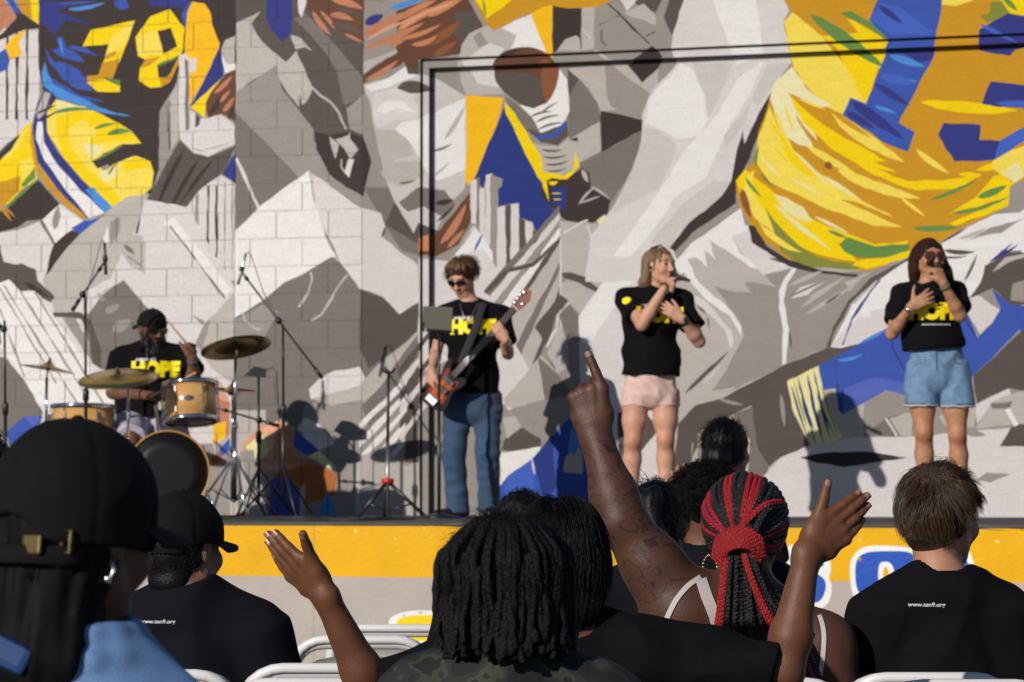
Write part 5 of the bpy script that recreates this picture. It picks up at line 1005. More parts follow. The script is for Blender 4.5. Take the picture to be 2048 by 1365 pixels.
vs, fs = [], []
for k in range(12): a = 6.283*k/12; vs.append((.03*math.cos(a)*(1+.15*math.sin(5*a)), .026*math.sin(a)))
print_on('sleeve_print', sh, [(0, 0)]+vs, [(0, i+1, (i+1) % 12+1) for i in range(12)], q(1263, 608), (.94, -.34, 0), (.1, .1, 1), yel, sh)
v = Vol(.007); v.ecap(q(1301, 748), q(1301, 785), (.160, .115), (.166, .118), (1, 0, 0), .02); v.plane(q(1301, 744), ZV)
for a, b in ((hl, kl), (hr, kr)):
    e = lerp(a, b, .17); v.cyl(a+ZV*.07, e, .085, .0905, .006)
v.disp(folds(22, .006, 44)); vol_obj('shorts', v, mat('pink_cotton', (.66, .44, .38), .8, noise=.12, nscale=30, bump=.3, bscale=400), singer)
watch(lerp(J['wrR'], J['elR'], .10), J['elR']-J['wrR'], .031, singer, mat('watch_dark', (.05, .05, .05), .3, .5), (.3, -1, .2))
watch(lerp(J['wrL'], J['elL'], .12), J['elL']-J['wrL'], .03, singer, blk_plastic, None, 'hair_tie')
MB().sphere(fr.at(hc, .088, .002, -.008), .011).build('ear_monitor', blk_plastic, singer)
MB().tube([fr.at(hc, .06, -.02, .118), fr.at(hc, 0, .0, .135), fr.at(hc, -.06, -.02, .118)], .006, 6).build('sunglasses', blk_plastic, singer)
for a, d in ((al, fdir(-12)), (ar, fdir(14))):
    v = Vol(.006); shoe(v, a, d, STZ, .94); vol_obj('shoe', v, mat('white_shoe', (.6, .58, .55), .6), singer)
microphone(mbase, -mdir, label="black microphone held by the blonde singer", ln=.15)
# --- singer with auburn hair
D0 = 17.2; q = lambda x, y, dd=0: P(x, y, D0+dd)
J = dict(pelvis=q(1868, 725), chest=q(1862, 625), neck=q(1855, 572), head=q(1858, 517, -.02), shL=q(1806, 588), shR=q(1908, 582), elL=q(1784, 668, -.06), elR=q(1920, 632, -.14), wrL=q(1822, 614, -.21), wrR=q(1886, 566, -.24))
singer2 = thing('person', Vector((q(1880, 1000).x, D0, STZ)), 'auburn haired singer in black tee and denim shorts with a hand on her chest', 'person')
fr = Fr(fdir(16, 2)); hc = J['head']
v = Vol(.006); torso(v, J, .92, chest=1.08); v.cap(J['neck']-ZV*.02, hc-fr.u*.05-fr.f*.02, .049, .047, .03); add_head(v, hc, fr, .97, .92)
limb_arm(v, J['shL'], J['elL'], J['wrL'], .88); limb_arm(v, J['shR'], J['elR'], J['wrR'], .88)
t1 = add_hand(v, J['wrL'], q(1868, 588, -.235)-J['wrL'], (.1, 1, -.1), (-.2, 0, 1), ((8, 8, 6), (8, 8, 6), (8, 10, 6), (10, 10, 8)), tdir=(.45, .9, 0), sc=.92, spread=9)
t2 = add_hand(v, J['wrR'], q(1872, 532, -.25)-J['wrR'], (-.55, .7, .2), (-.6, -.4, .6), ((62, 55, 30),)*4, tdir=(.6, .5, .5), sc=.9)
hl, hr = q(1843, 765), q(1908, 765); kl, kr = q(1848, 868, -.03), q(1915, 872, -.03); al, ar = q(1852, 1010, .02), q(1926, 1010, .02)
for a, b, c in ((hl, kl, al), (hr, kr, ar)):
    limb_leg(v, a, b, c, 1.0, calf=Vector((0, 1, 0))); v.ell(b+Vector((0, -.03, 0)), (.034, .03, .04), None, .03); v.cap(c, Vector((c.x, c.y, STZ+.05)), .033, .036, .02)
SKT = (.44, .21, .115)
rt = np.random.RandomState(5); tatp = [np.array(lerp(J['wrL'], J['elL'], t)+Vector((rt.uniform(-.02, .03), -.035, rt.uniform(-.02, .02)))) for t in np.linspace(.15, .85, 9)]
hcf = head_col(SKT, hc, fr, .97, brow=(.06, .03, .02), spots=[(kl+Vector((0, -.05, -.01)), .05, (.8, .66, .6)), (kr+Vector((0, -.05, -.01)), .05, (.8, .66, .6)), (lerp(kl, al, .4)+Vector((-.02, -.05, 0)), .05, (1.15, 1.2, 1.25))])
def cf(p):
    c = hcf(p)
    for t in tatp:
        d = np.linalg.norm(p-t, axis=1); c[(d < .016) & (np.sin(p[:, 2]*700+p[:, 0]*500) > .2)] *= .45
    return c
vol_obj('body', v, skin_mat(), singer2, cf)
v = Vol(.006); v.ell(fr.at(hc, 0, -.018, .028), (.088, .108, .098), fr.ax(), .02); v.ell(fr.at(hc, .012, .115, -.02), (.06, .075, .082), fr.ax(), .012, 'sub')
v.chain([fr.at(hc, -.075, -.02, .03), fr.at(hc, -.095, -.025, -.06), fr.at(hc, -.10, -.02, -.12), fr.at(hc, -.085, -.01, -.165)], [.035, .045, .055, .03], .04); v.chain([fr.at(hc, .075, -.03, .03), fr.at(hc, .082, -.04, -.06), fr.at(hc, .075, -.05, -.14)], [.03, .03, .03], .04)
v.ecap(fr.at(hc, 0, -.06, 0), fr.at(hc, -.02, -.075, -.13), (.08, .05), (.09, .05), fr.r, .04); v.disp(hair_groove(hc, fr, 19, .006, 150))
vol_obj('hair', v, mat('hair_auburn', (.026, .009, .006), .7, spec=.15, noise=.5, nscale=40, bump=.4, bscale=200), singer2)
v = Vol(.007); tee(v, J, .012, hem=q(1868, 697), sleeve=.72, b=.94, loose=.012, slr=.070, chest=1.1); v.disp(folds(32, .009, 22)); sh = vol_obj('tee_shirt', v, cloth_black(), singer2)
hope(sh, q(1862, 627), (1, 0, 0), (0, 0, 1), sh, .125)
vs, fs = text_mesh('................', .05, .001); print_on('small_print', sh, vs, fs, q(1866, 648), (1, 0, 0), (0, 0, 1), wht, sh)
v = Vol(.007); v.ecap(q(1871, 700), q(1875, 750), (.152, .112), (.175, .118), (1, 0, 0), .03); v.plane(q(1870, 694), ZV)
for a, b, dx in ((hl, kl, -.012), (hr, kr, .012)):
    e = lerp(a, b, .45); v.cyl(a+ZV*.12, e+Vector((dx, 0, 0)), .088, .106, .018)
v.disp(folds(42, .007, 40)); vol_obj('denim_shorts', v, mat('denim_pale', srgb(104, 134, 164), .8, noise=.24, nscale=26, bump=.35, bscale=500), singer2)
fray = mat('denim_fray', (.55, .56, .56), .9)
for a, b, dx in ((hl, kl, -.012), (hr, kr, .012)):
    e = lerp(a, b, .45)+Vector((dx, 0, 0)); MB().tube([e+Vector((math.cos(x)*.107, math.sin(x)*.107, .002*math.sin(9*x)-.002)) for x in np.linspace(0, 6.283, 33)[:-1]], .0045, 5, True).build('frayed_hem', fray, singer2)
MB().tube([q(1871, 699)+Vector((math.cos(x)*.157, math.sin(x)*.117, 0)) for x in np.linspace(0, 6.283, 33)[:-1]], .009, 6, True, flat=.4).build('waistband', mat('denim_seam', srgb(84, 112, 142), .8), singer2)
for sx in (-1, 1): MB().tube([q(1871+sx*38, 706, -.10), q(1871+sx*34, 722, -.128), q(1871+sx*50, 728, -.10)], .002, 5).build('pocket_seam', mat('denim_seam'), singer2)
MB().tube([q(1872, 702, -.118), q(1873, 740, -.132)], .002, 5).build('fly_seam', mat('denim_seam'), singer2)
shades(hc, fr, singer2, mat('red_frame', (.12, .02, .015), .3), mat('red_lens', (.075, .016, .010), .15, spec=.5), .97, h=.026)
watch(lerp(J['wrR'], J['elR'], .12), J['elR']-J['wrR'], .028, singer2, mat('grey_strap', (.12, .12, .1), .6), None)
watch(lerp(J['wrL'], J['elL'], .08), J['elL']-J['wrL'], .027, singer2, silver, None, 'bracelet')
for a, d in ((al, fdir(-12)), (ar, fdir(14))):
    v = Vol(.006); shoe(v, a, d, STZ, .92); vol_obj('shoe', v, mat('white_shoe'), singer2)
microphone(q(1870, 512, -.36), q(1858, 532, -.14)-q(1870, 514, -.36), label='black microphone held by the auburn haired singer', ln=.2)
# --- drummer
D0 = 19.55; q = lambda x, y, dd=0: P(x, y, D0+dd)
J = dict(pelvis=q(300, 845), chest=q(305, 745), neck=q(303, 698), head=q(302, 660, -.06), shL=q(246, 718), shR=q(362, 715), elL=q(226, 785, .0), elR=q(388, 760, -.10), wrL=q(300, 792, -.26), wrR=q(385, 718, -.20))
drummer = thing('person', Vector((q(300, 1000).x, D0, STZ)), 'bearded drummer in backwards cap and red framed sunglasses behind the drums', 'person')
fr = Fr(fdir(38, -8)); hc = J['head']; SKD = (.15, .066, .040)
v = Vol(.006); torso(v, J, 1.12, chest=1.1, belly=1.15); v.cap(J['neck']-ZV*.03, hc-fr.u*.05-fr.f*.02, .065, .062, .03); add_head(v, hc, fr, 1.04, 1.1)
limb_arm(v, J['shL'], J['elL'], J['wrL'], 1.15); limb_arm(v, J['shR'], J['elR'], J['wrR'], 1.1)
add_hand(v, J['wrL'], q(318, 790, -.32)-J['wrL'], (.2, .3, -1), (0, -1, .4), ((70, 65, 40),)*4, tdir=(.8, .3, .3), sc=1.05)
add_hand(v, J['wrR'], q(380, 690, -.22)-J['wrR'], (-.5, .8, 0), (-.8, -.3, .3), ((72, 65, 40),)*4, tdir=(.8, .3, .5), sc=1.05)
hl, hr = q(262, 845, -.02), q(338, 845, -.02); kl, kr = q(262, 845, -.46), q(350, 845, -.48)
kl.z = kr.z = STZ+.52; al = Vector((kl.x, kl.y+.03, STZ+.09)); ar = Vector((kr.x, kr.y-.02, STZ+.09))
for a, b, c in ((hl, kl, al), (hr, kr, ar)): limb_leg(v, a, b, c, 1.1)
vol_obj('body', v, skin_mat(), drummer, head_col(SKD, hc, fr, 1.04, lip=(.4, .2, .18), brow=(.02, .012, .01), eyes=False))
for a, d in ((al, fdir(-10)), (ar, fdir(10))):
    v = Vol(.007); shoe(v, a, d, STZ, 1.1); vol_obj('shoe', v, mat('black_leather'), drummer)
v = Vol(.007); tee(v, J, .016, hem=q(300, 835), sleeve=.72, b=1.14, loose=.012, slr=.078, chest=1.12, belly=1.15); v.disp(folds(52, .006, 24)); sh = vol_obj('tee_shirt', v, cloth_black(), drummer)
hope(sh, q(316, 742), (.98, .0, 0), (0, 0, 1), sh, .135)
v = Vol(.008); v.ecap(q(300, 830), q(300, 855), (.2, .16), (.2, .16), (1, 0, 0), .03)
for a, b in ((hl, kl), (hr, kr)): v.cyl(a, lerp(a, b, .98), .115, .105, .03)
v.disp(folds(55, .006, 26)); vol_obj('shorts', v, mat('lavender_shorts', (.42, .42, .52), .8, noise=.1, nscale=20), drummer)
v = Vol(.006); v.ecap(fr.at(hc, 0, .05, -.075), fr.at(hc, .0, .075, -.15), (.062, .045), (.055, .04), fr.r, .03); v.ecap(fr.at(hc, 0, .075, -.15), fr.at(hc, .03, .075, -.27), (.062, .04), (.035, .02), fr.r, .03)
for sx in (-1, 1): v.cap(fr.at(hc, sx*.072, .015, -.02), fr.at(hc, sx*.058, .055, -.08), .02, .03, .03)
v.cap(fr.at(hc, -.03, .102, -.05), fr.at(hc, .03, .102, -.05), .008, None, .01); v.disp(folds(8, .006, 160)); vol_obj('beard', v, mat('hair_black', (.012, .01, .009), .5, bump=.6, bscale=250), drummer)
cap_m = mat('cap_twill', (.0055, .005, .005), .85, noise=.25, nscale=60, bump=.3, bscale=600, spec=.2)
def ball_cap(c, fr, parent, sc=1.0, brim_f=1, drop=0.0, closed=True):
    A = lambda x, y, z: fr.at(c, x*sc, y*sc*brim_f, z*sc)
    v = Vol(.0045); v.ell(A(0, -.008, .035), (.088*sc, .108*sc, .103*sc), fr.ax(), .02); v.ecap(A(0, -.008, .03-drop), A(0, -.008, .04), (.088*sc, .108*sc), (.088*sc, .108*sc), fr.r, .02)
    if closed is False: v.ell(A(0, -.115, .022-drop), (.040*sc, .05*sc, .030*sc), fr.ax(), .006, 'sub')
    v.plane(A(0, 0, .022-drop), -fr.u)
    def seam(p, cc=np.array(A(0, -.008, .035)), R=np.array([list(x) for x in fr.ax()])):
        q_ = (p-cc)@R.T; a = np.arctan2(q_[:, 0], q_[:, 1]); d = np.abs(((a+math.pi/6) % (math.pi/3))-math.pi/6)*np.hypot(q_[:, 0], q_[:, 1]); return .0022*np.exp(-(d/.004)**2)
    v.disp(seam); v.disp(folds(int(c[0]*97) % 50, .0025, 40))
    dome = vol_obj('cap_crown', v, cap_m, parent)
    MB().sphere(A(0, -.008, .139), .008*sc, 10, 6, (1, 1, .6)).build('cap_button', cap_m, dome)
    mb = MB(); vs = []; n = 15; m = 5; top = []
    for j in range(m):
        for i in range(n):
            a = math.radians(-78+156*i/(n-1)); rr = j/(m-1); ln = .072*math.cos(a*.95)**.6
            x = math.sin(a)*(.086+.008*rr); y = math.cos(a)*.100+ln*rr; z = .026-.012*rr*abs(math.cos(a))-abs(math.sin(a))**2*.012-.016*(x/.09)**2*rr
            top.append(A(x, y, z))
    vs = top+[p-fr.u*.0045*sc for p in top]; N_ = n*m; fs = []
    for j in range(m-1):
        for i in range(n-1):
            a = j*n+i; fs.append((a, a+1, a+n+1, a+n)); fs.append((N_+a, N_+a+n, N_+a+n+1, N_+a+1))
    for i in range(n-1): a = (m-1)*n+i; fs.append((a, a+1, N_+a+1, N_+a))
    for j in range(m-1):
        for i in (0, n-1): a = j*n+i; fs.append((a, a+n, N_+a+n, N_+a))
    mb.add(vs, fs).build('cap_brim', cap_m, parent)
    return dome
ball_cap(hc, Fr(fr.f, fr.u), drummer, 1.06, -1)
MB().sphere(fr.at(hc, .0, .045, .125), .017, 10, 6, (1.2, .6, .9)).build('cap_badge', wht, drummer)
shades(hc, fr, drummer, blk_plastic, dark_lens, 1.05, .07, .02)
for sx in (-1, 1): MB().tube([fr.at(hc, sx*.0705*1.05, .085, .013), fr.at(hc, sx*.086, .05, .013)], .0055, 6).build('temple', mat('red_plastic', (.55, .03, .015), .35), drummer)
watch(lerp(J['wrR'], J['elR'], .1), J['elR']-J['wrR'], .034, drummer, mat('grey_band', (.08, .1, .13), .6), None, 'wrist_band')
wood = mat('drumstick_wood', (.62, .42, .22), .5)
def stick(a, b, lab):
    a, b = Vector(a), Vector(b); t = thing('drumstick', a, lab, 'drumstick'); MB().tube([a, lerp(a, b, .75), lerp(a, b, .93), lerp(a, b, .97), b], [.0075, .007, .004, .006, .004], 8).build('shaft', wood, t)
stick(q(388, 705, -.28), q(333, 640, -.34), 'wooden drumstick raised in the fist of the bearded drummer'); stick(q(300, 795, -.33), q(392, 745, -.55), 'wooden drumstick lowered over the rack tom')
# ---------------------------------------------------------------- drums, stands, cables
maple = mat('maple_lacquer', (.62, .34, .11), .22, noise=.10, nscale=6, coat=.5)
hoop_m = chrome
def lug(mb, p, out, axv, ln=.045):
    mb.box(p+out*.010, axv, out, axv.cross(out), ln, .018, .016, .005); mb.tube([p+out*.014-axv*ln*1.6, p+out*.014+axv*ln*1.6], .0035, 6)
def drum(name, c, axv, r, h, lab, nl=6, hoop=chrome, head_top=None, head_bot=None, hw=.022, badge=None):
    axv = Vector(axv).normalized(); c = Vector(c); t = thing(name, c, lab, 'drum', None)
    shl_ = MB().lathe(c-axv*h/2, axv, [(r, 0.012), (r, h-.012)], 40).build('shell', maple, t)
    for s_ in (-1, 1):
        e = c+axv*s_*h/2; a = axv*s_
        MB().lathe(e-a*hw*.6, a, [(r+.004, -hw*.5), (r+.013, -hw*.5), (r+.013, hw*.75), (r+.004, hw*.75), (r+.003, hw*.2)], 40).build('hoop', hoop, t)
        MB().lathe(e-a*.004, a, [(r+.001, 0), (r*.6, .002), (0, .003)], 40).build('drum_head', head_top if s_ > 0 else head_bot, t)
    x = axv.orthogonal().normalized(); y = axv.cross(x)
    for k in range(nl):
        an = 2*math.pi*(k+.3)/nl; o_ = x*math.cos(an)+y*math.sin(an)
        for s_ in (-1, 1):
            mb = MB(); lug(mb, c+o_*r+axv*s_*h*.26, o_, axv, min(.05, h*.17)); mb.build('lug', chrome, shl_)
    if badge is not None:
        b = Vector(badge); b = (b-axv*b.dot(axv)).normalized(); s_ = axv.cross(b); vs = [c+b*(r+.002)]
        for k in range(16): an = 6.283*k/16; vs.append(c+b*(r+.0015-.004*abs(math.cos(an)))+s_*math.cos(an)*.036+axv*math.sin(an)*.02)
        MB().add(vs, [(0, i+1, (i+1) % 16+1) for i in range(16)]).build('badge', mat('badge_grey', (.12, .12, .13), .3, .6), shl_)
    return t
coated = mat('drum_head_coated', (.6, .6, .58), .6); clear = mat('drum_head_dark', (.03, .03, .03), .25); blackhead = mat('drum_head_black', (.006, .006, .007), .5)
def tripod(mb, x, y, z0, hub, rad, rot=0, r=.009, n=3):
    for k in range(n):
        a = rot+2*math.pi*k/n; e = Vector((x+math.cos(a)*rad, y+math.sin(a)*rad, z0+.012)); mb.append((Vector((x, y, hub)), e, r))
def legs(t, x, y, z0, hub, rad, rot=0, m=None, r=.009, brace=True):
    for k in range(3):
        a = rot+2*math.pi*k/3; e = Vector((x+math.cos(a)*rad, y+math.sin(a)*rad, z0+.01)); h_ = Vector((x, y, hub)); mb = MB().tube([h_, e], r, 8)
        l = mb.build('leg', m, t)
        if brace: MB().tube([lerp(h_, e, .55), Vector((x, y, z0+(hub-z0)*.25))], r*.6, 6).build('brace', m, l)
        MB().sphere(e, r*1.7, 8, 6).build('rubber_foot', blk_plastic, l)
q = lambda x, y, D: P(x, y, D)
# bass drum
bd = drum('bass_drum', q(333, 946, 18.75)+Vector((-.03, .19, 0)), (.22, -1, .03), .262, .40, 'maple bass drum with black front head, lying on its side on stage', 8, mat('maple_hoop', (.62, .33, .10), .3, coat=.4), blackhead, clear, .034)
for s_ in (-1, 1):
    c = q(333, 946, 18.75)+Vector((-.02, .1, 0)); MB().tube([c+Vector((s_*.25, -.02, -.06)), Vector((c.x+s_*.36, c.y-.16, STZ+.01))], .009, 8).build('spur', chrome, bd)
# rack tom
rt_c = q(381, 806, 18.95); drum('rack_tom', rt_c, (-.06, .16, 1), .172, .265, 'maple rack tom drum mounted above the bass drum', 6, chrome, coated, clear, badge=(.05, -1, 0))
t = bpy.data.objects['rack_tom']; MB().tube([rt_c+Vector((-.17, .02, -.02)), rt_c+Vector((-.235, .04, -.02)), rt_c+Vector((-.22, .12, -.24)), rt_c+Vector((-.18, .20, -.30))], .014, 8).build('mount_arm', chrome, t)
MB().box(rt_c+Vector((-.19, .02, -.02)), (1, 0, 0), (0, 1, 0), (0, 0, 1), .05, .05, .07, .01).build('mount_bracket', chrome, t)
# floor tom at the left
ft_c = q(166, 858, 19.2); drum('floor_tom', ft_c, (0, .03, 1), .205, .32, 'maple floor tom drum on legs beside the ride cymbal', 6, chrome, coated, clear)
t = bpy.data.objects['floor_tom']
for k in range(3): a = 1.2+2.09*k; p = ft_c+Vector((math.cos(a)*.225, math.sin(a)*.225, 0)); MB().tube([p+ZV*.1, Vector((p.x, p.y, STZ+.01))], .008, 8).build('leg', chrome, t)
bronze = mat('bronze', (.46, .33, .13), .28, .95, noise=.25, nscale=9, bump=.15, bscale=90)
def cymbal(c, axv, r, x=None, y=None, lab='', rot=.4, stem=True, group=None, two=False, boom=None):
    c = Vector(c); axv = Vector(axv).normalized(); x = c.x if x is None else x; y = c.y if y is None else y
    t = thing('cymbal_stand', Vector((x, y, STZ)), lab, 'cymbal stand', None)
    pr = [(.006, .0), (.03, -.003), (.055*r/.25, -.012), (.075*r/.25, -.020), (r*.6, -.030), (r, -.042)]
    pr = [(a, b+.022) for a, b in pr]
    MB().lathe(c, axv, pr+[(r, -.0225), (r*.6, -.0105), (.075*r/.25, -.0005), (.05*r/.25, .008), (.006, .02)], 48).build('cymbal', bronze, t)
    if two: MB().lathe(c-axv*.03, -axv, pr+[(r, -.0225), (r*.6, -.0105), (.075*r/.25, -.0005), (.05*r/.25, .008), (.006, .02)], 48).build('cymbal', bronze, t)
    MB().lathe(c+axv*.02, axv, [(.018, 0), (.018, .012), (.008, .014), (.008, .04), (.004, .042)], 14).build('wing_nut', blk_plastic, t)
    MB().lathe(c-axv*.02, axv, [(.014, 0), (.02, .008), (.014, .02)], 14).build('felt_washer', mat('felt', (.05, .05, .05), .9), t)
    p = c-axv*.06; top = Vector((x, y, p.z-.02 if boom is None else boom))
    MB().tube([c-axv*.0, p, top] if boom is None else [c, p, lerp(p, top, .5), top], .007, 8).build('tilter', chrome, t)
    zt = top.z; zh = STZ+.42
    MB().tube([top, Vector((x, y, STZ+(zt-STZ)*.55))], .0105, 10).build('upper_tube', chrome, t); MB().tube([Vector((x, y, STZ+(zt-STZ)*.57)), Vector((x, y, STZ+.12))], .0145, 10).build('lower_tube', chrome, t)
    MB().lathe(Vector((x, y, STZ+(zt-STZ)*.55)), ZV, [(.02, 0), (.022, .01), (.022, .04), (.016, .045)], 12).build('clamp', chrome, t)
    legs(t, x, y, STZ, zh, .30, rot, chrome, .008); return t
cymbal(q(236, 752, 18.7), (-.05, -.32, 1), .262, q(252, 900, 18.85).x, 18.95, 'tilted bronze crash cymbal on a chrome stand in front of the drummer', .2)
cymbal(q(471, 690, 19.1), (-.20, .26, 1), .24, lab='bronze crash cymbal tipped up to show its underside, right of the rack tom', rot=.9)
cymbal(q(97, 733, 19.7), (.16, .03, 1), .19, q(93, 800, 19.7).x, 19.7, 'bronze ride cymbal tilted over the floor tom', 1.4)
cymbal(q(466, 777, 19.75), (.05, .02, 1), .16, lab='pair of small bronze hi-hat cymbals low behind the rack tom', rot=.1, two=True)
# drum stool
t = thing('drum_stool', Vector((q(300, 900, 19.6).x, 19.6, STZ)), 'round black drum stool under the bearded drummer', 'stool')
MB().lathe(t.location+ZV*.40, ZV, [(.0, 0), (.15, 0), (.165, .02), (.165, .06), (.15, .08), (0, .085)], 24).build('seat', mat('vinyl', (.012, .012, .012), .5), t); MB().tube([t.location+ZV*.4, t.location+ZV*.1], .014, 8).build('post', chrome, t); legs(t, t.location.x, t.location.y, STZ, STZ+.3, .25, 0, chrome)
# microphone stands
def mic_body(mb, a, d, ln=.17, r=.011): mb.lathe(a, d, [(r*.7, 0), (r, .006), (r, ln*.62), (r*.9, ln*.64), (r*.9, ln*.97), (r*.4, ln)], 12)
def mic_stand(px, D, ytop, boom, lab, mic=None, rot=0, rad=.3, miccol=None, base_y=1030, hub=.34, cable=None):
    b = q(px, base_y, D); x, y = b.x, b.y; top = q(px, ytop, D)
    t = thing('microphone_stand', Vector((x, y, STZ)), lab, 'microphone stand')
    zt = top.z; MB().tube([Vector((x, y, STZ+.10)), Vector((x, y, STZ+(zt-STZ)*.55))], .0125, 10).build('lower_tube', blk_metal, t); MB().tube([Vector((x, y, STZ+(zt-STZ)*.52)), top], .0085, 10).build('upper_tube', blk_metal, t)
    MB().lathe(Vector((x, y, STZ+(zt-STZ)*.52)), ZV, [(.013, 0), (.021, .012), (.021, .07), (.013, .09)], 14).build('clutch', blk_plastic, t)
    legs(t, x, y, STZ, STZ+hub, rad, rot, blk_metal, .0075)
    if boom:
        a, e = q(*boom[0]), q(*boom[1]); MB().tube([a, e], .0068, 8).build('boom', blk_metal, t); d = (e-a).normalized()
        MB().tube([a, a+d*.09], .013, 10).build('counterweight', blk_metal, t); MB().sphere(lerp(a, e, boom[2]), .024, 10, 8).build('boom_clamp', blk_plastic, t)
        MB().tube([e-d*.09, e-d*.06], .013, 8).build('boom_ring', blk_plastic, t)
    if mic:
        a, e = q(*mic[0]), q(*mic[1]); m = thing('microphone', a, mic[2], 'microphone'); mb = MB(); mic_body(mb, a, e-a, (e-a).length); mb.build('mic_body', miccol or blk_metal, m)
        mb = MB().lathe(lerp(a, e, .5), e-a, [(.013, -.02), (.017, -.015), (.017, .015), (.013, .02)], 12); mb.build('clip', blk_plastic, m)
    if cable:
        MB().tube([Vector(c) for c in catmull([q(*c) for c in cable], 5, False)], .0032, 6).build('cable', mat('cable_rubber', (.03, .03, .03), .6), t)
    return t
mic_stand(170, 18.9, 590, ((144, 622, 18.9), (212, 520, 18.9), .32), 'black boom microphone stand rising in front of the floor tom', ((212, 550, 18.9), (209, 486, 18.9), 'slim dark microphone on the boom stand over the floor tom'), .3, cable=[(209, 486, 18.9), (203, 484, 18.88), (190, 530, 18.85), (176, 580, 18.86), (172, 640, 18.87)])
mic_stand(566, 19.35, 650, ((645, 757, 19.35), (480, 540, 19.35), .53), 'tall black boom microphone stand between the drums and the bass player', ((476, 570, 19.35), (492, 507, 19.35), 'slim silver microphone at the end of the long boom'), .9, miccol=silver, cable=[(492, 507, 19.35), (500, 508, 19.33), (512, 540, 19.32), (530, 592, 19.32), (560, 640, 19.33)])
mic_stand(9, 19.0, 642, ((9, 660, 19.0), (-60, 600, 19.0), .02), 'black microphone stand at the far end of the drums beside the cymbal', None, .5)
mic_stand(517, 19.8, 752, ((556, 852, 19.75), (430, 815, 19.6), .3), 'short black stand with small boom next to the hi-hat', None, .2, rad=.25)
t = thing('monitor_mixer', q(515, 748, 19.8), 'small black wedge shaped monitor mixer on the short stand', 'mixer'); MB().add([q(488, 752, 19.72), q(532, 756, 19.72), q(532, 738, 19.72), q(508, 733, 19.72)]+[q(488, 752, 19.9), q(532, 756, 19.9), q(532, 738, 19.9), q(508, 733, 19.9)], [(0, 1, 2, 3), (7, 6, 5, 4), (0, 4, 5, 1), (1, 5, 6, 2), (2, 6, 7, 3), (3, 7, 4, 0)], False).build('housing', blk_plastic, t)
MB().tube([q(530, 742, 19.75), q(545, 735, 19.75), q(553, 745, 19.75), q(556, 800, 19.75), q(560, 900, 19.78), q(556, 1028, 19.8)], .004, 6).build('cable', mat('cable_rubber'), t)
# tablet stand before the bass player
b = q(878, 1030, 18.65); t = thing('tablet_stand', Vector((b.x, b.y, STZ)), 'black round based stand holding a tablet before the bass player', 'stand')
MB().lathe(t.location, ZV, [(.135, .0), (.14, .006), (.135, .014), (.05, .03), (.02, .04)], 32).build('base', blk_metal, t); top = q(878, 664, 18.65); MB().tube([t.location+ZV*.03, lerp(t.location, top, .6)], .012, 10).build('lower_tube', blk_metal, t); MB().tube([lerp(t.location, top, .58), top], .008, 10).build('upper_tube', blk_metal, t)
MB().box(q(878, 662, 18.63), (1, 0, -.05), (0, 1, .4), (0, -.4, 1), .17, .02, .018, .004).build('cradle', blk_plastic, t); MB().tube([q(850, 664, 18.62), q(842, 655, 18.62), q(846, 645, 18.6)], .006, 6).build('grip', blk_plastic, t); MB().tube([q(905, 664, 18.62), q(912, 668, 18.62), q(908, 658, 18.6)], .006, 6).build('grip', blk_plastic, t)
tb = thing('tablet', q(875, 638, 18.6), 'grey tablet seen from behind on the round based stand', 'tablet'); MB().box(q(875, 637, 18.6), (1, 0, -.06), (0, 1, .45), (.06, -.45, 1), .195, .012, .16, .005).build('case', mat('tablet_grey', (.17, .165, .13), .5, .0), tb)
MB().box(q(875, 637, 18.6)+Vector((0, .008, .004)), (1, 0, -.06), (0, 1, .45), (.06, -.45, 1), .18, .006, .145).build('screen', mat('screen_black', (.01, .01, .012), .1), tb)
# guitar stand with a red collar
b = q(775, 1036, 18.7); x, y = b.x, b.y; t = thing('guitar_stand', Vector((x, y, STZ)), 'black tripod guitar stand with a red collar and forked top', 'guitar stand')
top = q(777, 742, 18.7); MB().tube([Vector((x, y, STZ+.02)), Vector((x, y, STZ+.5))], .012, 10).build('lower_tube', mat('bare_steel', (.35, .33, .3), .35, .9), t); MB().tube([Vector((x, y, STZ+.45)), top], .010, 10).build('upper_tube', blk_metal, t)
MB().tube([q(765, 737, 18.7), q(768, 744, 18.7), q(777, 747, 18.7), q(786, 744, 18.7), q(790, 737, 18.7)], .009, 8).build('fork', mat('foam', (.015, .015, .015), .9), t)
MB().lathe(Vector((x, y, q(775, 968, 18.7).z)), ZV, [(.025, 0), (.042, .004), (.042, .03), (.03, .036)], 18).build('collar', mat('red_collar', (.55, .02, .015), .4), t)
hz = q(775, 966, 18.7).z
for px, dy in ((716, -.05), (852, -.02), (765, .28)):
    e = q(px, 1036, 18.7); MB().tube([Vector((x, y, hz+.01)), Vector((e.x, y+dy, STZ+.008))], .0125, 8).build('leg', blk_metal, t); MB().tube([lerp(Vector((x, y, hz)), Vector((e.x, y+dy, STZ)), .6), Vector((x, y, STZ+.05))], .006, 6).build('brace', blk_metal, t)
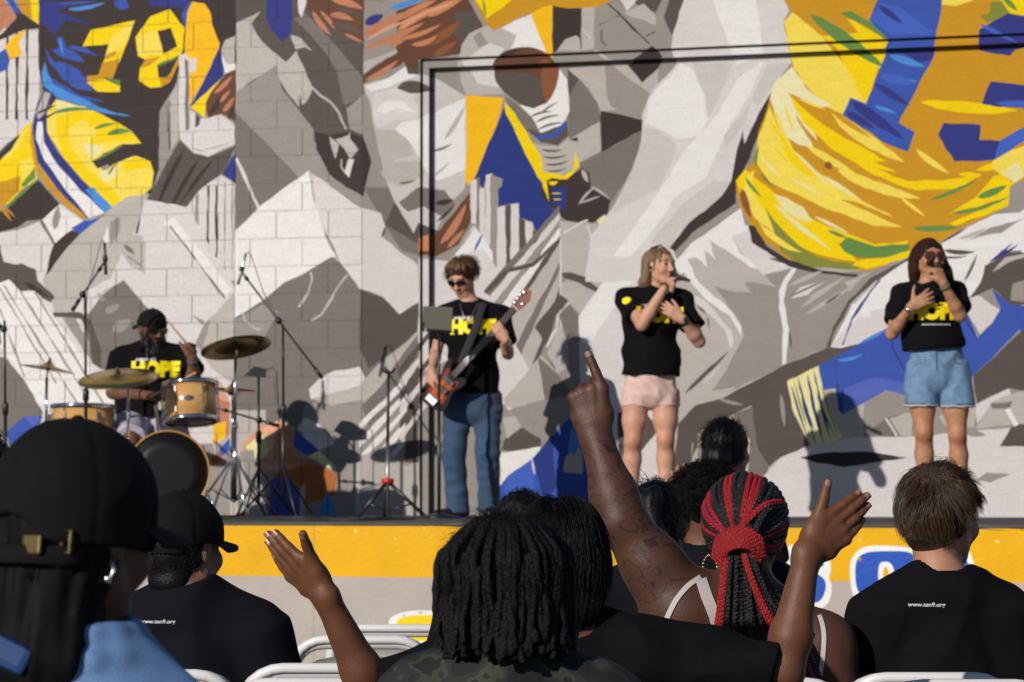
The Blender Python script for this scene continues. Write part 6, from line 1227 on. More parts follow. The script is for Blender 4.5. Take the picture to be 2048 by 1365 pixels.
# a music stand beyond the picture's left edge and one low stand behind
t = thing('music_stand', Vector((q(-70, 1000, 19.7).x, 19.7, STZ)), 'black music stand standing past the microphone stand at the end of the drums', 'music stand'); tx, ty = t.location.x, t.location.y
legs(t, tx, ty, STZ, STZ+.3, .28, .4, blk_metal); MB().tube([Vector((tx, ty, STZ+.08)), Vector((tx, ty, STZ+1.22))], .011, 10).build('tube', blk_metal, t); MB().box(Vector((tx, ty-.02, STZ+1.34)), (1, 0, 0), (0, 1, .5), (0, -.5, 1), .46, .008, .32, .003).build('desk', blk_metal, t)
rgv = [q(60, 1030, 18.1), q(560, 1030, 18.1), q(575, 1030, 20.2), q(70, 1030, 20.2)]
t = thing('drum_rug', Vector((rgv[0].x+.9, 19.1, STZ)), 'black rug lying on the stage under the drums', 'rug')
MB().add([Vector((p.x, p.y, STZ+.006)) for p in rgv]+[Vector((p.x, p.y, STZ+.0005)) for p in rgv], [(0, 1, 2, 3), (0, 4, 5, 1), (1, 5, 6, 2), (2, 6, 7, 3), (3, 7, 4, 0)], False).build('pile', mat('rug', (.012, .012, .012), .95, bump=.8, bscale=300), t)
# speaker monitor cable runs on the floor
cabm = mat('cable_rubber')
clab = ['black cable looping along the stage edge from the drums to the guitar stand', 'black cable curving past the feet of the tall boom stand', 'black cable running close to the wall from the short stand to the bass player', 'black cable coiled under the guitar stand with the red collar', 'long black cable running past the feet of both singers']
def cable(pts, lab):
    c = thing('cable', q(*pts[0]), lab, 'cable', 'black cables lying on the stage floor'); w = [q(a, 1030, b) for a, b, *_ in pts] if len(pts[0]) == 2 else [q(*p) for p in pts]
    for p in w: p.z = STZ+.006
    MB().tube([Vector(p) for p in catmull(w, 6, False)], .0055, 6).build('cord', cabm, c)
for pts in ([(440, 1030, 18.4), (520, 1030, 17.6), (600, 1030, 17.2), (700, 1030, 17.5), (760, 1030, 18.4), (860, 1030, 18.5)], [(480, 1030, 18.9), (560, 1030, 18.3), (640, 1030, 17.4), (720, 1030, 17.2), (830, 1030, 17.9)], [(500, 1030, 19.6), (600, 1030, 18.8), (690, 1030, 19.2), (760, 1030, 19.4), (840, 1030, 19.1), (900, 1030, 19.5)], [(700, 1030, 19.6), (750, 1030, 19.0), (800, 1030, 19.5), (850, 1030, 19.0), (880, 1030, 18.8)], [(930, 1030, 18.9), (1010, 1030, 18.2), (1120, 1030, 18.4), (1280, 1030, 17.6), (1600, 1030, 17.4), (1800, 1030, 17.2)]):
    cable(pts, clab.pop(0))
# ---------------------------------------------------------------- folding chairs
white_resin = mat('white_resin', (.72, .70, .67), .35, noise=.06, nscale=12, bump=.1, bscale=300)
panel_m = mat('resin_panel', (.62, .60, .56), .5, noise=.08, nscale=14, bump=.25, bscale=420)
def chair_proto():
    W = .205; top = .815; proto = {}
    def arch(w, zt, rc, off, z0, y0):
        pts = []
        yy = lambda z: (.30-(z/.815)*.34)+off
        for k in range(5): z = z0+(zt-rc-z0)*k/4; pts.append((-w, yy(z), z))
        for k in range(1, 7): a = math.pi/2*k/6; pts.append((-w+rc-rc*math.cos(a), yy(zt-rc+rc*math.sin(a)), zt-rc+rc*math.sin(a)))
        pts += [(-x, y, z) for x, y, z in pts[::-1]]
        return [Vector(p) for p in pts]
    parts = []
    mb = MB(); mb.tube(arch(W, top-.021, .095, 0, .012, 0), .0205, 10); parts.append(('back_frame', mb, white_resin))
    mb = MB(); mb.tube(arch(W-.002, top-.011, .098, -.016, .30, 0), .0135, 8); parts.append(('frame_ridge', mb, white_resin))
    out = []                                            # curved back panel
    n = 9; vs = []; fs = []
    for j in range(2):
        for i in range(n):
            for k in range(6):
                x = (-1+2*i/(n-1)); z0 = .50; zt = top-.062-.035*abs(x)**4; z = z0+(zt-z0)*k/5
                vs.append(Vector((x*(W-.032), (.30-(z/.815)*.34)+.012-.022*(1-x*x)-j*.012, z)))
    for j in range(2):
        for i in range(n-1):
            for k in range(5):
                a = j*n*6+i*6+k; f = (a, a+6, a+7, a+1); fs.append(f if j else f[::-1])
    m6 = n*6
    for i in range(n-1): a = i*6+5; fs.append((a, a+6, m6+a+6, m6+a)); a = i*6; fs.append((a, m6+a, m6+a+6, a+6))
    parts.append(('back_panel', MB().add(vs, fs), panel_m))
    mb = MB(); mb.tube([Vector((-W+.03, .30-.34*.48/.815, .50)), Vector((W-.03, .30-.34*.48/.815, .50))], .011, 8); parts.append(('back_rail', mb, white_resin))
    mb = MB(); mb.box((0, .27, .435), (1, 0, 0), (0, 1, .06), (0, -.06, 1), .39, .40, .028, .010); parts.append(('seat', mb, white_resin))
    for sx in (-1, 1):
        mb = MB(); mb.tube([Vector((sx*(W-.028), .40, .425)), Vector((sx*(W-.028), .06, .2)), Vector((sx*(W-.028), -.10, .012))], .0125, 8); parts.append(('rear_leg', mb, white_resin))
    mb = MB(); mb.tube([Vector((-W+.028, -.06, .06)), Vector((W-.028, -.06, .06))], .009, 8); parts.append(('stretcher', mb, white_resin))
    return parts
_ch = None
def chair(px, ytop=None, D=None, rz=0.0, lab='', loc=None):
    global _ch
    if D is None: D = FPX*(CAMZ-.815)/(ytop-HOR)
    p = P(px, 1200, D) if loc is None else Vector(loc); base = Vector((p.x, p.y+.04, 0))
    t = thing('folding_chair', base, lab, 'folding chair', 'white folding chairs set out before the stage'); t.rotation_euler = (0, 0, rz)
    if _ch is None: _ch = [(n, (lambda mb_: (lambda me: (me.polygons.foreach_set('use_smooth', mb_.sm), me)[1])(mesh(n, mb_.v, mb_.f)))(mb), m) for n, mb, m in chair_proto()]
    for n, me, m in _ch: link(n, me, m, t)
    return t
chair(650, 1325, rz=.02, lab='empty white folding chair closest to the man in the black cap')
chair(722, 1270, rz=-.01, lab='empty white folding chair one row ahead of the raised left hand')
chair(790, 1248, rz=.0, lab='empty white folding chair in the row closest to the stage, before the two empty ones')
chair(628, 1354, rz=.03, lab='empty white folding chair under the raised left hand, behind another empty one')
# ---------------------------------------------------------------- the audience
def seated(D0, head, neck, shL, shR, label, b=1.0, pel=None):
    q = lambda x, y, dd=0: P(x, y, D0+dd)
    J = dict(head=q(*head), neck=q(*neck), shL=q(*shL), shR=q(*shR)); m = (J['shL']+J['shR'])/2
    J['chest'] = Vector((m.x, D0+.03, m.z-.13)); J['pelvis'] = Vector((m.x, D0+.06, .545)) if pel is None else pel
    t = thing('person', Vector((m.x, D0+.1, 0)), label, 'person'); return t, J, q
def lower_body(t, J, m, b=1.0, spread=.10):
    v = Vol(.01); pe = Vector(J['pelvis']); v.ecap(pe-ZV*.01, pe+ZV*.06, (.17*b, .14*b), (.16*b, .12*b), (1, 0, 0), .04)
    for sx in (-1, 1):
        h = pe+Vector((sx*.09, .02, -.015)); k = pe+Vector((sx*spread*1.3, .44, -.0)); a = Vector((k.x, k.y+.05, .10)); v.cap(h, k, .085*b, .068*b, .04); v.cap(k, a, .064*b, .05*b, .03)
    vol_obj('trousers', v, m, t)
    for sx in (-1, 1):
        v = Vol(.008); k = pe+Vector((sx*spread*1.3, .49, 0)); shoe(v, k, (sx*.1, 1, 0), 0, 1.0); vol_obj('shoe', v, mat('black_leather'), t)
dark_trousers = mat('dark_trousers', (.02, .02, .024), .85); navy_tee = mat('navy_cotton', (.0055, .0052, .0085), .88, bump=.25, bscale=500, spec=.15)
hair_blk = mat('hair_black_gloss', (.0042, .0036, .0034), .42, noise=.3, nscale=60, bump=.3, bscale=260, spec=.3)
hair_brn = mat('hair_brown', (.062, .032, .015), .38, noise=.35, nscale=90, spec=.5)
SK1 = (.135, .052, .025); SK2 = (.078, .033, .021); SK3 = (.42, .20, .12); SK4 = (.30, .145, .085)
def flat_col(c): return lambda p: np.tile(np.array(c), (len(p), 1))
back_region = lambda d: (d[:, 2] > -.75) & ~((d[:, 1] > .45) & (d[:, 2] < .35))
comb_down = lambda p, d: np.stack([p[:, 0]*1.5, -np.ones(len(p))*.2, -np.ones(len(p))], 1)
# --- man with brown hair
t, J, q = seated(7.0, (1880, 1034, .02), (1880, 1150, -.01), (1762, 1230, 0), (2002, 1226, 0), 'brown haired young man in a black tee with a white web address across his back')
fr = Fr((.80, 1, -.04)); hc = J['head']
v = Vol(.0045); torso(v, J, 1.0); v.cap(J['neck']-ZV*.05, hc-fr.u*.05-fr.f*.03, .056, .055, .03); add_head(v, hc, fr, 1.0)
el = {}
for s_, sx in (('L', -1), ('R', 1)):
    e = J['sh'+s_]+Vector((sx*.05, .04, -.29)); w = J['pelvis']+Vector((sx*.09, .34, .12)); J['el'+s_] = e; J['wr'+s_] = w; limb_arm(v, J['sh'+s_], e, w, .95); add_hand(v, w, (0, 1, -.1), (0, 0, -1), (-sx, 0, 0))
vol_obj('body', v, skin_mat(), t, head_col(SK3, hc, fr, 1.0))
v = Vol(.005); v.ell(fr.at(hc, 0, -.022, .032), (.083, .104, .094), fr.ax(), .02); v.ell(fr.at(hc, 0, -.055, -.04), (.062, .052, .055), fr.ax(), .03); v.ell(fr.at(hc, 0, .12, -.03), (.068, .085, .085), fr.ax(), .02, 'sub'); v.ell(fr.at(hc, .088, .012, -.02), (.034, .036, .05), fr.ax(), .008, 'sub')
vol_obj('hair', v, mat('hair_brown_base', (.045, .024, .012), .6, bump=.5, bscale=250), t)
whorl = np.array([.15, -.45, .88])
def comb_crown(p, d):
    o = d-whorl*np.sum(d*whorl, axis=1)[:, None]*.9; o = o/(np.linalg.norm(o, axis=1)[:, None]+.2); sw = np.cross(np.tile(whorl, (len(d), 1)), d)
    return o*1.2+sw*.45+np.stack([np.zeros(len(d)), np.where(d[:, 2] > .7, .3, -.05), np.where(d[:, 2] > .7, .1, -.45)], 1)
reg = lambda d: (d[:, 2] > -.62) & ~((d[:, 1] > .3) & (d[:, 2] < .35)) & ~((np.abs(d[:, 0]) > .55) & (d[:, 2] < .32) & (d[:, 1] > -.40))
hair_strands('hair_strands', hc, fr, t, hair_brn, 7500, (.045, .095), comb_crown, reg, .00085, (.002, .019), .22, 9, ell=(.081, .102, .097), rise=.26, grav=.3, seed=11, clump=130)
hair_strands('hair_tuft', hc, fr, t, hair_brn, 130, (.04, .085), lambda p, d: np.stack([p[:, 0]*3, np.full(len(p), .4), np.full(len(p), .5)], 1), lambda d: d[:, 2] > .86, .0008, (.01, .03), .5, 8, rise=.9, seed=13, clump=26)
hair_strands('hair_nape', hc, fr, t, hair_brn, 900, (.03, .05), comb_down, lambda d: (d[:, 1] < -.2) & (d[:, 2] < -.35) & (d[:, 2] > -.8) & (np.abs(d[:, 0]) < .6), .0008, (.004, .016), .25, 6, ell=(.078, .100, .105), rise=.2, seed=17)
v = Vol(.0055); tee(v, J, .014, hem=J['pelvis'], sleeve=.7, b=1.0, loose=.006, slr=.074, neckr=.066, neck_up=.012); v.disp(folds(61, .007, 22)); sh = vol_obj('tee_shirt', v, cloth_black(), t)
vs, fs = text_mesh('www.ten9.org', .0140, .00018, .12, 1.1); print_on('shirt_print', sh, vs, fs, q(1842, 1207), (1, 0, -.01), (0, 0, 1), wht, sh, .0015)
MB().tube([Vector(p) for p in catmull([J['neck']+Vector((math.cos(a)*.070, math.sin(a)*.070, .012+.006*math.sin(a))) for a in np.linspace(0, 6.283, 15)[:-1]], 2)], .006, 8, True).build('collar', cloth_black(), t)
lower_body(t, J, dark_trousers); chair(1858, D=6.74, lab='white folding chair the brown haired young man sits on'); chair(1935, 1357, rz=.02, lab='empty white folding chair right behind the brown haired young man'); chair(2110, 1268, lab='white folding chair ahead and right of the brown haired young man')
# --- man in a cap
t, J, q = seated(7.2, (366, 1098, .0), (368, 1186, -.01), (252, 1262, 0), (512, 1266, 0), 'man in a black baseball cap and black tee with a web address on the back')
fr = Fr((.62, 1, -.02)); hc = J['head']
v = Vol(.005); torso(v, J, 1.12); v.cap(J['neck']-ZV*.05, hc-fr.u*.05-fr.f*.03, .064, .062, .03); add_head(v, hc, fr, 1.0, 1.1)
for s_, sx in (('L', -1), ('R', 1)):
    e = J['sh'+s_]+Vector((sx*.06, .04, -.28)); w = J['pelvis']+Vector((sx*.09, .34, .12)); J['el'+s_] = e; J['wr'+s_] = w; limb_arm(v, J['sh'+s_], e, w, 1.1); add_hand(v, w, (0, 1, -.1), (0, 0, -1), (-sx, 0, 0))
vol_obj('body', v, skin_mat(), t, head_col(SK4, hc, fr, 1.0))
v = Vol(.005); v.ell(fr.at(hc, 0, -.026, .0), (.080, .094, .086), fr.ax(), .02); v.ell(fr.at(hc, 0, .10, -.03), (.085, .085, .12), fr.ax(), .012, 'sub'); v.ell(fr.at(hc, 0, -.05, -.075), (.06, .05, .05), fr.ax(), .02); v.plane(fr.at(hc, 0, 0, -.11), -fr.u)
vol_obj('hair', v, hair_blk, t)
hair_strands('hair_strands', hc, fr, t, hair_blk, 1500, (.02, .035), comb_down, lambda d: (d[:, 1] < .1) & (d[:, 2] < .15) & (d[:, 2] > -.8), .0008, (.003, .010), .35, 5, ell=(.079, .098, .098), rise=.35, seed=21)
hair_strands('hair_nape', hc, fr, t, hair_blk, 1300, (.02, .035), comb_down, lambda d: (d[:, 1] < .0) & (d[:, 2] < -.3) & (d[:, 2] > -.95), .0008, (.006, .014), .3, 5, ell=(.072, .098, .118), rise=.3, seed=23)
ball_cap(hc, fr, t, 1.06, 1, .012, closed=False)
MB().tube([fr.at(hc, x, -math.sqrt(max(0, 1-(x/.094)**2))*.122, -.002) for x in np.linspace(-.07, .07, 11)], .011, 8, flat=.25, nrm=fr.u).build('cap_strap', cap_m, t)
MB().box(fr.at(hc, -.012, -.126, -.003), fr.r, fr.f, fr.u, .015, .005, .019, .002).build('cap_buckle', silver, t)
MB().sphere(fr.at(hc, -.04, -.09, .09), .0045, 8, 6).build('cap_eyelet', blk_plastic, t)
v = Vol(.0055); tee(v, J, .014, hem=J['pelvis'], sleeve=.72, b=1.12, loose=.008, slr=.076, neckr=.072, neck_up=.012); v.disp(folds(63, .007, 22)); sh = vol_obj('tee_shirt', v, navy_tee, t)
vs, fs = text_mesh('www.ten9.org', .0140, .00018, .12, 1.1); print_on('shirt_print', sh, vs, fs, q(325, 1240), (1, 0, 0), (0, 0, 1), wht, sh, .0015)
lower_body(t, J, dark_trousers, 1.1); chair(305, D=6.85, lab='white folding chair that the man in the black cap sits on')
# --- woman with red and black braids, arm raised
t, J, q = seated(6.9, (1490, 1062, .0), (1492, 1170, -.01), (1368, 1222, 0), (1648, 1290, 0), 'woman with red and black braids tied back, tattooed arm raised and pointing up')
fr = Fr((.10, 1, .0)); hc = J['head']
v = Vol(.004); torso(v, J, 1.12, chest=1.05); v.cap(J['neck']-ZV*.06, hc-fr.u*.05-fr.f*.02, .058, .056, .03); add_head(v, hc, fr, .98)
shl = J['shL']; el = q(1243, 1040, -.03); wr = q(1191, 872, .0); J['elL'] = el
v.cap(q(1440, 1262, .02), shl, .085, .092, .06); v.cap(shl, lerp(shl, el, .5), .090, .070, .05); v.cap(lerp(shl, el, .5), el, .070, .0555, .04); v.cap(el, lerp(el, wr, .3), .0555, .054, .03); v.cap(lerp(el, wr, .3), wr, .054, .037, .03)
d = q(1176, 790, .0)-wr
tips = add_hand(v, wr, d, (.12, 1, .08), (1, 0, .2), ((2, 3, 2, -17), (72, 88, 50), (78, 92, 50), (80, 92, 50)), tdir=(.5, -.15, 1.0), tcurl=(30, 40), sc=1.26, spread=3)
e = J['shR']+Vector((.065, .02, -.30)); w = J['pelvis']+Vector((.12, .32, .12)); J['elR'] = e; v.cap(J['shR'], e, .075, .055, .05); v.cap(e, w, .052, .034, .03); add_hand(v, w, (0, 1, -.1), (0, 0, -1), (-1, 0, 0))
tfs = folds(77, 1.0, 60, 5); tfs2 = folds(79, 1.0, 95, 4); sa = np.array(shl); ea = np.array(el); wa = np.array(wr)
def tat(p):
    c = np.tile(np.array(SK2), (len(p), 1))
    ab = wa-ea; t1 = ((p-ea)@ab)/(ab@ab); d1 = np.linalg.norm(p-ea-np.clip(t1, 0, 1)[:, None]*ab, axis=1)
    ab2 = ea-sa; t2 = ((p-sa)@ab2)/(ab2@ab2); d2 = np.linalg.norm(p-sa-np.clip(t2, 0, 1)[:, None]*ab2, axis=1)
    arm = ((d1 < .085) & (t1 > -.1) & (t1 < .95)) | ((d2 < .12) & (t2 > .25) & (t2 < 1.1))
    f = tfs(p)+.3; g_ = tfs2(p)+.35; ln = ((np.abs(f) < .085) & (g_ > -.1)) | ((np.abs(g_) < .075) & (f > .3))
    c[arm & ln] *= np.array([.45, .5, .62])
    hnd = np.linalg.norm(p-wa, axis=1) < .2; c[hnd & ~arm] *= np.array([1.1, 1.02, .95])
    return c
vol_obj('body', v, skin_mat(), t, tat)
body_e = bpy.data.objects[[c.name for c in t.children if c.name.startswith('body')][0]]
add_nails([tips[0]], Vector((.12, 1, .08)), body_e, (.30, .15, .10))
def strap(name, pts, w, m, lift=.004):
    pts = catmull(pts, 6, False); c0 = np.array(pts[len(pts)//2]); vs = []; fs = []; W = [P(x, y, 6.9) for x, y in pts]; o = W[len(W)//2]
    for i, p in enumerate(W):
        a = W[max(0, i-1)]; b = W[min(len(W)-1, i+1)]; dx, dz = b.x-a.x, b.z-a.z; L_ = math.hypot(dx, dz); nx, nz = -dz/L_, dx/L_
        for k in range(5): s_ = (-.5+k/4)*w; vs.append((p.x-o.x+nx*s_, p.z-o.z+nz*s_))
    for i in range(len(W)-1):
        for k in range(4): fs.append((i*5+k, i*5+k+1, i*5+k+6, i*5+k+5))
    return print_on(name, body_e, vs, fs, o, (1, 0, 0), (0, 0, 1), m, t, lift)
strap_m = mat('white_strap', (.62, .56, .54), .7, bump=.5, bscale=500)
strap('top_strap', [(1326, 1240), (1345, 1200), (1370, 1170), (1398, 1152)], .012, strap_m); strap('bra_strap', [(1398, 1156), (1408, 1190), (1425, 1235), (1436, 1290)], .028, strap_m, .005); strap('bra_band', [(1400, 1345), (1432, 1290), (1450, 1245)], .04, strap_m, .006)
strap('top_strap', [(1634, 1228), (1640, 1260), (1638, 1310), (1630, 1370)], .011, strap_m)
v = Vol(.008); torso(v, J, 1.12, .008, chest=1.05); v.plane(q(1500, 1330), (0, 0, 1)); vol_obj('camisole', v, mat('purple_top', (.03, .018, .05), .8), t)
v = Vol(.005); v.ell(fr.at(hc, 0, -.014, .03), (.090, .108, .100), fr.ax(), .02); v.ell(fr.at(hc, 0, .13, -.05), (.07, .085, .10), fr.ax(), .012, 'sub'); v.plane(fr.at(hc, 0, 0, -.055), -fr.u); vol_obj('hair', v, mat('hair_black_base', (.008, .006, .006), .6), t)
def braid(pts, r, closed=False):
    pts = np.array(catmull(pts, 8, False)); seg = np.linalg.norm(np.diff(pts, axis=0), axis=1); s_ = np.concatenate([[0], np.cumsum(seg)]); n = max(8, int(s_[-1]/(r*.42))); u = np.linspace(0, s_[-1], n); p = np.stack([np.interp(u, s_, pts[:, k]) for k in range(3)], 1)
    tg = np.gradient(p, axis=0); tg /= np.linalg.norm(tg, axis=1)[:, None]; ref = np.array([.2, -.95, .25]); y = ref-tg*(tg@ref)[:, None]; y /= np.linalg.norm(y, axis=1)[:, None]+1e-9; x = np.cross(tg, y); ph = u/(r*5.2)*2*math.pi; out = []
    for k in range(3): a = ph+2*math.pi*k/3; out.append(p+x*(np.sin(a)*r*.62)[:, None]+y*(np.sin(2*a)*r*.34)[:, None])
    return out
BR = {'red': [], 'black': [], 'magenta': []}
def put(col, pts, r): BR[col] += [(w_, r*.56) for w_ in braid(pts, r)]
kd = Vector((-.12, -.93, -.40)).normalized(); rg = random.Random(4); ELB = (.096, .113, .106)
def onhead(dv, lift=0.0): dv = Vector(dv).normalized(); return fr.at(hc, dv.x*(ELB[0]+lift), dv.y*(ELB[1]+lift)-.014, dv.z*(ELB[2]+lift)+.026)
xk = Vector((1, 0, 0)); xk = (xk-kd*xk.dot(kd)).normalized(); zk = kd.cross(xk)
if zk.z < 0: zk = -zk
nb = 64
for i in range(nb):
    th = math.radians(-128+256*i/(nb-1)+rg.uniform(-2, 2)); out_d = zk*math.cos(th)+xk*math.sin(th); pts = []
    amax = math.radians(135 if abs(th) < 1.4 else 100)
    for k in range(9): a = .10+(amax-.10)*k/8; pts.append(onhead(kd*math.cos(a)+out_d*math.sin(a), rg.uniform(-.001, .003)+(.004 if i % 2 else 0)))
    dg = math.degrees(th)
    col = 'black'
    if -26 < dg < -16 or 4 < dg < 24: col = 'red'
    elif -75 < dg < -42: col = ('magenta', 'black', 'red', 'red', 'black')[i % 5]
    elif dg < -88: col = rg.choice(['red', 'black', 'black'])
    elif dg > 40: col = rg.choice(['black', 'black', 'magenta', 'red', 'black'])
    put(col, pts, .0066)
K0 = onhead(kd, .016)
for r_, tl, col in ((.034, 0, 'black'), (.030, .008, 'red'), (.038, -.006, 'black'), (.033, .013, 'black')):      # band wound round the tail
    pts = [K0+xk*math.cos(a)*r_*1.15+Vector((0, -.012*math.sin(a)-.004, 0))+ZV*(tl+.012*math.cos(a)+.018*math.sin(a)) for a in np.linspace(0, 6.4, 12)]; put(col, pts, .0075)
put('black', [onhead((.80, -.4, .28), .012), onhead((.45, -.8, .2), .016), K0+Vector((.03, -.02, .016)), K0+Vector((-.02, -.03, -.005)), K0+Vector((-.055, -.01, -.03))], .008)
put('red', [onhead((.80, -.4, .36), .012), onhead((.40, -.82, .28), .016), K0+Vector((.0, -.02, .03)), K0+Vector((-.05, -.02, .0))], .007)
for k in range(8):                                      # red fold over the knot
    w_ = .038+.003*k; put('red', [K0+Vector((-w_, -.006, -.062+.003*k)), K0+Vector((-w_*.85, -.026, -.026+.0045*k)), K0+Vector((-.004, -.040+.002*k, -.012+.0062*k)), K0+Vector((w_*.8, -.026, -.022+.0045*k)), K0+Vector((w_, -.006, -.058+.003*k))], .0062)
for k in range(60):
    u_ = rg.uniform(-1, 1); dp = rg.uniform(0, .045); ln = rg.uniform(.20, .30); x0 = u_*.032
    col = 'red' if u_ < -.78 or (.18 < u_ < .42) else ('magenta' if -.55 < u_ < -.40 else 'black'); sw = .018*u_
    if .18 < u_ < .42: sw = .10; dp = 0
    if u_ > .6: sw = .05+.08*rg.random()
    put(col, [K0+Vector((x0*.9, -.014+dp*.4, -.02)), K0+Vector((x0*1.05+sw*.15, -.022+dp, -.08)), K0+Vector((x0*1.15+sw*.5, -.02+dp, -.08-(ln-.08)*.5)), K0+Vector((x0*1.25+sw, -.012+dp, -ln))], .0058)
for k, (x0, col) in enumerate(((.10, 'black'), (.112, 'red'), (.125, 'black'), (.137, 'magenta'), (.09, 'black'), (.15, 'black'))): put(col, [K0+Vector((.05, .03, -.06)), K0+Vector((x0*.8, .02, -.18)), K0+Vector((x0+.03, .0, -.30)), K0+Vector((x0+.07, .0, -.40))], .007)
for col, cv in (('red', (.33, .003, .007)), ('black', (.005, .004, .004)), ('magenta', (.30, .006, .05))):
    mb = MB()
    for w_, r_ in BR[col]: mb.tube([Vector(p) for p in w_], r_, 5, caps=False)
    mb.build(col+'_braids', mat('braid_'+col, cv, .32, spec=.6, bump=.5, bscale=700), t)
eh = fr.at(hc, -.085, -.005, -.055)
mb = MB(); gold = mat('gold', (.75, .5, .18), .2, 1)
for a in np.linspace(0, 6.283, 22)[:-1]: mb.sphere(eh+Vector((math.sin(a)*.017, -.004, -.035+math.cos(a)*.031)), .0034, 6, 4)
mb.build('earring', gold, t); MB().tube([eh+Vector((0, -.004, -.05)), eh+Vector((0, -.004, -.06))], .004, 6).build('earring_charm', gold, t)
lower_body(t, J, dark_trousers, 1.1); chair(1520, D=6.55, lab='white folding chair that the woman with red braids sits on')
# --- person with raised open hands, black bob
t, J, q = seated(6.1, (1122, 1140, .0), (1125, 1258, .0), (962, 1306, 0), (1290, 1308, 0), 'person with a glossy black bob and black top raising both open hands')
fr = Fr((.05, 1, .0)); hc = J['head']
v = Vol(.0035); torso(v, J, 1.0); v.cap(J['neck']-ZV*.06, hc-fr.u*.05-fr.f*.02, .056, .054, .03); add_head(v, hc, fr, .97)
J['elL'] = q(752, 1402, .05); wl_ = q(651, 1192, -.02); J['elR'] = q(1568, 1345, -.02); wr_ = q(1614, 1108, -.02)
limb_arm(v, J['shL'], J['elL'], wl_, 1.0); limb_arm(v, J['shR'], J['elR'], wr_, 1.02)
tl = add_hand(v, wl_, q(545, 1092, .0)-wl_, (.55, .75, .42), (.6, 0, .8), ((2, 5, 3), (2, 5, 3), (4, 6, 4), (8, 8, 5)), tdir=(.80, .66, -.10), tcurl=(-6, -10), sc=1.06, spread=-1.2)
nl_ = v.hn
tr = add_hand(v, wr_, q(1738, 1000, .03)-wr_, (-.30, .92, -.05), (-.6, -.2, .8), ((-2, 4, 3), (-2, 5, 3), (2, 6, 4), (8, 8, 5)), tdir=(.88, .52, -.08), tcurl=(-6, -6), sc=1.1, spread=-2.4)
nr_ = v.hn
bd_ = vol_obj('body', v, skin_mat(), t, head_col(SK1, hc, fr, .97))
add_nails(tl, nl_, bd_, (.28, .14, .10)); add_nails(tr, nr_, bd_, (.28, .14, .10))
v = Vol(.0055); tee(v, J, .013, hem=J['pelvis'], sleeve=.95, b=1.0, loose=.006, slr=.066, neckr=.07); v.disp(folds(64, .012, 24)); vol_obj('blouse', v, cloth_black(), t)
v = Vol(.005); v.ecap(fr.at(hc, 0, -.014, .045), fr.at(hc, 0, -.03, -.06), (.084, .104), (.088, .085), fr.r, .03); v.ell(fr.at(hc, 0, .12, -.06), (.075, .075, .11), fr.ax(), .012, 'sub'); v.plane(fr.at(hc, 0, 0, -.125), -fr.u); v.disp(hair_groove(hc, fr, 71, .0025, 190)); vol_obj('hair', v, hair_blk, t)
hair_strands('hair_strands', hc, fr, t, hair_blk, 3000, (.10, .19), lambda p, d: np.stack([p[:, 0]*2, -np.ones(len(p))*.15, -np.ones(len(p))], 1), lambda d: (d[:, 2] > .1) & ~((d[:, 1] > .6) & (d[:, 2] < .5)), .0008, (.008, .018), .10, 9, ell=(.084, .104, .110), off=(0, -.014, .04), rise=.25, grav=1.0, seed=31)
lower_body(t, J, dark_trousers); chair(1130, D=5.72, lab='white folding chair under the person with raised open hands')
# --- person with locs and a camouflage top
t, J, q = seated(4.9, (1014, 1196, .0), (1012, 1320, .0), (850, 1402, 0), (1182, 1402, 0), 'person with short black locs and a dark camouflage top')
fr = Fr((.10, 1, -.02)); hc = J['head']
v = Vol(.006); torso(v, J, 1.0); v.cap(J['neck']-ZV*.06, hc-fr.u*.05-fr.f*.02, .056, .054, .03); add_head(v, hc, fr, 1.0)
for s_, sx in (('L', -1), ('R', 1)):
    e = J['sh'+s_]+Vector((sx*.05, .05, -.28)); w = J['pelvis']+Vector((sx*.09, .34, .12)); J['el'+s_] = e; limb_arm(v, J['sh'+s_], e, w, 1.0); add_hand(v, w, (0, 1, -.1), (0, 0, -1), (-sx, 0, 0))
vol_obj('body', v, skin_mat(), t, flat_col((.075, .034, .022)))
rg = np.random.RandomState(8); locs = MB(); n = 0
for i in range(700):
    d = rg.normal(size=3); d /= np.linalg.norm(d)
    if d[2] < -.25 or (d[1] > .55 and d[2] < .6): continue
    if n >= 185: break
    if abs(d[0]+.25) < .05 and d[2] > .3: continue
    n += 1; p = np.array([d[0]*.083, d[1]*.104-.014, d[2]*.098+.025]); az = np.array([d[0], d[1], 0]); az /= np.linalg.norm(az)+1e-6; pts = [p*.94, p+d*.012]
    r_out = rg.uniform(.006, .028); bot = -rg.uniform(.07, .105)
    c1 = np.array([az[0]*(.085+r_out), az[1]*(.104+r_out)-.014, min(p[2]+.005, .075)])
    if d[2] > .55: pts.append(np.array([az[0]*.06, az[1]*.075-.014, .126]))
    pts.append(c1); 
    for f in (.35, .7, 1.0): pts.append(np.array([c1[0]*(1+.04*f)+rg.normal()*.004, c1[1]+rg.normal()*.004, c1[2]+(bot-c1[2])*f]))
    w_ = [fr.at(hc, *x) for x in pts]; cv = catmull([tuple(x) for x in w_], 5, False); rr = rg.uniform(.0052, .0074)
    locs.tube([Vector(x) for x in cv], [rr*(1+.14*math.sin(k*1.9+i)) for k in range(len(cv))], 7)
locs.build('locs', mat('hair_locs', (.0042, .0035, .0033), .6, noise=.4, nscale=120, bump=.7, bscale=200, spec=.25), t)
hair_strands('hair_fuzz', hc, fr, t, mat('hair_locs'), 2600, (.02, .05), comb_down, lambda d: (d[:, 2] > -.3) & ~((d[:, 1] > .6) & (d[:, 2] < .5)), .0006, (.012, .030), .6, 6, ell=(.088, .108, .104), off=(0, -.014, .025), rise=.5, seed=45, curl=.5)
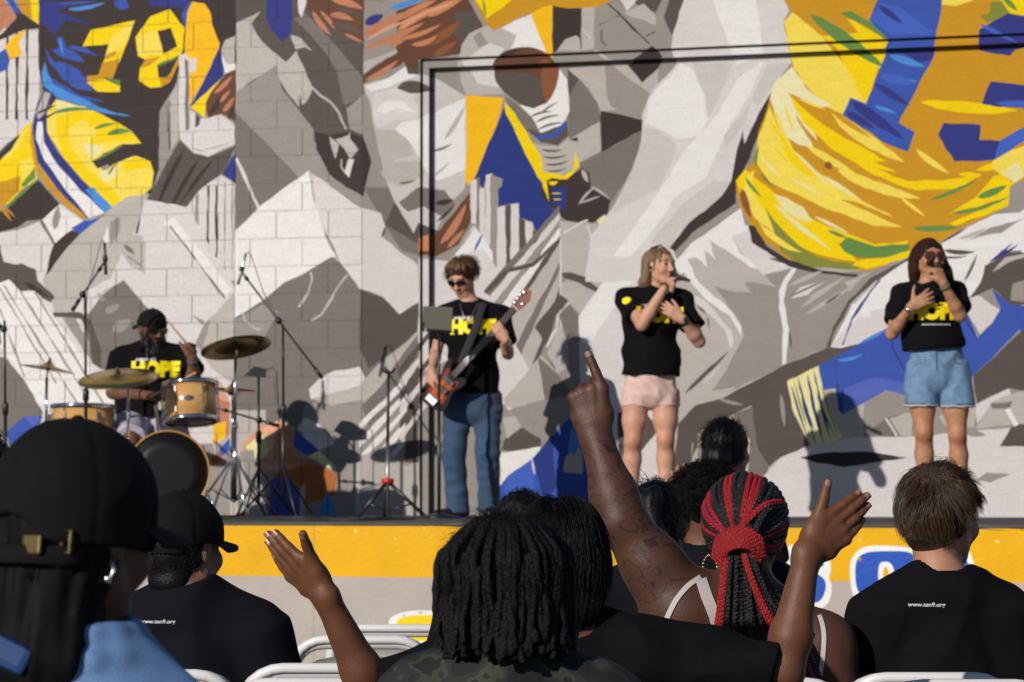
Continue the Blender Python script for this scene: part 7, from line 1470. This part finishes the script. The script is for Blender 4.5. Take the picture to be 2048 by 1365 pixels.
def camo():
    m = mat('camouflage', (.05, .06, .045), .8, bump=.3, bscale=400); nt = m.node_tree; b = nt.nodes['Principled BSDF']; tc = nt.nodes.new('ShaderNodeTexCoord'); n = nt.nodes.new('ShaderNodeTexNoise'); n.inputs['Scale'].default_value = 16; n.inputs['Detail'].default_value = 2
    cr = nt.nodes.new('ShaderNodeValToRGB'); cr.color_ramp.interpolation = 'CONSTANT'; e = cr.color_ramp.elements; e[0].color = (.006, .007, .007, 1); e[1].position = .48; e[1].color = (.016, .018, .015, 1); x = e.new(.56); x.color = (.035, .04, .025, 1); x = e.new(.63); x.color = (.008, .010, .009, 1)
    nt.links.new(tc.outputs['Object'], n.inputs['Vector']); nt.links.new(n.outputs['Fac'], cr.inputs[0]); nt.links.new(cr.outputs[0], b.inputs['Base Color']); return m
v = Vol(.007); tee(v, J, .016, hem=J['pelvis'], sleeve=.8, b=1.0, loose=.012, slr=.078, neckr=.07); v.disp(folds(65, .005, 22)); vol_obj('camouflage_shirt', v, camo(), t)
lower_body(t, J, dark_trousers); chair(1010, D=4.5, lab='white folding chair that the person with locs sits on')
# --- person in a cap and blue denim shirt
t, J, q = seated(3.7, (150, 1074, .0), (140, 1285, .0), (-140, 1455, 0), (345, 1496, 0), 'person in a black cap with a brass strap buckle, wearing a light blue denim shirt')
fr = Fr((.66, 1, -.10)); hc = J['head']
v = Vol(.006); torso(v, J, 1.0); v.cap(J['neck']-ZV*.06, hc-fr.u*.05-fr.f*.02, .056, .054, .03); add_head(v, hc, fr, 1.0)
for s_, sx in (('L', -1), ('R', 1)):
    e = J['sh'+s_]+Vector((sx*.05, .05, -.28)); w = J['pelvis']+Vector((sx*.09, .34, .12)); J['el'+s_] = e; limb_arm(v, J['sh'+s_], e, w, .9); add_hand(v, w, (0, 1, -.1), (0, 0, -1), (-sx, 0, 0))
vol_obj('body', v, skin_mat(), t, head_col((.16, .075, .045), hc, fr, 1.0))
ball_cap(hc, fr, t, 1.10, 1, .034, closed=False)
MB().tube([fr.at(hc, x, -math.sqrt(max(0, 1-(x/.102)**2))*.130, -.03) for x in np.linspace(-.085, .085, 13)], .013, 8, flat=.25, nrm=fr.u).build('cap_strap', cap_m, t)
brass = mat('brass', (.15, .11, .035), .5, .7)
MB().box(fr.at(hc, .040, -.122, -.018), fr.r, fr.f, fr.u, .030, .006, .024, .003).build('cap_buckle', brass, t); mb = MB(); bx = fr.at(hc, .072, -.096, -.012)
mb.tube([bx+fr.r*x+fr.u*z for x, z in ((-.007, -.014), (-.007, .014), (.007, .014), (.007, -.014))], .0025, 6, True); mb.build('strap_ring', brass, t)
v = Vol(.006); v.ecap(fr.at(hc, 0, -.03, .01), fr.at(hc, -.01, -.05, -.15), (.085, .092), (.08, .06), fr.r, .03); v.ecap(fr.at(hc, -.01, -.05, -.15), fr.at(hc, -.05, -.05, -.24), (.08, .06), (.06, .04), fr.r, .03); v.ell(fr.at(hc, .03, .13, -.06), (.10, .12, .16), fr.ax(), .012, 'sub'); v.disp(hair_groove(hc, fr, 81, .004, 150)); vol_obj('hair', v, mat('hair_matte', (.0035, .003, .003), .7, spec=.15), t)
hair_strands('hair_strands', hc, fr, t, hair_blk, 2200, (.10, .22), lambda p, d: np.stack([p[:, 0]*1.5, -np.ones(len(p))*.2, -np.ones(len(p))], 1), lambda d: (d[:, 1] < .15) & (d[:, 2] < -.30) & (d[:, 2] > -.7), .001, (.004, .02), .14, 9, ell=(.086, .106, .105), rise=.2, grav=.8, seed=41, clump=60)
MB().lathe(fr.at(hc, .09, -.035, -.055), fr.r, [(.004, 0), (.006, .003), (.0, .005)], 12).build('earring', silver, t); MB().tube([fr.at(hc, .092, -.03, -.03), fr.at(hc, .096, -.03, -.045), fr.at(hc, .094, -.035, -.06)], .003, 6).build('earring', silver, t)
v = Vol(.007); tee(v, J, .018, hem=J['pelvis'], sleeve=.9, b=1.0, loose=.014, slr=.084, neckr=.076); ne = J['neck']
for k in range(9):
    a = math.radians(-190+200*k/8); b_ = math.radians(-190+200*(k+1)/8); f = lambda a, z, r: ne+Vector((math.cos(a)*r, math.sin(a)*r, z))
    v.cap(f(a, .012, .083), f(b_, .012, .083), .012, None, .01); v.cap(f(a, -.018, .097), f(b_, -.018, .097), .012, None, .014)
v.disp(folds(66, .005, 26)); vol_obj('denim_shirt', v, mat('denim_light', srgb(108, 144, 190), .8, noise=.15, nscale=30, bump=.4, bscale=500), t)
MB().box(q(2, 1300, -.12), (1, 0, -.5), (0, 1, .2), (.5, 0, 1), .075, .012, .035, .01).build('hair_clip', mat('blue_clip', (.02, .06, .17), .5), t)
lower_body(t, J, dark_trousers); chair(150, D=3.3, lab='white folding chair of the person in the denim shirt')
# --- afro haired person
t, J, q = seated(8.4, (1412, 1024, .0), (1408, 1106, .0), (1275, 1170, 0), (1545, 1170, 0), 'person with a rounded black afro, faded nape and dark navy tee')
fr = Fr((.0, 1, .0)); hc = J['head']
def plain(t, J, fr, hc, skin, shirt, b=1.0, h=.007, trs=True):
    v = Vol(h); torso(v, J, b); v.cap(J['neck']-ZV*.06, hc-fr.u*.05-fr.f*.02, .056, .054, .03); add_head(v, hc, fr, .98)
    for s_, sx in (('L', -1), ('R', 1)):
        e = J['sh'+s_]+Vector((sx*.05, .05, -.28)); w = J['pelvis']+Vector((sx*.09, .34, .12)); J['el'+s_] = J.get('el'+s_, e); w = J.get('wr'+s_, w); limb_arm(v, J['sh'+s_], J['el'+s_], w, b); add_hand(v, w, J.get('hd'+s_, (0, 1, -.1)), (0, 1, -.5) if ('hd'+s_) in J else (0, 0, -1), (-sx, 0, 0))
    vol_obj('body', v, skin_mat(), t, head_col(skin, hc, fr, .98))
    v = Vol(h); tee(v, J, .014, hem=J['pelvis'], sleeve=.75, b=b, loose=.008, slr=.074, neckr=.066); v.disp(folds(int(hc.x*50) % 90, .004, 24)); vol_obj('tee_shirt', v, shirt, t)
    if trs: lower_body(t, J, dark_trousers)
plain(t, J, fr, hc, (.16, .075, .045), navy_tee)
v = Vol(.005); v.ell(fr.at(hc, 0, -.012, .045), (.108, .112, .100), fr.ax(), .02); v.ell(fr.at(hc, 0, .12, -.05), (.08, .07, .10), fr.ax(), .012, 'sub'); v.plane(fr.at(hc, 0, 0, -.035), -fr.u); v.disp(folds(90, .006, 120, 9)); vol_obj('hair', v, mat('hair_afro', (.0045, .0036, .0034), .8, bump=1, bscale=300, spec=.2), t)
hair_strands('hair_strands', hc, fr, t, mat('hair_afro'), 3500, (.012, .03), lambda p, d: d*1.0, lambda d: d[:, 2] > -.55, .0011, (.004, .012), .7, 5, ell=(.106, .110, .100), off=(0, -.012, .045), rise=1.0, seed=51, curl=.9)
chair(1410, D=8.0, lab='white folding chair of the person with the afro')
# --- ponytail beside the raised arm
t, J, q = seated(7.9, (1312, 1052, .0), (1312, 1150, .0), (1190, 1200, 0), (1420, 1200, 0), 'person with messy black hair tied back, behind the tattooed raised arm')
fr = Fr((.1, 1, 0)); hc = J['head']; plain(t, J, fr, hc, SK4, navy_tee)
v = Vol(.006); v.ell(fr.at(hc, 0, -.014, .028), (.085, .105, .097), fr.ax(), .02); v.ell(fr.at(hc, 0, .12, -.04), (.07, .08, .10), fr.ax(), .012, 'sub'); v.ell(fr.at(hc, -.01, -.11, .07), (.04, .04, .04), None, .02); v.chain([fr.at(hc, -.01, -.12, .06), fr.at(hc, .0, -.14, -.02), fr.at(hc, .02, -.12, -.12)], [.03, .03, .012], .03); v.disp(hair_groove(hc, fr, 91, .004)); vol_obj('hair', v, hair_blk, t)
hair_strands('hair_strands', hc, fr, t, hair_blk, 900, (.05, .11), lambda p, d: np.stack([p[:, 0], -np.ones(len(p)), np.full(len(p), .3)], 1), back_region, .0008, (.004, .02), .5, 8, rise=.6, seed=61, clump=40); chair(1312, D=7.5, lab='white folding chair of the person with messy tied back hair')
# --- woman with a bun near the stage
t, J, q = seated(10.6, (1452, 902, .0), (1455, 958, .0), (1388, 1012, 0), (1518, 1014, 0), 'person with a black low bun, standing near the stage with a hand raised', pel=Vector((P(1455, 976, 10.6).x, 10.65, .95)))
fr = Fr((.45, 1, .05)); hc = J['head']; J['elL'] = q(1345, 1120, -.05); J['wrL'] = q(1360, 1012, .0); J['hdL'] = Vector((.05, .1, 1)); plain(t, J, fr, hc, (.4, .2, .13), navy_tee, .92, trs=False)
v = Vol(.01)
for sx in (-1, 1):
    h = J['pelvis']+Vector((sx*.085, 0, -.02)); v.cap(h, Vector((h.x, h.y, .5)), .085, .06, .04); v.cap(Vector((h.x, h.y, .5)), Vector((h.x, h.y, .09)), .06, .045, .03)
vol_obj('trousers', v, dark_trousers, t)
for sx in (-1, 1): v = Vol(.008); shoe(v, J['pelvis']+Vector((sx*.085, 0, 0)), (0, 1, 0), 0, .95); vol_obj('shoe', v, mat('black_leather'), t)
v = Vol(.006); v.ell(fr.at(hc, 0, -.014, .028), (.084, .104, .095), fr.ax(), .02); v.ell(fr.at(hc, 0, .12, -.04), (.07, .08, .10), fr.ax(), .012, 'sub'); v.ell(fr.at(hc, .0, -.105, -.02), (.055, .05, .05), None, .02); v.disp(hair_groove(hc, fr, 93, .003)); vol_obj('hair', v, hair_blk, t)
hair_strands('hair_strands', hc, fr, t, hair_blk, 700, (.05, .10), lambda p, d: np.stack([-p[:, 0], -np.ones(len(p)), -np.full(len(p), .3)], 1), back_region, .001, (.004, .012), .25, 7, rise=.3, seed=63)
# --- two more heads
t, J, q = seated(8.6, (1046, 1064, .0), (1046, 1140, .0), (925, 1190, 0), (1165, 1190, 0), 'person with dark curly hair one row ahead of the glossy black bob')
fr = Fr((0, 1, 0)); hc = J['head']; plain(t, J, fr, hc, SK4, navy_tee); v = Vol(.006); v.ell(fr.at(hc, 0, -.014, .03), (.088, .105, .095), fr.ax(), .02); v.ell(fr.at(hc, 0, .12, -.04), (.07, .08, .10), fr.ax(), .012, 'sub'); v.disp(folds(95, .005, 90, 9)); vol_obj('hair', v, hair_blk, t)
hair_strands('hair_strands', hc, fr, t, hair_blk, 900, (.02, .045), lambda p, d: d, back_region, .0011, (.004, .012), .7, 6, rise=1, seed=64, curl=.7); chair(1046, D=8.2, lab='white folding chair of the person with dark curly hair')
t, J, q = seated(4.4, (-92, 990, .0), (-92, 1130, .0), (-330, 1210, 0), (140, 1210, 0), 'person with sleek black hair seated ahead of the denim shirt')
fr = Fr((.1, 1, 0)); hc = J['head']; plain(t, J, fr, hc, SK4, navy_tee, .95); v = Vol(.006); v.ell(fr.at(hc, 0, -.014, .03), (.084, .105, .095), fr.ax(), .02); v.ell(fr.at(hc, 0, .12, -.04), (.07, .08, .10), fr.ax(), .012, 'sub'); v.disp(hair_groove(hc, fr, 97, .003)); vol_obj('hair', v, hair_blk, t)
hair_strands('hair_strands', hc, fr, t, hair_blk, 1500, (.05, .10), comb_down, back_region, .0009, (.004, .012), .15, 7, rise=.3, seed=65); chair(-92, D=4.0, lab='white folding chair of the person with sleek black hair')
